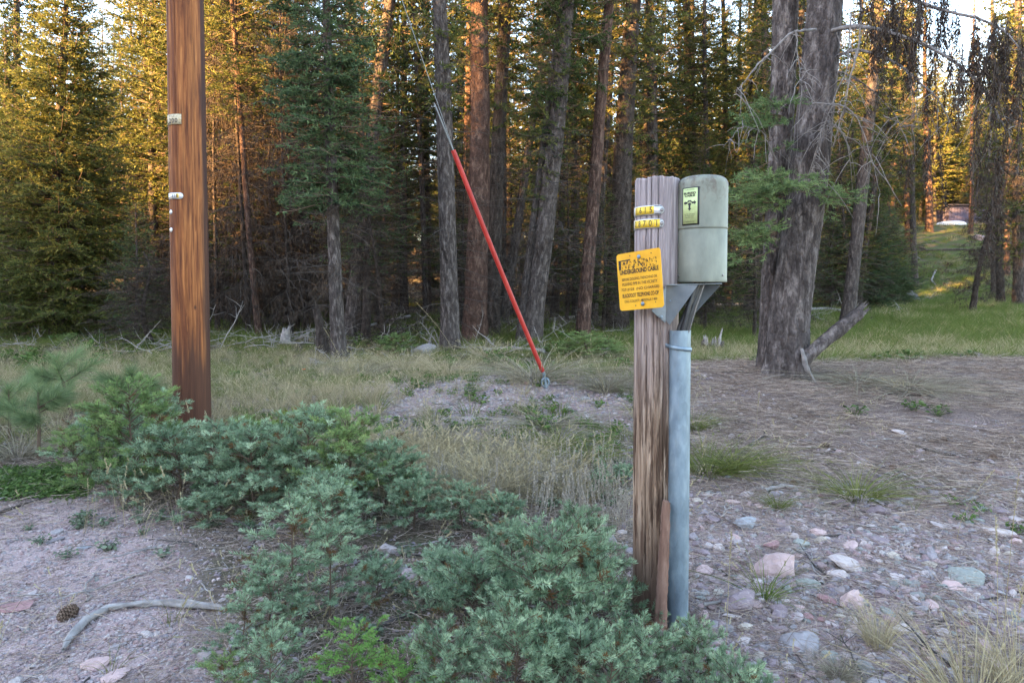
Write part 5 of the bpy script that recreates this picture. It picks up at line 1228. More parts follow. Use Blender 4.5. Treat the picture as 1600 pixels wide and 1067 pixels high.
# brown lichen and grime over the cap
up_ = n.ramp(n.math('ADD', sx.outputs['Z'], n.math('MULTIPLY', n.math('SUBTRACT', f2, .5), .55)), [(.36, 0.0), (.47, 1.0)])
sp_ = n.ramp(f2, [(.43, 0.0), (.54, .9)]); c = n.mix(n.math('MULTIPLY', up_, sp_), c, (.115, .095, .078))
c = n.mix(n.ramp(n.noise(v, 45, 5, .7), [(.66, 0.0), (.73, .6)]), c, (.12, .10, .08))
MT['terminal'] = n.done(c, .62, n.bump(f2, .15, .002), spec=.35)
TYc = 3.02; tp = P(1098, 276, TYc); tb_ = P(1096, 443, TYc); RT = .5 * 76 / FPX * TYc
t0 = np.array([tb_[0], TYc, P(1096, 441, TYc - RT)[2]]); HT = P(1098, 277, TYc)[2] - t0[2]
TM = thing('cable_terminal', 'pale green rounded cylindrical cable terminal on a bracket beside the post', 'cable terminal', t0)
TM.rotation_euler = (0, math.atan2(tp[0] - tb_[0], tp[2] - tb_[2]), 0)
def lathe(prof, sides=96, ecc=1.0):
    prof = np.array(prof, float); a = np.arange(sides) / sides * 6.283; V = np.stack([prof[:, :1] * np.cos(a)[None], prof[:, :1] * np.sin(a)[None] * ecc, np.repeat(prof[:, 1:2], sides, 1)], -1)
    nr = len(prof); i_ = np.arange(nr - 1)[:, None] * sides + np.arange(sides)[None]; j_ = np.arange(nr - 1)[:, None] * sides + (np.arange(sides)[None] + 1) % sides
    return V.reshape(-1, 3), np.stack([i_, j_, j_ + sides, i_ + sides], -1).reshape(-1, 4)
zs_ = P(1090, 355, TYc - RT)[2] - t0[2]
V, F = lathe([(RT * .9, .006), (RT * .985, .0), (RT, .004), (RT, .014), (RT * .993, .018), (RT * .99, zs_ - .004), (RT * .97, zs_ - .002), (RT * .9, zs_ - .002)]); MB().add(V, F).build('housing', MT['terminal'], TM)
rr_ = .042; cap = [(RT * .97, zs_ - .003), (RT * 1.006, zs_ - .002), (RT * 1.008, zs_ + .006), (RT * .996, zs_ + .010)] + [(RT - rr_ + rr_ * math.cos(a), HT - rr_ * .9 + rr_ * .9 * math.sin(a)) for a in np.linspace(0, math.pi / 2, 9)] + [(RT * .3, HT + .002), (.002, HT + .003)]
V, F = lathe(cap); CAP = MB().add(V, F).build('cap', MT['terminal'], TM)
V, F = lathe([(.002, .003), (RT * .88, .003)], 48); MB().add(V, F[:, ::-1]).build('bottom_plate', MT['galv'], TM)
tc, rg = facing(t0[0], t0[1])
MT['decal'] = simple('decal', [(.42, .50, .22), (.54, .62, .30)], 70, rough=.5, bump=.03, bd=.001)
a0_, a1_ = -.86, -.115; zt, zbm = P(1080, 291, TYc - RT)[2] - t0[2], P(1078, 356, TYc - RT)[2] - t0[2]; zbm = max(zbm, zs_ + .012)
mb = MB(); strip_on_cyl(mb, a0_, a1_, zbm, zt, RT + .0005, .0012, tc, rg, n=16); DB = mb.build('decal', MT['black_paint'], TM)
mb = MB(); strip_on_cyl(mb, a0_ + .05, a1_ - .07, zbm + .006, zt - .004, RT + .0018, .0006, tc, rg, n=16); mb.build('decal_face', MT['decal'], DB)
ac = (a0_ + a1_) / 2 - .01; zc_ = (zt + zbm) / 2; hh = zt - zbm; wdt = (a1_ - a0_) * RT
mb = MB()
for tx, yy, h_, w_, bo in (('CAUTION', .455, .030, .50, .0), ('BURIED', .36, .060, .72, .0012), ('CABLE', .29, .060, .62, .0012), ('BEFORE DIGGING', -.22, .022, .62, 0), ('IN THIS AREA', -.265, .022, .56, 0), ('PLEASE CALL', -.31, .022, .46, 0), ('TELEPHONE CO', -.43, .020, .52, 0)):
    V, F = text_geo(tx, .03, bo); w0 = np.ptp(V[:, 0]); h0 = np.ptp(V[:, 1]); V = np.stack([(V[:, 0] - (V[:, 0].max() + V[:, 0].min()) / 2) / w0 * w_ * wdt, (V[:, 1] - (V[:, 1].max() + V[:, 1].min()) / 2) / h0 * h_ * hh + yy * hh * .96], -1)
    mb.add(on_cyl(V, ac, RT + .0032, zc_, tc, rg), F)
# three arrows round a telephone mark
def poly2(pts, mt=None):
    pts = np.array(pts, float); V = on_cyl(pts, ac, RT + .0032, zc_ + .09 * hh, tc, rg); m = len(pts); mb.add(np.concatenate([V, V.mean(0, keepdims=True)]), np.stack([np.arange(m), (np.arange(m) + 1) % m, np.full(m, m)], -1))
u_ = wdt
poly2([(-.38 * u_, 0), (-.26 * u_, .11 * u_), (-.26 * u_, -.11 * u_)]); poly2([(-.27 * u_, .055 * u_), (-.12 * u_, .055 * u_), (-.12 * u_, -.055 * u_), (-.27 * u_, -.055 * u_)])
poly2([(.38 * u_, 0), (.26 * u_, -.11 * u_), (.26 * u_, .11 * u_)]); poly2([(.12 * u_, .055 * u_), (.27 * u_, .055 * u_), (.27 * u_, -.055 * u_), (.12 * u_, -.055 * u_)])
poly2([(0, -.42 * u_), (.11 * u_, -.30 * u_), (-.11 * u_, -.30 * u_)]); poly2([(-.055 * u_, -.12 * u_), (.055 * u_, -.12 * u_), (.055 * u_, -.31 * u_), (-.055 * u_, -.31 * u_)])
poly2([(-.13 * u_, .07 * u_), (-.08 * u_, .13 * u_), (.08 * u_, .13 * u_), (.13 * u_, .07 * u_), (.13 * u_, .03 * u_), (.07 * u_, .03 * u_), (.05 * u_, .07 * u_), (-.05 * u_, .07 * u_), (-.07 * u_, .03 * u_), (-.13 * u_, .03 * u_)])
poly2([(-.10 * u_, -.12 * u_), (.10 * u_, -.12 * u_), (.07 * u_, .0 * u_), (-.07 * u_, .0 * u_)])
mb.build('lettering', MT['black_paint'], DB)
for a_, z_ in ((.95, .03), (-1.15, .03)):
    nn = math.cos(a_) * tc + math.sin(a_) * rg; screw('screw', TM, nn * (RT + .001) + [0, 0, z_], nn, .006, MT['nail'])
# bracket: folded steel plates between post and terminal
MT['steel'] = simple('painted_steel', [(.13, .15, .17), (.215, .24, .26)], 14, rough=.5, bump=.05, bd=.002, metal=.4)
def sheet(pts, th, name, parent, mat, org):
    pts = [np.asarray(p) - org for p in pts]; nn = nrm(np.cross(pts[1] - pts[0], pts[2] - pts[0])) * th; m = len(pts)
    V = np.array(pts + [p + nn for p in pts]); F = [np.array([[0, k, k + 1] for k in range(1, m - 1)] + [[m, m + k + 1, m + k] for k in range(1, m - 1)]), np.array([[k, (k + 1) % m, (k + 1) % m + m, k + m] for k in range(m)])]
    mb = MB().add(V, F[0]); mb.add(V, F[1]); return mb.build(name, mat, parent, smooth=False)
BRK = thing('mounting_bracket', 'folded grey steel bracket below the green cable terminal', 'bracket', t0)
f0 = PY - RP - .018
sheet([P(1041, 446, f0), P(1090, 446, 2.90), P(1046, 508, f0 - .01), P(1040, 500, f0 - .002)], .004, 'side_plate', BRK, MT['steel'], t0)
sheet([P(1018, 486, f0 + .0), P(1041, 446, f0), P(1040, 500, f0 - .004), P(1040, 505, f0 - .003)], .004, 'back_plate', BRK, MT['steel'], t0)
sheet([P(1083, 492, 3.05), P(1092, 446, 3.05), P(1125, 446, 3.0)], .004, 'side_plate', BRK, MT['steel'], t0)
sheet([P(1042, 446, 2.93), P(1128, 444, 2.93), P(1128, 443.5, 3.1), P(1046, 445.5, 3.12)], .004, 'top_plate', BRK, MT['steel'], t0)
screw('bolt', BRK, P(1033, 495, f0 - .006) - t0, (-.2, -1, 0), .007, MT['galv']); screw('bolt', BRK, P(1047, 470, f0 - .03) - t0, (-.2, -1, 0), .004, MT['galv'])
# cables from the terminal down into the conduit
MT['rubber'] = simple('black_rubber', [(.012, .012, .014), (.028, .028, .03)], 25, rough=.5, bump=.1, bd=.001)
CB = thing('cable_bundle', 'black cables dropping from the terminal into the conduit', 'cable', t0)
for k, (xa, xb_, dy, r_) in enumerate(((1092, 1058, .00, .011), (1096, 1069, .02, .013), (1088, 1066, -.02, .010), (1100, 1074, .03, .008))):
    c = np.array([P(xa, 440, 2.98 + dy), P(xa - 6, 458, 2.97 + dy), P((xa + xb_) / 2 - 2, 485, 2.96 + dy), P(xb_, 520, 2.96 + dy), P(xb_ - 1, 580, 2.97 + dy)]) - t0
    t = np.linspace(0, 4, 30); C = np.stack([np.interp(t, np.arange(5), c[:, j]) for j in range(3)], -1)
    for _ in range(6): C[1:-1] = .25 * C[:-2] + .5 * C[1:-1] + .25 * C[2:]
    V, F = tubes(C, np.full(30, r_), 12); MB().add(V, F).build('cable', MT['rubber'], CB)
c = np.array([P(1100, 446, 2.93), P(1088, 480, 2.92), P(1076, 520, 2.93)]) - t0; V, F = tubes(c, [.0018] * 3, 6); MB().add(V, F).build('ground_wire', MT['nail'], CB)
# galvanised cable guard
c0 = P(1063, 516, 2.96); c1 = P(1059.5, 972, 2.96); gz = float(height(c1[0], c1[1])); c1[2] = gz - .05
CG = thing('cable_guard', 'pale blue grey galvanised cable guard fixed to the right of the post', 'cable guard', (c1[0], c1[1], gz))
oo = np.array([c1[0], c1[1], gz]); wv = .5 * 33 / FPX * 2.93
prof = [(-wv, .055), (-wv, .0)] + [(-wv * math.cos(a), -.038 * math.sin(a)) for a in np.linspace(0, math.pi, 20)] + [(wv, .0), (wv, .055)]
prof = np.array(prof); inner = prof * [.94, .94] + [0, .002]; ring = np.concatenate([prof, inner[::-1]]); m = len(ring); nz = 24
tt_ = np.linspace(0, 1, nz); ctr = (c1 - oo) + ((c0 - oo) - (c1 - oo)) * tt_[:, None]
V = ctr[:, None] + ring[None, :, :1] * np.array([.98, -.12, 0]) + ring[None, :, 1:2] * np.array([.12, .98, 0])
i_ = np.arange(nz - 1)[:, None] * m + np.arange(m)[None]; j_ = np.arange(nz - 1)[:, None] * m + (np.arange(m)[None] + 1) % m
mb = MB().add(V.reshape(-1, 3), np.stack([i_, j_, j_ + m, i_ + m], -1).reshape(-1, 4)); h_ = m // 2
ends = np.array([[k, k + 1, m - 2 - k, m - 1 - k] for k in range(h_ - 1)]); mb.add(V[-1], ends); mb.build('channel', MT['galv'], CG)
zst = P(1060, 545, 2.95)[2] - gz; k_ = np.interp(zst, ctr[:, 2], ctr[:, 0]); pr = prof[2:-2] * 1.03
c = np.stack([k_ + pr[:, 0] * .98 + pr[:, 1] * .12, -.003 - pr[:, 0] * .12 + pr[:, 1] * .98, np.full(len(pr), zst)], -1); c[:, 2] += np.linspace(.010, -.004, len(pr))
c = np.concatenate([[c[0] + [-.035, .04, .012]], c]); up_ = np.array([0, 0, .0085]); ou = nrm(c - np.array([k_, .03, zst])) * .003
V = np.stack([c - up_, c + up_, c + up_ + ou, c - up_ + ou], 1); nn_ = len(c); i_ = np.arange(nn_ - 1)[:, None] * 4 + np.arange(4)[None]; j_ = np.arange(nn_ - 1)[:, None] * 4 + (np.arange(4)[None] + 1) % 4
MB().add(V.reshape(-1, 3), np.stack([i_, j_, j_ + 4, i_ + 4], -1).reshape(-1, 4)).build('strap', MT['galv'], CG)
# reddish board nailed low against the post
MT['board'] = simple('old_board', [(.09, .045, .030), (.19, .105, .075), (.28, .18, .14)], 30, (1, 1, .12), .92, .8, .004)
b0 = P(1041, 783, 2.925); b1 = P(1030, 992, 2.89); b1[2] = float(height(b1[0], b1[1])) - .04; w_ = .5 * 22 / FPX * 2.9
nr = 50; u = np.linspace(0, 1, nr); ctr = b1 + (b0 - b1) * u[:, None]; ww = w_ * (1.0 - .42 * u + .06 * vnoise(u * 9, u * 0)); 
outl = np.array([(-1, 0), (-.9, -.5), (-.3, -.8), (.4, -.75), (.95, -.45), (1, .3), (.6, .6), (-.6, .6)]); V = ctr[:, None] + np.stack([outl[None, :, 0] * ww[:, None], outl[None, :, 1] * np.full((nr, 1), .022), np.zeros((nr, 8))], -1)
V = V + rng.normal(0, .0012, V.shape); V[-1, :, 2] += .006 * rng.normal(size=8)
oo = b1.copy(); V = V - oo; i_ = np.arange(nr - 1)[:, None] * 8 + np.arange(8)[None]; j_ = np.arange(nr - 1)[:, None] * 8 + (np.arange(8)[None] + 1) % 8
mb = MB().add(V.reshape(-1, 3), np.stack([i_, j_, j_ + 8, i_ + 8], -1).reshape(-1, 4)); mb.add(np.concatenate([V[-1], V[-1].mean(0, keepdims=True)]), np.stack([np.arange(8), (np.arange(8) + 1) % 8, np.full(8, 8)], -1))
o2 = mb.build('wood_strip', MT['board']); o2.location = tuple(oo); tag(o2, 'narrow rotting reddish board standing against the foot of the post', 'board')

# ================================================================== shed and boat at the top of the slope
MT['shed_wall'] = simple('shed_wall', [(.06, .055, .10), (.085, .075, .135)], 3, rough=.8, bump=0)
MT['shed_dark'] = simple('shed_dark', [(.05, .04, .05), (.07, .06, .07)], 3, rough=.8, bump=0)
MT['boat'] = simple('white_hull', [(.66, .64, .68), (.80, .78, .82)], 2, rough=.5, bump=0)
gsd = P(1505, 360, 76); gsd[2] = float(height(gsd[0], gsd[1])); k_ = gsd[1] / FPX
SH = thing('shed', 'low purple grey flat roofed shed at the top of the grassy slope', 'shed', gsd)
wS, hS = 62 * k_, 27 * k_
V, F = box((8 * k_, 1.6, hS / 2 + .15), (wS, 3.0, hS + .9)); MB().add(V, F).build('wall', MT['shed_wall'], SH, smooth=False)
V, F = box((8 * k_, 1.5, hS + .68), (wS + .5, 3.6, .14)); MB().add(V, F).build('roof', MT['shed_dark'], SH, smooth=False)
for j in range(14):
    V, F = box((8 * k_ - wS / 2 + (j + .5) * wS / 14, .085, hS / 2 + .15), (wS / 14 - .05, .03, hS + .8)); MB().add(V, F).build('panel', MT['shed_wall'], SH, smooth=False)
gbt = P(1486, 360, 71.5); gbt[2] = float(height(gbt[0], gbt[1])) + .1; k_ = gbt[1] / FPX; Lb = 50 * k_
u = np.linspace(-1, 1, 40); prof = []
for a in u:
    s_ = max(0.0, 1 - abs(a) ** 3.2) ** .6; th = np.linspace(0, math.pi, 14); prof.append(np.stack([np.full(14, a * Lb / 2), np.cos(th) * .42 * s_, np.sin(th) ** .8 * .46 * (s_ * .8 + .2) * (1 if abs(a) < 1 else .3) - .05 + .0 * th], -1))
V = np.array(prof); i_ = np.arange(39)[:, None] * 14 + np.arange(13)[None]; F = np.stack([i_, i_ + 1, i_ + 15, i_ + 14], -1).reshape(-1, 4)
o2 = MB().add(V.reshape(-1, 3), F); o2 = o2.build('upturned_boat', MT['boat']); o2.location = tuple(gbt); o2.rotation_euler = (0, R(-2), R(4)); tag(o2, 'long white upturned boat lying at the top of the slope', 'boat')


# ================================================================== SAPLINGS
def fir_sapling(seed, H, Rm, nbr, mat, sl=.082, nl=.038, nw=.0048, per=46, lean=.0, spread=1.0, dens=1.0, mat2='live_twig', bare=.25, updir=.42):
    r2 = np.random.default_rng(seed); stem, fol = MB(), MB()
    t = np.linspace(0, 1, 9); c = np.stack([lean * H * t ** 1.5 + .02 * np.sin(t * 5 + seed), .02 * np.cos(t * 4 + seed), H * t], -1); V, F = tubes(c, np.linspace(.011, .002, 9), 6); stem.add(V, F)
    z = H * (bare * .3 + (1 - bare * .3) * np.sort(r2.random(nbr)) ** .9); q = z / H; az = np.arange(nbr) * 2.4 + r2.normal(0, .3, nbr)
    L = Rm * (1 - q) ** .65 * (.55 + .55 * r2.random(nbr)) + .05; sl0 = updir + .5 * q + r2.normal(0, .14, nbr)
    out = np.stack([np.cos(az), np.sin(az), np.zeros(nbr)], -1); sd = np.stack([-np.sin(az), np.cos(az), np.zeros(nbr)], -1); o = np.stack([np.interp(q, t, c[:, 0]), np.interp(q, t, c[:, 1]), z], -1)
    wob = r2.normal(0, .15, nbr); s = np.linspace(0, 1, 7); dr = .10 + .25 * (1 - q)
    def pt(b, u): u = u[..., None]; return o[b] + L[b][..., None] * (out[b] * u + sd[b] * wob[b][..., None] * u ** 2 + np.array([0, 0, 1.0]) * (sl0[b][..., None] * u - dr[b][..., None] * u ** 2))
    Pb = pt(np.arange(nbr)[:, None] + np.zeros((1, 7), int), np.broadcast_to(s, (nbr, 7))); V, F = tubes(Pb, (.0045 * np.ones(nbr))[:, None] * (1 - .75 * s)[None], 5); stem.add(V, F)
    # shoots
    m = np.maximum(3, (L / .027 * dens).astype(int)); b2 = np.repeat(np.arange(nbr), m); u2 = bare + (1 - bare) * r2.random(len(b2)) ** .8
    k = np.arange(len(b2)); first = np.concatenate([[True], b2[1:] != b2[:-1]]); u2 = np.where(first, 1.0, u2); side = np.where(k % 2 == 0, 1.0, -1.0)
    be = np.where(first, 0.0, R(28) + R(45) * r2.random(len(b2))); d = out[b2] * np.cos(be)[:, None] + sd[b2] * (side * np.sin(be) + .15 * wob[b2])[:, None] + np.array([0, 0, 1.0]) * (sl0[b2] * .5 + r2.normal(.34, .34, len(b2)))[:, None]
    d = nrm(d); ln = sl * (.55 + .75 * r2.random(len(b2))); o2 = pt(b2, u2)
    # leader
    lead = np.array([[lean, 0, 1.0]]) + r2.normal(0, .08, (4, 3)); o2 = np.concatenate([o2, c[[-1, -2, -3, -3]]]); d = np.concatenate([d, nrm(lead)]); ln = np.concatenate([ln, np.full(4, sl * 1.3)])
    tone = np.clip(.45 + .22 * r2.normal(size=len(o2)) + .12 * (r2.random(len(o2)) > .8), 0, 1)
    ti = np.linspace(0, 1, 4); sg_ = np.array([0, 0, -.12]); Pt = o2[:, None] + d[:, None] * (ln[:, None] * ti)[..., None] + sg_ * (ln[:, None] * ti ** 2)[..., None]
    V, F = tubes(Pt, np.array([[.0022, .0019, .0016, .0010]]) * np.ones((len(o2), 1)), 4); stem.add(V, F)
    nn = (per * ln / sl).astype(int); b3 = np.repeat(np.arange(len(o2)), nn); u3 = r2.random(len(b3)); dd = d[b3]
    rad = r2.normal(size=(len(b3), 3)) + np.array([0, 0, .25]); rad = nrm(rad - dd * (rad * dd).sum(1, keepdims=True)); cone = R(62) - R(38) * u3 ** 2 + R(9) * r2.normal(size=len(b3))
    v3 = dd * np.cos(cone)[:, None] + rad * np.sin(cone)[:, None]; l3 = nl * (.75 + .4 * r2.random(len(b3))) * (1 - .25 * u3 ** 3)
    base = o2[b3] + dd * (ln[b3] * u3)[:, None] + sg_ * (ln[b3] * u3 ** 2)[:, None]
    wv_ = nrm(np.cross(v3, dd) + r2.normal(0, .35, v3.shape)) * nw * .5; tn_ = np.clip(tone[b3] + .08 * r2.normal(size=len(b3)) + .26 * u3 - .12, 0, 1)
    old = (r2.random(len(o2)) < .05)[b3]
    for msk, mi in ((~old, 0), (old, 1)):
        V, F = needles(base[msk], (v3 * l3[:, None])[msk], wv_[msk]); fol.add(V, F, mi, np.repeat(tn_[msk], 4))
    return [('stem', stem.mesh('stem', MT[mat2])), ('foliage', fol.mesh('foliage', [MT[mat], MT['fol_rust']], smooth=False))]
SAP = {'a': fir_sapling(1, .62, .42, 46, 'sap_blue'), 'b': fir_sapling(2, .50, .38, 40, 'sap_blue', lean=.1), 'c': fir_sapling(3, .75, .38, 44, 'sap_green', updir=.55),
       'd': fir_sapling(4, .40, .42, 38, 'sap_blue', updir=.30), 'e': fir_sapling(5, .55, .34, 30, 'sap_green', dens=.75), 'f': fir_sapling(6, .80, .30, 30, 'sap_green', dens=.6, bare=.4),
       'g': fir_sapling(7, .42, .30, 28, 'sap_bright', nl=.024, sl=.07, nw=.0042, dens=.9)}
def pine_sapling(seed, H, nbr=7):
    r2 = np.random.default_rng(seed); stem, fol = MB(), MB(); c = np.array([[0, 0, 0], [.01, 0, H * .5], [.0, .01, H]]); V, F = tubes(c, [.016, .013, .008], 7); stem.add(V, F)
    tips = [(np.array([0, .01, H * .72]), nrm(np.array([0.02, 0, 1.0])), H * .3)]
    for k in range(nbr):
        a = k * 2.4; z = H * (.35 + .5 * r2.random()); d = nrm(np.array([math.cos(a), math.sin(a), .45 + .3 * r2.random()])); l = .16 + .16 * r2.random(); o = np.array([0, 0, z]); V, F = tubes(np.stack([o, o + d * l]), [.007, .004], 5); stem.add(V, F); tips.append((o + d * l * .3, d, l * .75))
    for (o, d, l) in tips:
        n_ = 340; u = r2.random(n_); rad = r2.normal(size=(n_, 3)); rad = nrm(rad - d * (rad @ d)[:, None]); cn = R(62) - R(38) * u; v = d * np.cos(cn)[:, None] + rad * np.sin(cn)[:, None]; ln = .12 + .05 * r2.random(n_)
        V, F = ribbons(o + d * (u * l)[:, None], v, np.tile([0, 0, -.12], (n_, 1)), ln, np.full(n_, .0024), 3, .2); fol.add(V, F, 0, np.repeat(r2.random(n_), 8))
    return [('stem', stem.mesh('stem', MT['live_twig'])), ('foliage', fol.mesh('foliage', MT['pine_long'], smooth=False))]
SAP['p'] = pine_sapling(3, .55); SAP['q'] = pine_sapling(5, .7, 9)
def put_sapling(kind, px, py, hpx, label, group=None, mat=None, Y=None, name='fir_sapling', wide=1.0, cat='sapling'):
    """foot at the ground pixel (px,py) (py may lie below the frame); hpx = height in pixels"""
    g = G(px, py) if Y is None else None
    if g is None: g = P(px, py, Y); g[2] = float(height(g[0], g[1]))
    H0 = max(v.co.z for v in SAP[kind][0][1].vertices); s = hpx / FPX * g[1] / H0
    t = thing(name, label, cat, g, group); t.rotation_euler = (random.gauss(0, .06), random.gauss(0, .06), random.random() * 6.28); t.scale = (s * wide, s * wide, s)
    for nm, me in SAP[kind]:
        o = link(nm, me, t)
        if mat and nm == 'foliage': o.material_slots[0].link = 'OBJECT'; o.material_slots[0].material = MT[mat]
    return t
GS = 'low fir saplings along the road edge'
sap = [
    # big bluish group left of the post, bottom centre
    ('a', 870, 1040, 250, 'big blue green fir sapling filling the bottom centre, left of the post', 1.25), ('b', 925, 985, 135, 'fir sapling touching the left side of the post foot', 1.2),
    ('a', 800, 960, 150, 'bluish fir sapling behind the big bottom centre one', 1.3), ('d', 730, 1000, 120, 'low spreading bluish sapling left of the big bottom centre one', 1.2),
    ('b', 900, 905, 120, 'fir sapling whose tip stands before the dry grass left of the post', 1.1), ('d', 690, 950, 90, 'low bluish sapling above the dark fallen stick', 1.2),
    ('a', 800, 1130, 180, 'dark fir sapling cut by the bottom edge below the big one', 1.2), ('d', 905, 1110, 140, 'low sapling at the bottom edge between the big one and the post', 1.2),
    ('b', 690, 1130, 150, 'sapling at the bottom edge right of the bright green one', 1.1), ('a', 975, 950, 40, 'small fir tips at the left foot of the post', 1.2),
    # nearest shoots right of the post foot
    ('b', 1010, 1120, 155, 'nearest fir sapling in front of the foot of the post', 1.1), ('a', 1085, 1100, 130, 'nearest fir sapling in front of the grey cable guard', 1.0),
    ('d', 1150, 1160, 130, 'low fir shoots at the bottom edge right of the cable guard', 1.0), ('e', 945, 1160, 170, 'nearest fir shoots left of the post at the bottom edge', 1.1),
    # central dark bush
    ('c', 545, 800, 165, 'tallest dark green sapling of the central clump', 1.5), ('a', 480, 790, 160, 'dense sapling at the left of the central clump', 1.4), ('a', 600, 805, 110, 'dense dark sapling at the right of the central clump', 1.5),
    ('b', 650, 830, 85, 'low sapling at the right end of the central clump', 1.4), ('a', 720, 830, 75, 'green sapling beside the dry grass', 1.5), ('d', 780, 835, 60, 'low green sapling just right of the dry grass', 1.4),
    ('b', 520, 835, 100, 'low sapling in front of the central clump', 1.4), ('e', 440, 770, 120, 'sapling between the pole and the central clump', 1.4),
    # bush under the pole
    ('a', 345, 790, 130, 'blue green sapling right in front of the utility pole foot', 1.4), ('a', 400, 800, 130, 'dense sapling right of the utility pole foot', 1.4), ('b', 280, 785, 135, 'dense sapling left of the utility pole foot', 1.5),
    ('c', 215, 770, 160, 'broad green sapling left of the utility pole', 1.5), ('a', 165, 745, 125, 'green sapling under the long needled pine seedlings', 1.5), ('e', 120, 760, 100, 'thin green sapling at the left end of the row', 1.3), ('b', 240, 740, 120, 'bluish sapling behind the broad green one', 1.3),
    ('c', 385, 735, 90, 'fresh green sapling behind the utility pole on its right', 1.4), ('d', 330, 820, 60, 'low spreading sapling below the utility pole', 1.6), ('d', 200, 790, 60, 'low sapling edge over the gravel', 1.6),
    ('f', 470, 720, 85, 'thin upright sapling above the central clump', 1.2),
    # open twiggy ones, bottom left-centre
    ('f', 465, 960, 165, 'open twiggy sapling with bare grey stems in the lower centre', 1.7), ('f', 520, 980, 170, 'open bluish sapling right of the twiggy one', 1.5), ('e', 420, 985, 110, 'thin sapling over the dead branch', 1.4),
    ('f', 385, 1060, 120, 'sparse sapling at the lower left of the clump', 1.6), ('e', 430, 1120, 150, 'sparse green sapling near the bottom edge', 1.3), ('d', 590, 940, 60, 'low sprigs beside the lichen covered rock', 1.3), ('e', 350, 1110, 90, 'small sapling at the bottom edge by the flat pink rocks', 1.2),
    ('e', 500, 880, 120, 'sapling linking the central clump and the twiggy one', 1.5),
]
for (k, px, py, h, lab, w) in sap: put_sapling(k, px, py, h * 1.08 * random.uniform(.9, 1.12), lab, GS, mat=('sap_blue' if k in 'ef' and px > 370 and py > 850 else None), wide=w * .80)
put_sapling('g', 560, 1110, 150, 'bright yellow green sapling at the bottom edge', GS, wide=1.1); put_sapling('g', 625, 1130, 130, 'second bright green sapling at the bottom edge', GS, wide=1.2); put_sapling('g', 540, 1060, 60, 'small bright green shoot above the bottom edge', GS, wide=1.1)
put_sapling('g', 447, 712, 80, 'yellow green flush of fir tips above the central clump', GS, 'sap_yellow'); put_sapling('g', 480, 830, 60, 'yellowish fir tips in front of the central clump', GS, 'sap_yellow')
put_sapling('p', 112, 650, 96, 'long needled pine seedling in the dry grass at the left', 'pine seedlings at the left', name='pine_seedling', wide=1.1); put_sapling('q', 205, 700, 120, 'long needled pine seedling left of the utility pole', 'pine seedlings at the left', name='pine_seedling')
put_sapling('p', 15, 690, 90, 'long needled pine seedling cut by the left edge', 'pine seedlings at the left', name='pine_seedling', wide=1.1); put_sapling('q', 60, 720, 110, 'low pine seedling near the left edge', 'pine seedlings at the left', name='pine_seedling', wide=1.2)
for (k, px, py, h, lab, w) in [('c', 915, 562, 46, 'round green fir bush at the forest edge left of the post', 2.2), ('a', 945, 560, 34, 'second green bush at the forest edge left of the post', 2.0), ('c', 885, 560, 30, 'small green bush behind the guy guard foot', 1.8), ('b', 620, 555, 35, 'small green sapling behind the tan bunchgrass', 1.8), ('c', 108, 545, 25, 'small green sapling at the forest edge under the golden spruce', 1.8)]:
    put_sapling(k, px, py, h, lab, 'small saplings at the forest edge', 'sap_green', wide=w)
for q in range(7):
    px = random.uniform(880, 985); put_sapling(random.choice('def'), px, random.uniform(730, 800), random.uniform(30, 50), 'tiny fir seedling %s the olive tuft left of the post' % ('above' if q % 2 else 'below'), 'tiny fir seedlings left of the post', 'sap_blue', wide=1.2)

# ================================================================== GRASS AND GROUND COVER
def tuft(name, n_, H, rad, mat, w=.004, out=.5, droop=.5, heads=0, seg=4, seed=0, tilt=.15):
    a = rng.random(n_) * 6.283; rr = rad * rng.random(n_) ** .6; base = np.stack([np.cos(a) * rr, np.sin(a) * rr, np.full(n_, -.01)], -1)
    o = np.abs(rng.normal(0, out, n_)); d = nrm(np.stack([np.cos(a) * o, np.sin(a) * o, np.ones(n_)], -1) + rng.normal(0, tilt, (n_, 3))); L = H * (.4 + .75 * rng.random(n_))
    b = np.stack([np.cos(a), np.sin(a), np.zeros(n_)], -1) * (droop * (.3 + rng.random(n_)))[:, None] + np.array([0, 0, -.55]) * (droop * (.4 + rng.random(n_)))[:, None]
    V, F = ribbons(base, d, b, L, np.full(n_, w) * (.6 + .7 * rng.random(n_)), seg); t = np.repeat(rng.random(n_), (seg + 1) * 2); mb = MB().add(V, F, 0, t)
    if heads:
        hh = rng.integers(0, n_, heads); tipp = V.reshape(n_, seg + 1, 2, 3)[hh, -1].mean(1); pre = V.reshape(n_, seg + 1, 2, 3)[hh, -2].mean(1); dd = nrm(tipp - pre)
        m = 22; b3 = np.repeat(np.arange(heads), m); u = rng.random(len(b3)); v = nrm(dd[b3] + rng.normal(0, .35, (len(b3), 3))) * .012
        V2, F2 = needles(tipp[b3] - dd[b3] * (u * H * .16)[:, None], v, rperp(v) * .0022); mb.add(V2, F2, 0, np.repeat(.5 + .5 * rng.random(len(b3)), 4))
    return mb.mesh(name, MT[mat], smooth=False)
T_DRY = [tuft('dry_tuft', 60, .42, .07, 'grass_dry', .0030, .25, .35, 10) for _ in range(3)] + [tuft('dry_tuft', 70, .25, .08, 'grass_grey', .0030, .6, .6) for _ in range(2)]
T_MIX = [tuft('olive_tuft', 70, .24, .09, 'grass_olive', .0035, .5, .6) for _ in range(2)] + [tuft('green_tuft', 60, .20, .09, 'grass_green', .0040, .45, .5) for _ in range(2)] + [tuft('dry_tuft', 60, .28, .09, 'grass_dry', .0030, .4, .5, 6)]
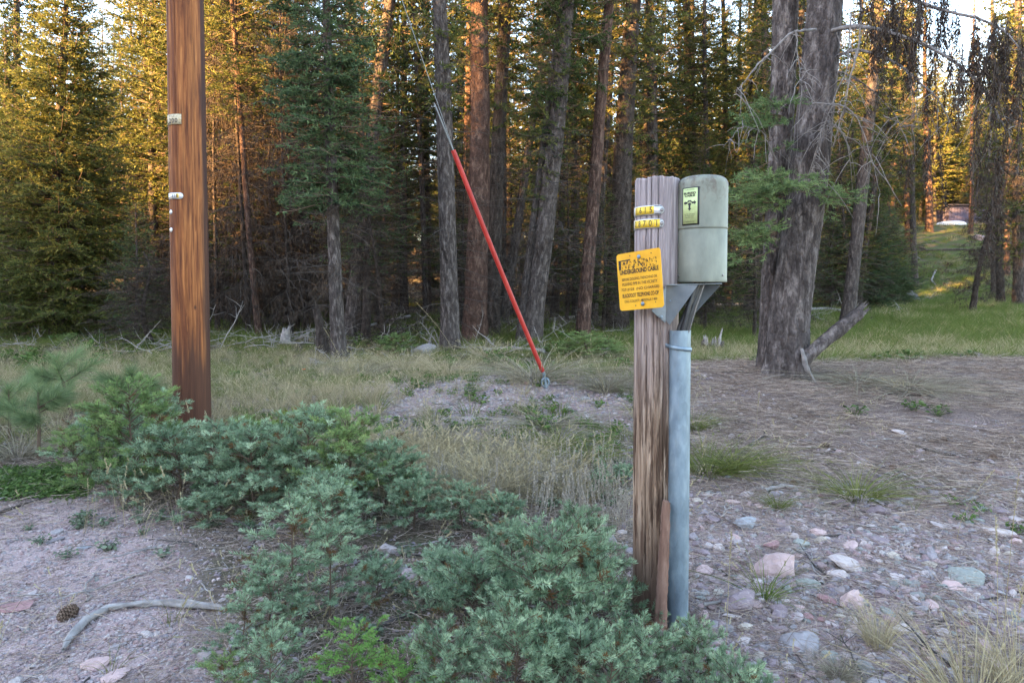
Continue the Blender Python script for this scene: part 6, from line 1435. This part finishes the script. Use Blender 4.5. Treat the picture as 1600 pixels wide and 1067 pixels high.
T_MEAD = [tuft('meadow_tuft', 90, .34, .22, 'grass_green', .0065, .35, .5) for _ in range(3)] + [tuft('meadow_tuft', 80, .32, .22, 'grass_olive', .0065, .4, .5) for _ in range(2)] + [tuft('meadow_tuft', 70, .38, .22, 'grass_dry', .0055, .35, .4, 8)]
def do_scatter(name, protos, pts, smin, smax, label, weights=None, tilt=.10, zoff=0.0, zs=(.8, 1.2)):
    n_ = len(pts); s = smin + (smax - smin) * rng.random(n_); pts = pts.copy(); pts[:, 2] += zoff
    sc = uni(s); sc[:, 2] *= rng.uniform(*zs, n_)
    gn_scatter(name, protos, pts, spin(n_, tilt), sc, rng.choice(len(protos), n_, p=weights), label)
def dry_d(x, y):
    d = sstep(4.6, 6.4, y) * (1 - sstep(13, 17, y)) * (1 - sstep(.6, 2.0, x)) * (.35 + .65 * sstep(-.15, .25, fbm(x * .7, y * .7, seed=71)))
    left = 1 - sstep(-2.2, -.6, x - .0 * y); return d * (.06 + .80 * left * sstep(6.5, 8, y))
do_scatter('dry_grass', T_DRY, wedge(7000, 4.6, 17, dry_d), .5, 1.05, 'dry straw coloured grass between the road edge and the forest', [.26, .26, .22, .13, .13])
def mix_d(x, y): return sstep(5.5, 7.5, y) * (1 - sstep(22, 32, y)) * (1 - litter_mask(x, y)) * (1 - meadow_mask(x, y)) * (1 - .95 * stone_mask(x, y)) * (.25 + .75 * sstep(-.2, .3, fbm(x * .5, y * .5, seed=72)))
do_scatter('grass', T_MIX, wedge(15000, 5.5, 32, mix_d, 1.0), .6, 1.3, 'mixed green and olive grass at the forest edge', [.25, .2, .22, .18, .15])
def mead_d(x, y): return meadow_mask(x, y) * (1 - .6 * sstep(38, 55, y))
do_scatter('meadow_grass', T_MEAD, wedge(26000, 10.8, 50, mead_d, 1.35), .7, 1.35, 'bright green meadow grass beyond the needle covered bank', [.24, .24, .22, .1, .12, .08])
def band_d(x, y): return meadow_mask(x, y) * (1 - sstep(15, 20, y))
do_scatter('meadow_grass', [T_MEAD[4], T_MEAD[5], T_DRY[0]], wedge(5000, 10.8, 20, band_d), .8, 1.4, 'taller tan grass in the near part of the meadow')
def hill_d(x, y): return sstep(8, 16, x) * sstep(44, 50, y) * (.2 + .8 * sstep(-.1, .2, fbm(x * .15, y * .15, seed=77)))
do_scatter('slope_grass', T_MEAD, wedge(9000, 44, 80, hill_d), 1.0, 2.0, 'patchy grass on the wooded slope')
# forest floor
def floor_d(x, y): return sstep(15, 19, y) * (1 - meadow_mask(x, y)) * sstep(-.15, .2, fbm(x * .22, y * .22, seed=79))
do_scatter('forest_grass', T_MIX[:4], wedge(9000, 15, 45, floor_d), 1.1, 2.2, 'low green growth on the forest floor')
# sparse blades over stones and gravel
def sparse_d(x, y): return .9 * sstep(.6, 1.2, x) * sstep(-.1, .3, fbm(x * 1.3, y * 1.3, seed=80))
T_SP = [tuft('sparse_tuft', 14, .16, .03, 'grass_grey', .0020, .5, .6), tuft('sparse_tuft', 12, .14, .02, 'grass_olive', .0024, .4, .5), tuft('sparse_tuft', 9, .26, .02, 'grass_dry', .0016, .3, .4, 5)]
do_scatter('sparse_grass', T_SP, wedge(700, 2.2, 6.0, sparse_d), .5, 1.1, 'sparse thin grass between the stones', [.5, .2, .3])
do_scatter('sparse_grass', T_SP, wedge(1500, 2.4, 8.5, lambda x, y: (1 - sstep(.3, .9, x)) * (.25 + .85 * sstep(-.1, .3, fbm(x, y, seed=81))) * (1 - .7 * road_mask(x, y))), .6, 1.4, 'sparse grass and seed stalks among the saplings', [.35, .25, .4])
do_scatter('sparse_grass', T_SP, wedge(2600, 5.0, 11.0, lambda x, y: litter_mask(x, y) * sstep(.05, .35, fbm(x * .9, y * .9, seed=82))), .6, 1.3, 'thin dry grass on the needle covered bank', [.55, .15, .3])
do_scatter('seed_stalks', [T_SP[2], tuft('thin_stalks', 5, .42, .03, 'grass_dry', .0020, .15, .15, 5)], sample_ground(420, -3.2, 1.2, 4.0, 10.5, lambda x, y: .5), .7, 1.3, 'tall thin straw seed stalks standing over the saplings and the mound')
# straw patch between the saplings and the mound
do_scatter('dry_grass', [tuft('straw', 80, .30, .10, 'grass_dry', .0022, .35, .5, 30), tuft('straw', 70, .20, .12, 'grass_grey', .0022, .7, .8, 30)], sample_ground(1000, -1.9, .5, 4.7, 6.2, lambda x, y: .10 + .6 * sstep(-.1, .2, fbm(x * 1.2, y * 1.2, seed=83))), .6, 1.25, 'fine straw grass between the central saplings and the post')
# needle litter
def litter_mesh(seed, n_=34, rad=.16, L=.12, w=.0032):
    r2 = np.random.default_rng(seed); a = r2.random(n_) * 6.283; base = np.stack([r2.normal(0, rad, n_), r2.normal(0, rad, n_), .004 + .014 * r2.random(n_)], -1); d = np.stack([np.cos(a), np.sin(a), r2.normal(0, .10, n_)], -1)
    b = np.cross(d, [0, 0, 1]) * r2.normal(0, .25, n_)[:, None]; ln = L * (.5 + .8 * r2.random(n_)); V, F = ribbons(base, d, b, ln, np.full(n_, w), 2, .5); return MB().add(V, F, 0, np.repeat(r2.random(n_), 6)).mesh('needle_litter', MT['litter'], smooth=False)
LIT = [litter_mesh(k) for k in range(5)]
do_scatter('needle_litter', LIT, wedge(11000, 4.2, 12.0, lambda x, y: litter_mask(x, y) * (.15 + .85 * sstep(-.35, .3, fbm(x * 2.2, y * 2.2, seed=84))) + .04), .8, 1.6, 'brown fallen pine needles covering the bank', tilt=.08)
do_scatter('needle_litter', LIT, wedge(7000, 2.0, 6.5, lambda x, y: .42 + .25 * sstep(0, .3, fbm(x * 1.4, y * 1.4, seed=85)) - .22 * road_mask(x, y)), .4, 1.0, 'scattered fallen needles on stones and gravel', tilt=.1)
do_scatter('needle_litter', LIT, wedge(2500, 6.0, 13.0, lambda x, y: .5 * (1 - litter_mask(x, y)) * (1 - meadow_mask(x, y))), .7, 1.4, 'fallen needles and straw between the grass', tilt=.1)
def twig_mesh(seed):
    r2 = np.random.default_rng(seed); mb = MB(); c = np.cumsum(np.concatenate([[[0, 0, 0]], nrm(np.array([[1, 0, 0]]) + r2.normal(0, .25, (7, 3)) * [1, 1, .3]) * .045]), 0) + [0, 0, .006]; V, F = tubes(c, np.linspace(.0045, .0015, 8), 5); mb.add(V, F)
    for k in range(3): i0 = r2.integers(2, 7); e = np.stack([c[i0], c[i0] + np.array([.04, .05 * (-1) ** k, .012])]); V, F = tubes(e, [.002, .001], 4); mb.add(V, F)
    return mb.mesh('twig', MT[('pale_twig', 'dead_twig')[seed % 2]])
TW = [twig_mesh(k) for k in range(4)]
do_scatter('twigs', TW, wedge(1500, 2.1, 12, lambda x, y: .5 + .5 * litter_mask(x, y) - .3 * road_mask(x, y), 1.2), .4, 1.5, 'small fallen twigs on the ground', tilt=.08)
# leafy weeds
def leafy(seed, n_, rad, h, sz, mat, up=.5):
    r2 = np.random.default_rng(seed); mb = MB(); a = r2.random(n_) * 6.283; rr = rad * r2.random(n_) ** .6; z = h * (.3 + .7 * r2.random(n_)); c = np.stack([np.cos(a) * rr, np.sin(a) * rr, z], -1)
    nn = nrm(np.stack([np.cos(a) * .5, np.sin(a) * .5, np.ones(n_)], -1) + r2.normal(0, .35, (n_, 3))); e1 = nrm(np.cross(nn, r2.normal(size=(n_, 3)))); e2 = np.cross(nn, e1); s = sz * (.6 + .7 * r2.random(n_))
    sh = np.array([(0, -1), (.55, -.5), (.68, .1), (.35, .75), (0, 1.05), (-.35, .75), (-.68, .1), (-.55, -.5)]); V = c[:, None] + s[:, None, None] * (sh[None, :, :1] * e1[:, None] + sh[None, :, 1:] * e2[:, None]) + nn[:, None] * (s[:, None, None] * -.22 * (np.abs(sh[None, :, :1]) - .3))
    F = np.arange(n_)[:, None] * 8 + np.array([[0, 1, 2, 3]]); F2 = np.arange(n_)[:, None] * 8 + np.array([[0, 3, 4, 5]]); F3 = np.arange(n_)[:, None] * 8 + np.array([[0, 5, 6, 7]]); mb.add(V.reshape(-1, 3), np.concatenate([F, F2, F3]), 0, np.repeat(r2.random(n_), 8))
    st_ = np.stack([np.stack([c[:, 0] * .2, c[:, 1] * .2, np.zeros(n_)], -1), np.stack([c[:, 0] * .6, c[:, 1] * .6, z * .7], -1), c], 1); V, F = tubes(st_, np.full((n_, 3), .0014), 3); mb.add(V, F, 0, np.full(len(V), .3)); return mb.mesh('leafy_weed', MT[mat], smooth=False)
LF = [leafy(k, 30, .11, .10, .020, 'leaf_green') for k in range(3)]; LFS = [leafy(k + 9, 40, .12, .04, .012, 'leaf_green') for k in range(2)]; LG = [leafy(k + 20, 36, .08, .07, .014, 'leaf_grey') for k in range(2)]
do_scatter('ground_cover', LF, sample_ground(900, -3.4, 1.4, 6.0, 12.5, lambda x, y: .6 * sstep(-.25, .35, fbm(x * .9, y * .9, seed=90))), .45, 1.2, 'low green leafy weeds on the mound by the guy anchor')
do_scatter('ground_cover', LF, wedge(1600, 11, 26, lambda x, y: (1 - meadow_mask(x, y)) * sstep(-.05, .25, fbm(x * .4, y * .4, seed=91))), 1.0, 2.4, 'green leafy undergrowth at the forest edge')
do_scatter('ground_cover', LFS, np.array([G(random.uniform(0, 125), random.uniform(735, 778)) for _ in range(130)]), .7, 1.3, 'mat of small round green leaves at the left edge of the gravel')
do_scatter('ground_cover', LG, np.array([G(random.uniform(30, 330), random.uniform(790, 880)) for _ in range(16)] + [G(random.uniform(800, 980), random.uniform(690, 800)) for _ in range(60)] + [G(random.uniform(560, 700), random.uniform(860, 1000)) for _ in range(12)]), .6, 1.1, 'small grey woolly leaved plants')
# grey seed stalks left of the post
def stalks(seed):
    r2 = np.random.default_rng(seed); mb = MB(); n_ = 7
    for k in range(n_):
        o = np.array([r2.normal(0, .05), r2.normal(0, .05), 0]); c = o + np.array([r2.normal(0, .08), r2.normal(0, .08), 1]) * (.22 * (.6 + .6 * r2.random())) * np.linspace(0, 1, 4)[:, None]; V, F = tubes(c, [.0016] * 4, 4); mb.add(V, F, 0, np.full(len(V), .3)); m = 26
        u = .45 + .55 * r2.random(m); v = nrm(r2.normal(size=(m, 3)) + [0, 0, .5]) * .011; V, F = needles(o + (c[-1] - o) * u[:, None], v, rperp(v) * .003); mb.add(V, F, 0, np.repeat(r2.random(m), 4))
    return mb.mesh('seed_stalks', MT['leaf_pale'], smooth=False)
do_scatter('seed_stalks', [stalks(1), stalks(2)], np.array([G(random.uniform(820, 985), random.uniform(735, 830)) for _ in range(55)] + [G(random.uniform(560, 840), random.uniform(700, 830)) for _ in range(40)]), .7, 1.3, 'pale grey seed stalks left of the post')

# bunchgrasses one can point at
def bunch(px, py, hpx, label, kind, wide=1.0, group='bunchgrasses standing on their own'):
    g = G(px, py); H0 = .24; s = hpx / FPX * g[1] / H0; o = link('bunchgrass', kind, None, g); o.scale = (s * wide, s * wide, s); o.rotation_euler = (0, 0, random.random() * 6.28); return tag(o, label, 'grass tuft', group)
B1 = tuft('bunchgrass', 420, .36, .10, 'grass_grey', .0036, .75, .9, 30, seg=5); B2 = tuft('bunchgrass', 300, .34, .08, 'grass_olive', .0034, .6, .7, 10, seg=5); B3 = tuft('bunchgrass', 260, .36, .10, 'grass_dry', .0034, .45, .5, 30, seg=5); B4 = tuft('bunchgrass', 60, .34, .04, 'grass_green', .0045, .5, .5, 0, seg=5); B5 = tuft('bunchgrass', 260, .33, .07, 'grass_grey', .0042, .9, 1.2, 0, seg=6)
for a in [(838, 596, 52, 'large fountain-like tan bunchgrass at the foot of the red guard', B1, 1.5), (852, 668, 48, 'drooping grey bunchgrass below the guy anchor', B5, 1.7), (948, 610, 42, 'grey bunchgrass left of the cable post on the mound', B1, 1.3), (629, 585, 36, 'upright pale straw bunchgrass left of the straight bare trunk', B3, 1.5),
          (700, 590, 32, 'pale straw bunchgrass in front of the straight bare trunk', B3, 1.6), (562, 590, 34, 'tan bunchgrass in front of the foliage wrapped trunk', B1, 1.4), (28, 715, 60, 'grey bunchgrass at the left edge above the leafy mat', B5, 1.3), (1340, 778, 48, 'wide green and tan tuft above the stony patch', B2, 1.7), (1215, 795, 30, 'small green tuft at the upper left of the stony patch', B2, 1.0),
          (1195, 935, 62, 'dark green blades in front of the large pink boulder', B4, 1.2), (1105, 740, 62, 'olive tuft right of the cable guard halfway up', B2, 1.5), (1150, 735, 50, 'second olive tuft right of the cable guard', B2, 1.4), (1085, 670, 35, 'olive tuft behind the cable guard', B2, 1.3), (920, 720, 45, 'olive tuft left of the cable post', B2, 1.8), (870, 700, 40, 'olive tuft below the drooping grey bunchgrass', B2, 1.6),
          (1372, 1010, 70, 'thin straw tuft low in the stony patch', B3, .6), (1520, 1120, 130, 'pale straw tuft at the bottom right', B3, .9), (1590, 1080, 110, 'straw tuft at the bottom right corner', B3, .7), (1340, 600, 36, 'grey tuft behind the crest of the bank by the broken log', B5, 2.2), (1420, 610, 38, 'grey tuft behind the crest of the bank right of the low rock', B5, 2.4),
          (775, 770, 62, 'golden tuft between the central saplings and the post', B3, 1.3), (720, 790, 56, 'tan tuft behind the green sapling', B3, 1.3), (690, 680, 26, 'grey tuft on the mound right of the central clump', B1, 1.4), (760, 560, 26, 'straw tuft at the forest edge by the reddish trunk', B3, 1.6), (505, 610, 30, 'olive tuft right of the utility pole', B2, 1.6), (1310, 1060, 50, 'dry tuft at the bottom of the stony patch', B1, .7)]:
    bunch(*a)
def stalk(px, py, hpx, lean, label):
    g = G(px, py); H = hpx / FPX * g[1]; t = np.linspace(0, 1, 10); c = np.stack([lean * H * t ** 2, 0 * t, H * t], -1); mb = MB(); V, F = tubes(c, np.linspace(.0018, .0009, 10), 4); mb.add(V, F, 0, np.full(len(V), .6)); m = 70; u = .72 + .28 * rng.random(m)
    b = np.stack([lean * H * u ** 2, 0 * u, H * u], -1); v = nrm(rng.normal(0, .4, (m, 3)) + [lean, 0, 1]) * .014; V, F = needles(b, v, rperp(v) * .002); mb.add(V, F, 0, np.repeat(rng.random(m), 4)); o = mb.build('grass_stalk', MT['grass_dry'], None, smooth=False); o.location = tuple(g); return tag(o, label, 'grass stalk', 'tall single grass stalks')
for a in [(1565, 1050, 330, .03, 'tallest pale seed stalk at the right edge'), (1555, 1080, 290, -.05, 'tall seed stalk left of the tallest one'), (1575, 1100, 210, .08, 'seed stalk at the bottom right corner'), (735, 640, 170, -.5, 'long leaning seed stalk crossing the left of the straight bare trunk'), (955, 690, 150, -.25, 'tall leaning seed stalk left of the cable post'), (1495, 850, 120, .45, 'slanting straw stalk over the leafy weeds'), (1440, 600, 90, .3, 'curved stalk behind the low grey rock'), (560, 680, 170, -.3, 'leaning stalk above the central clump'), (1135, 1010, 190, 0.02, 'green stalk right of the cable guard'), (1180, 700, 90, .05, 'straw stalk above the olive tufts')]:
    stalk(*a)
# single leafy weeds
for px, py, lab in [(1335, 650, 'bright green leafy weed alone on the needle covered bank'), (1428, 642, 'second small leafy weed on the needle covered bank'), (1490, 790, 'leafy weed left of the long cream stone'), (1530, 800, 'leafy weed cluster above the long cream stone'), (1592, 835, 'leafy weed at the right edge'), (1465, 650, 'tiny leafy weed on the bank crest'), (1510, 815, 'lower leafy weed by the long cream stone')]:
    g = G(px, py); o = link('leafy_weed', random.choice(LF), None, g); s = .55 * g[1] / 4.5 if py > 700 else .9; o.scale = (s * 1.3, s * 1.3, s * 1.3); o.rotation_euler = (0, 0, random.random() * 6); tag(o, lab, 'weed')

# dead wood in the foreground
def ground_stick(pix, rad, label, mat='pale_twig', lift=.02, seed=0, cat='branch', name='dead_branch'):
    pts = []
    for k, (px, py) in enumerate(pix): g = G(px, py); g[2] += lift; pts.append(g)
    return rough_log(name, pts, rad, MT[mat], None, label, cat, sides=16, n=64, seed=seed, amp=.0055, split=.02)
ground_stick([(98, 1022), (112, 998), (135, 975), (165, 958)], [.008, .016, .019, .012], 'curved silvery dead branch end pointing down on the gravel', seed=1)
ground_stick([(150, 966), (168, 955), (205, 950), (250, 948), (300, 950), (345, 955)], [.010, .014, .012, .017, .010], 'long silvery driftwood branch lying on the gravel by the pine cone', seed=2)
ground_stick([(0, 806), (35, 792), (75, 782)], [.010, .008, .004], 'dark twig at the left edge of the gravel', 'dead_twig', seed=3)
ground_stick([(560, 995), (610, 978), (650, 962)], [.012, .012, .006], 'dark stick lying under the bluish saplings', 'dead_twig', seed=4)
ground_stick([(395, 985), (370, 1000), (355, 1030)], [.014, .02, .01], 'short pale broken branch under the sparse sapling', seed=5)
ground_stick([(1100, 955), (1150, 942), (1195, 935)], [.004, .003, .002], 'thin grey twig right of the cable guard', seed=6, lift=.03)
ground_stick([(1500, 790), (1540, 775), (1580, 768)], [.010, .007, .004], 'thin branch above the leafy weeds at the right', seed=7)
ground_stick([(1195, 770), (1225, 762), (1265, 770)], [.016, .014, .006], 'grey driftwood piece at the top of the stony patch', seed=8)
ground_stick([(1430, 700), (1470, 712), (1500, 716)], [.006, .005, .003], 'twig on the needle covered bank', 'dead_twig', seed=9)
ground_stick([(1170, 700), (1192, 685), (1200, 672)], [.008, .006, .003], 'short dark twig on the bank below the big twin trunk', 'dead_twig', seed=10)
# pine cones
MT['cone'] = simple('cone', [(.045, .025, .016), (.12, .075, .050), (.20, .14, .10)], 60, rough=.85, bump=.2, bd=.002)
def cone_mesh():
    mb = MB(); V, F = ICO[2]; mb.add(V * [.018, .018, .034], F)
    for k in range(84):
        f = k / 84; a = k * 2.39996; z = -.034 + .068 * f; rr = .030 * math.sin(math.pi * (.12 + .80 * f)) ** .7; d = np.array([math.cos(a), math.sin(a), .35 * (f - .2)]); sd_ = np.array([-math.sin(a), math.cos(a), 0]); up_ = np.array([0, 0, .003])
        b = np.array([0, 0, z]); q = b + d * rr; V = np.array([b - sd_ * .003, b + sd_ * .003, q + sd_ * .0075 + up_, q + d * .004 + up_, q - sd_ * .0075 + up_, b - sd_ * .003 - up_, b + sd_ * .003 - up_, q + sd_ * .006 - up_, q - sd_ * .006 - up_])
        mb.add(V, np.array([[0, 1, 2, 4], [5, 8, 7, 6], [1, 6, 7, 2], [0, 4, 8, 5], [4, 2, 7, 8]])); mb.add(V, np.array([[4, 2, 3]]))
    return mb.mesh('pine_cone', MT['cone'], smooth=False)
CN = cone_mesh()
for px, py, s, lab in [(106, 966, 1.15, 'open brown pine cone on the gravel left of the silvery branch'), (1395, 735, .9, 'pine cone on the needle covered bank'), (1475, 690, .9, 'second pine cone on the bank'), (1290, 700, 1.0, 'pine cone high on the bank below the broken log'), (1240, 760, .9, 'pine cone by the grey driftwood piece'), (1550, 720, 1.0, 'pine cone at the right of the bank')]:
    g = G(px, py); g[2] += .022 * s; o = link('pine_cone', CN, None, g); o.scale = (s, s, s); o.rotation_euler = (1.2, .3, random.random() * 6); tag(o, lab, 'pine cone')
# small orange flower in the grass
g = G(474, 597); FL = thing('orange_flower', 'single tiny orange flower in the grass right of the utility pole', 'flower', g)
MT['petal'] = simple('petal', [(.7, .10, .02), (.8, .16, .04)], 30, rough=.6, bump=0)
V, F = tubes(np.array([[0, 0, 0], [0, 0, .12], [.01, 0, .2]]), [.002, .002, .002], 5); MB().add(V, F).build('stem', MT['leaf_green'], FL)
for k in range(5):
    a = k * 1.257; d = np.array([math.cos(a), math.sin(a), .3]); s_ = np.array([-math.sin(a), math.cos(a), 0]); b = np.array([.01, 0, .2]); V = np.array([b, b + d * .025 + s_ * .014, b + d * .045, b + d * .025 - s_ * .014]); MB().add(V, np.array([[0, 1, 2, 3]])).build('petal', MT['petal'], FL)
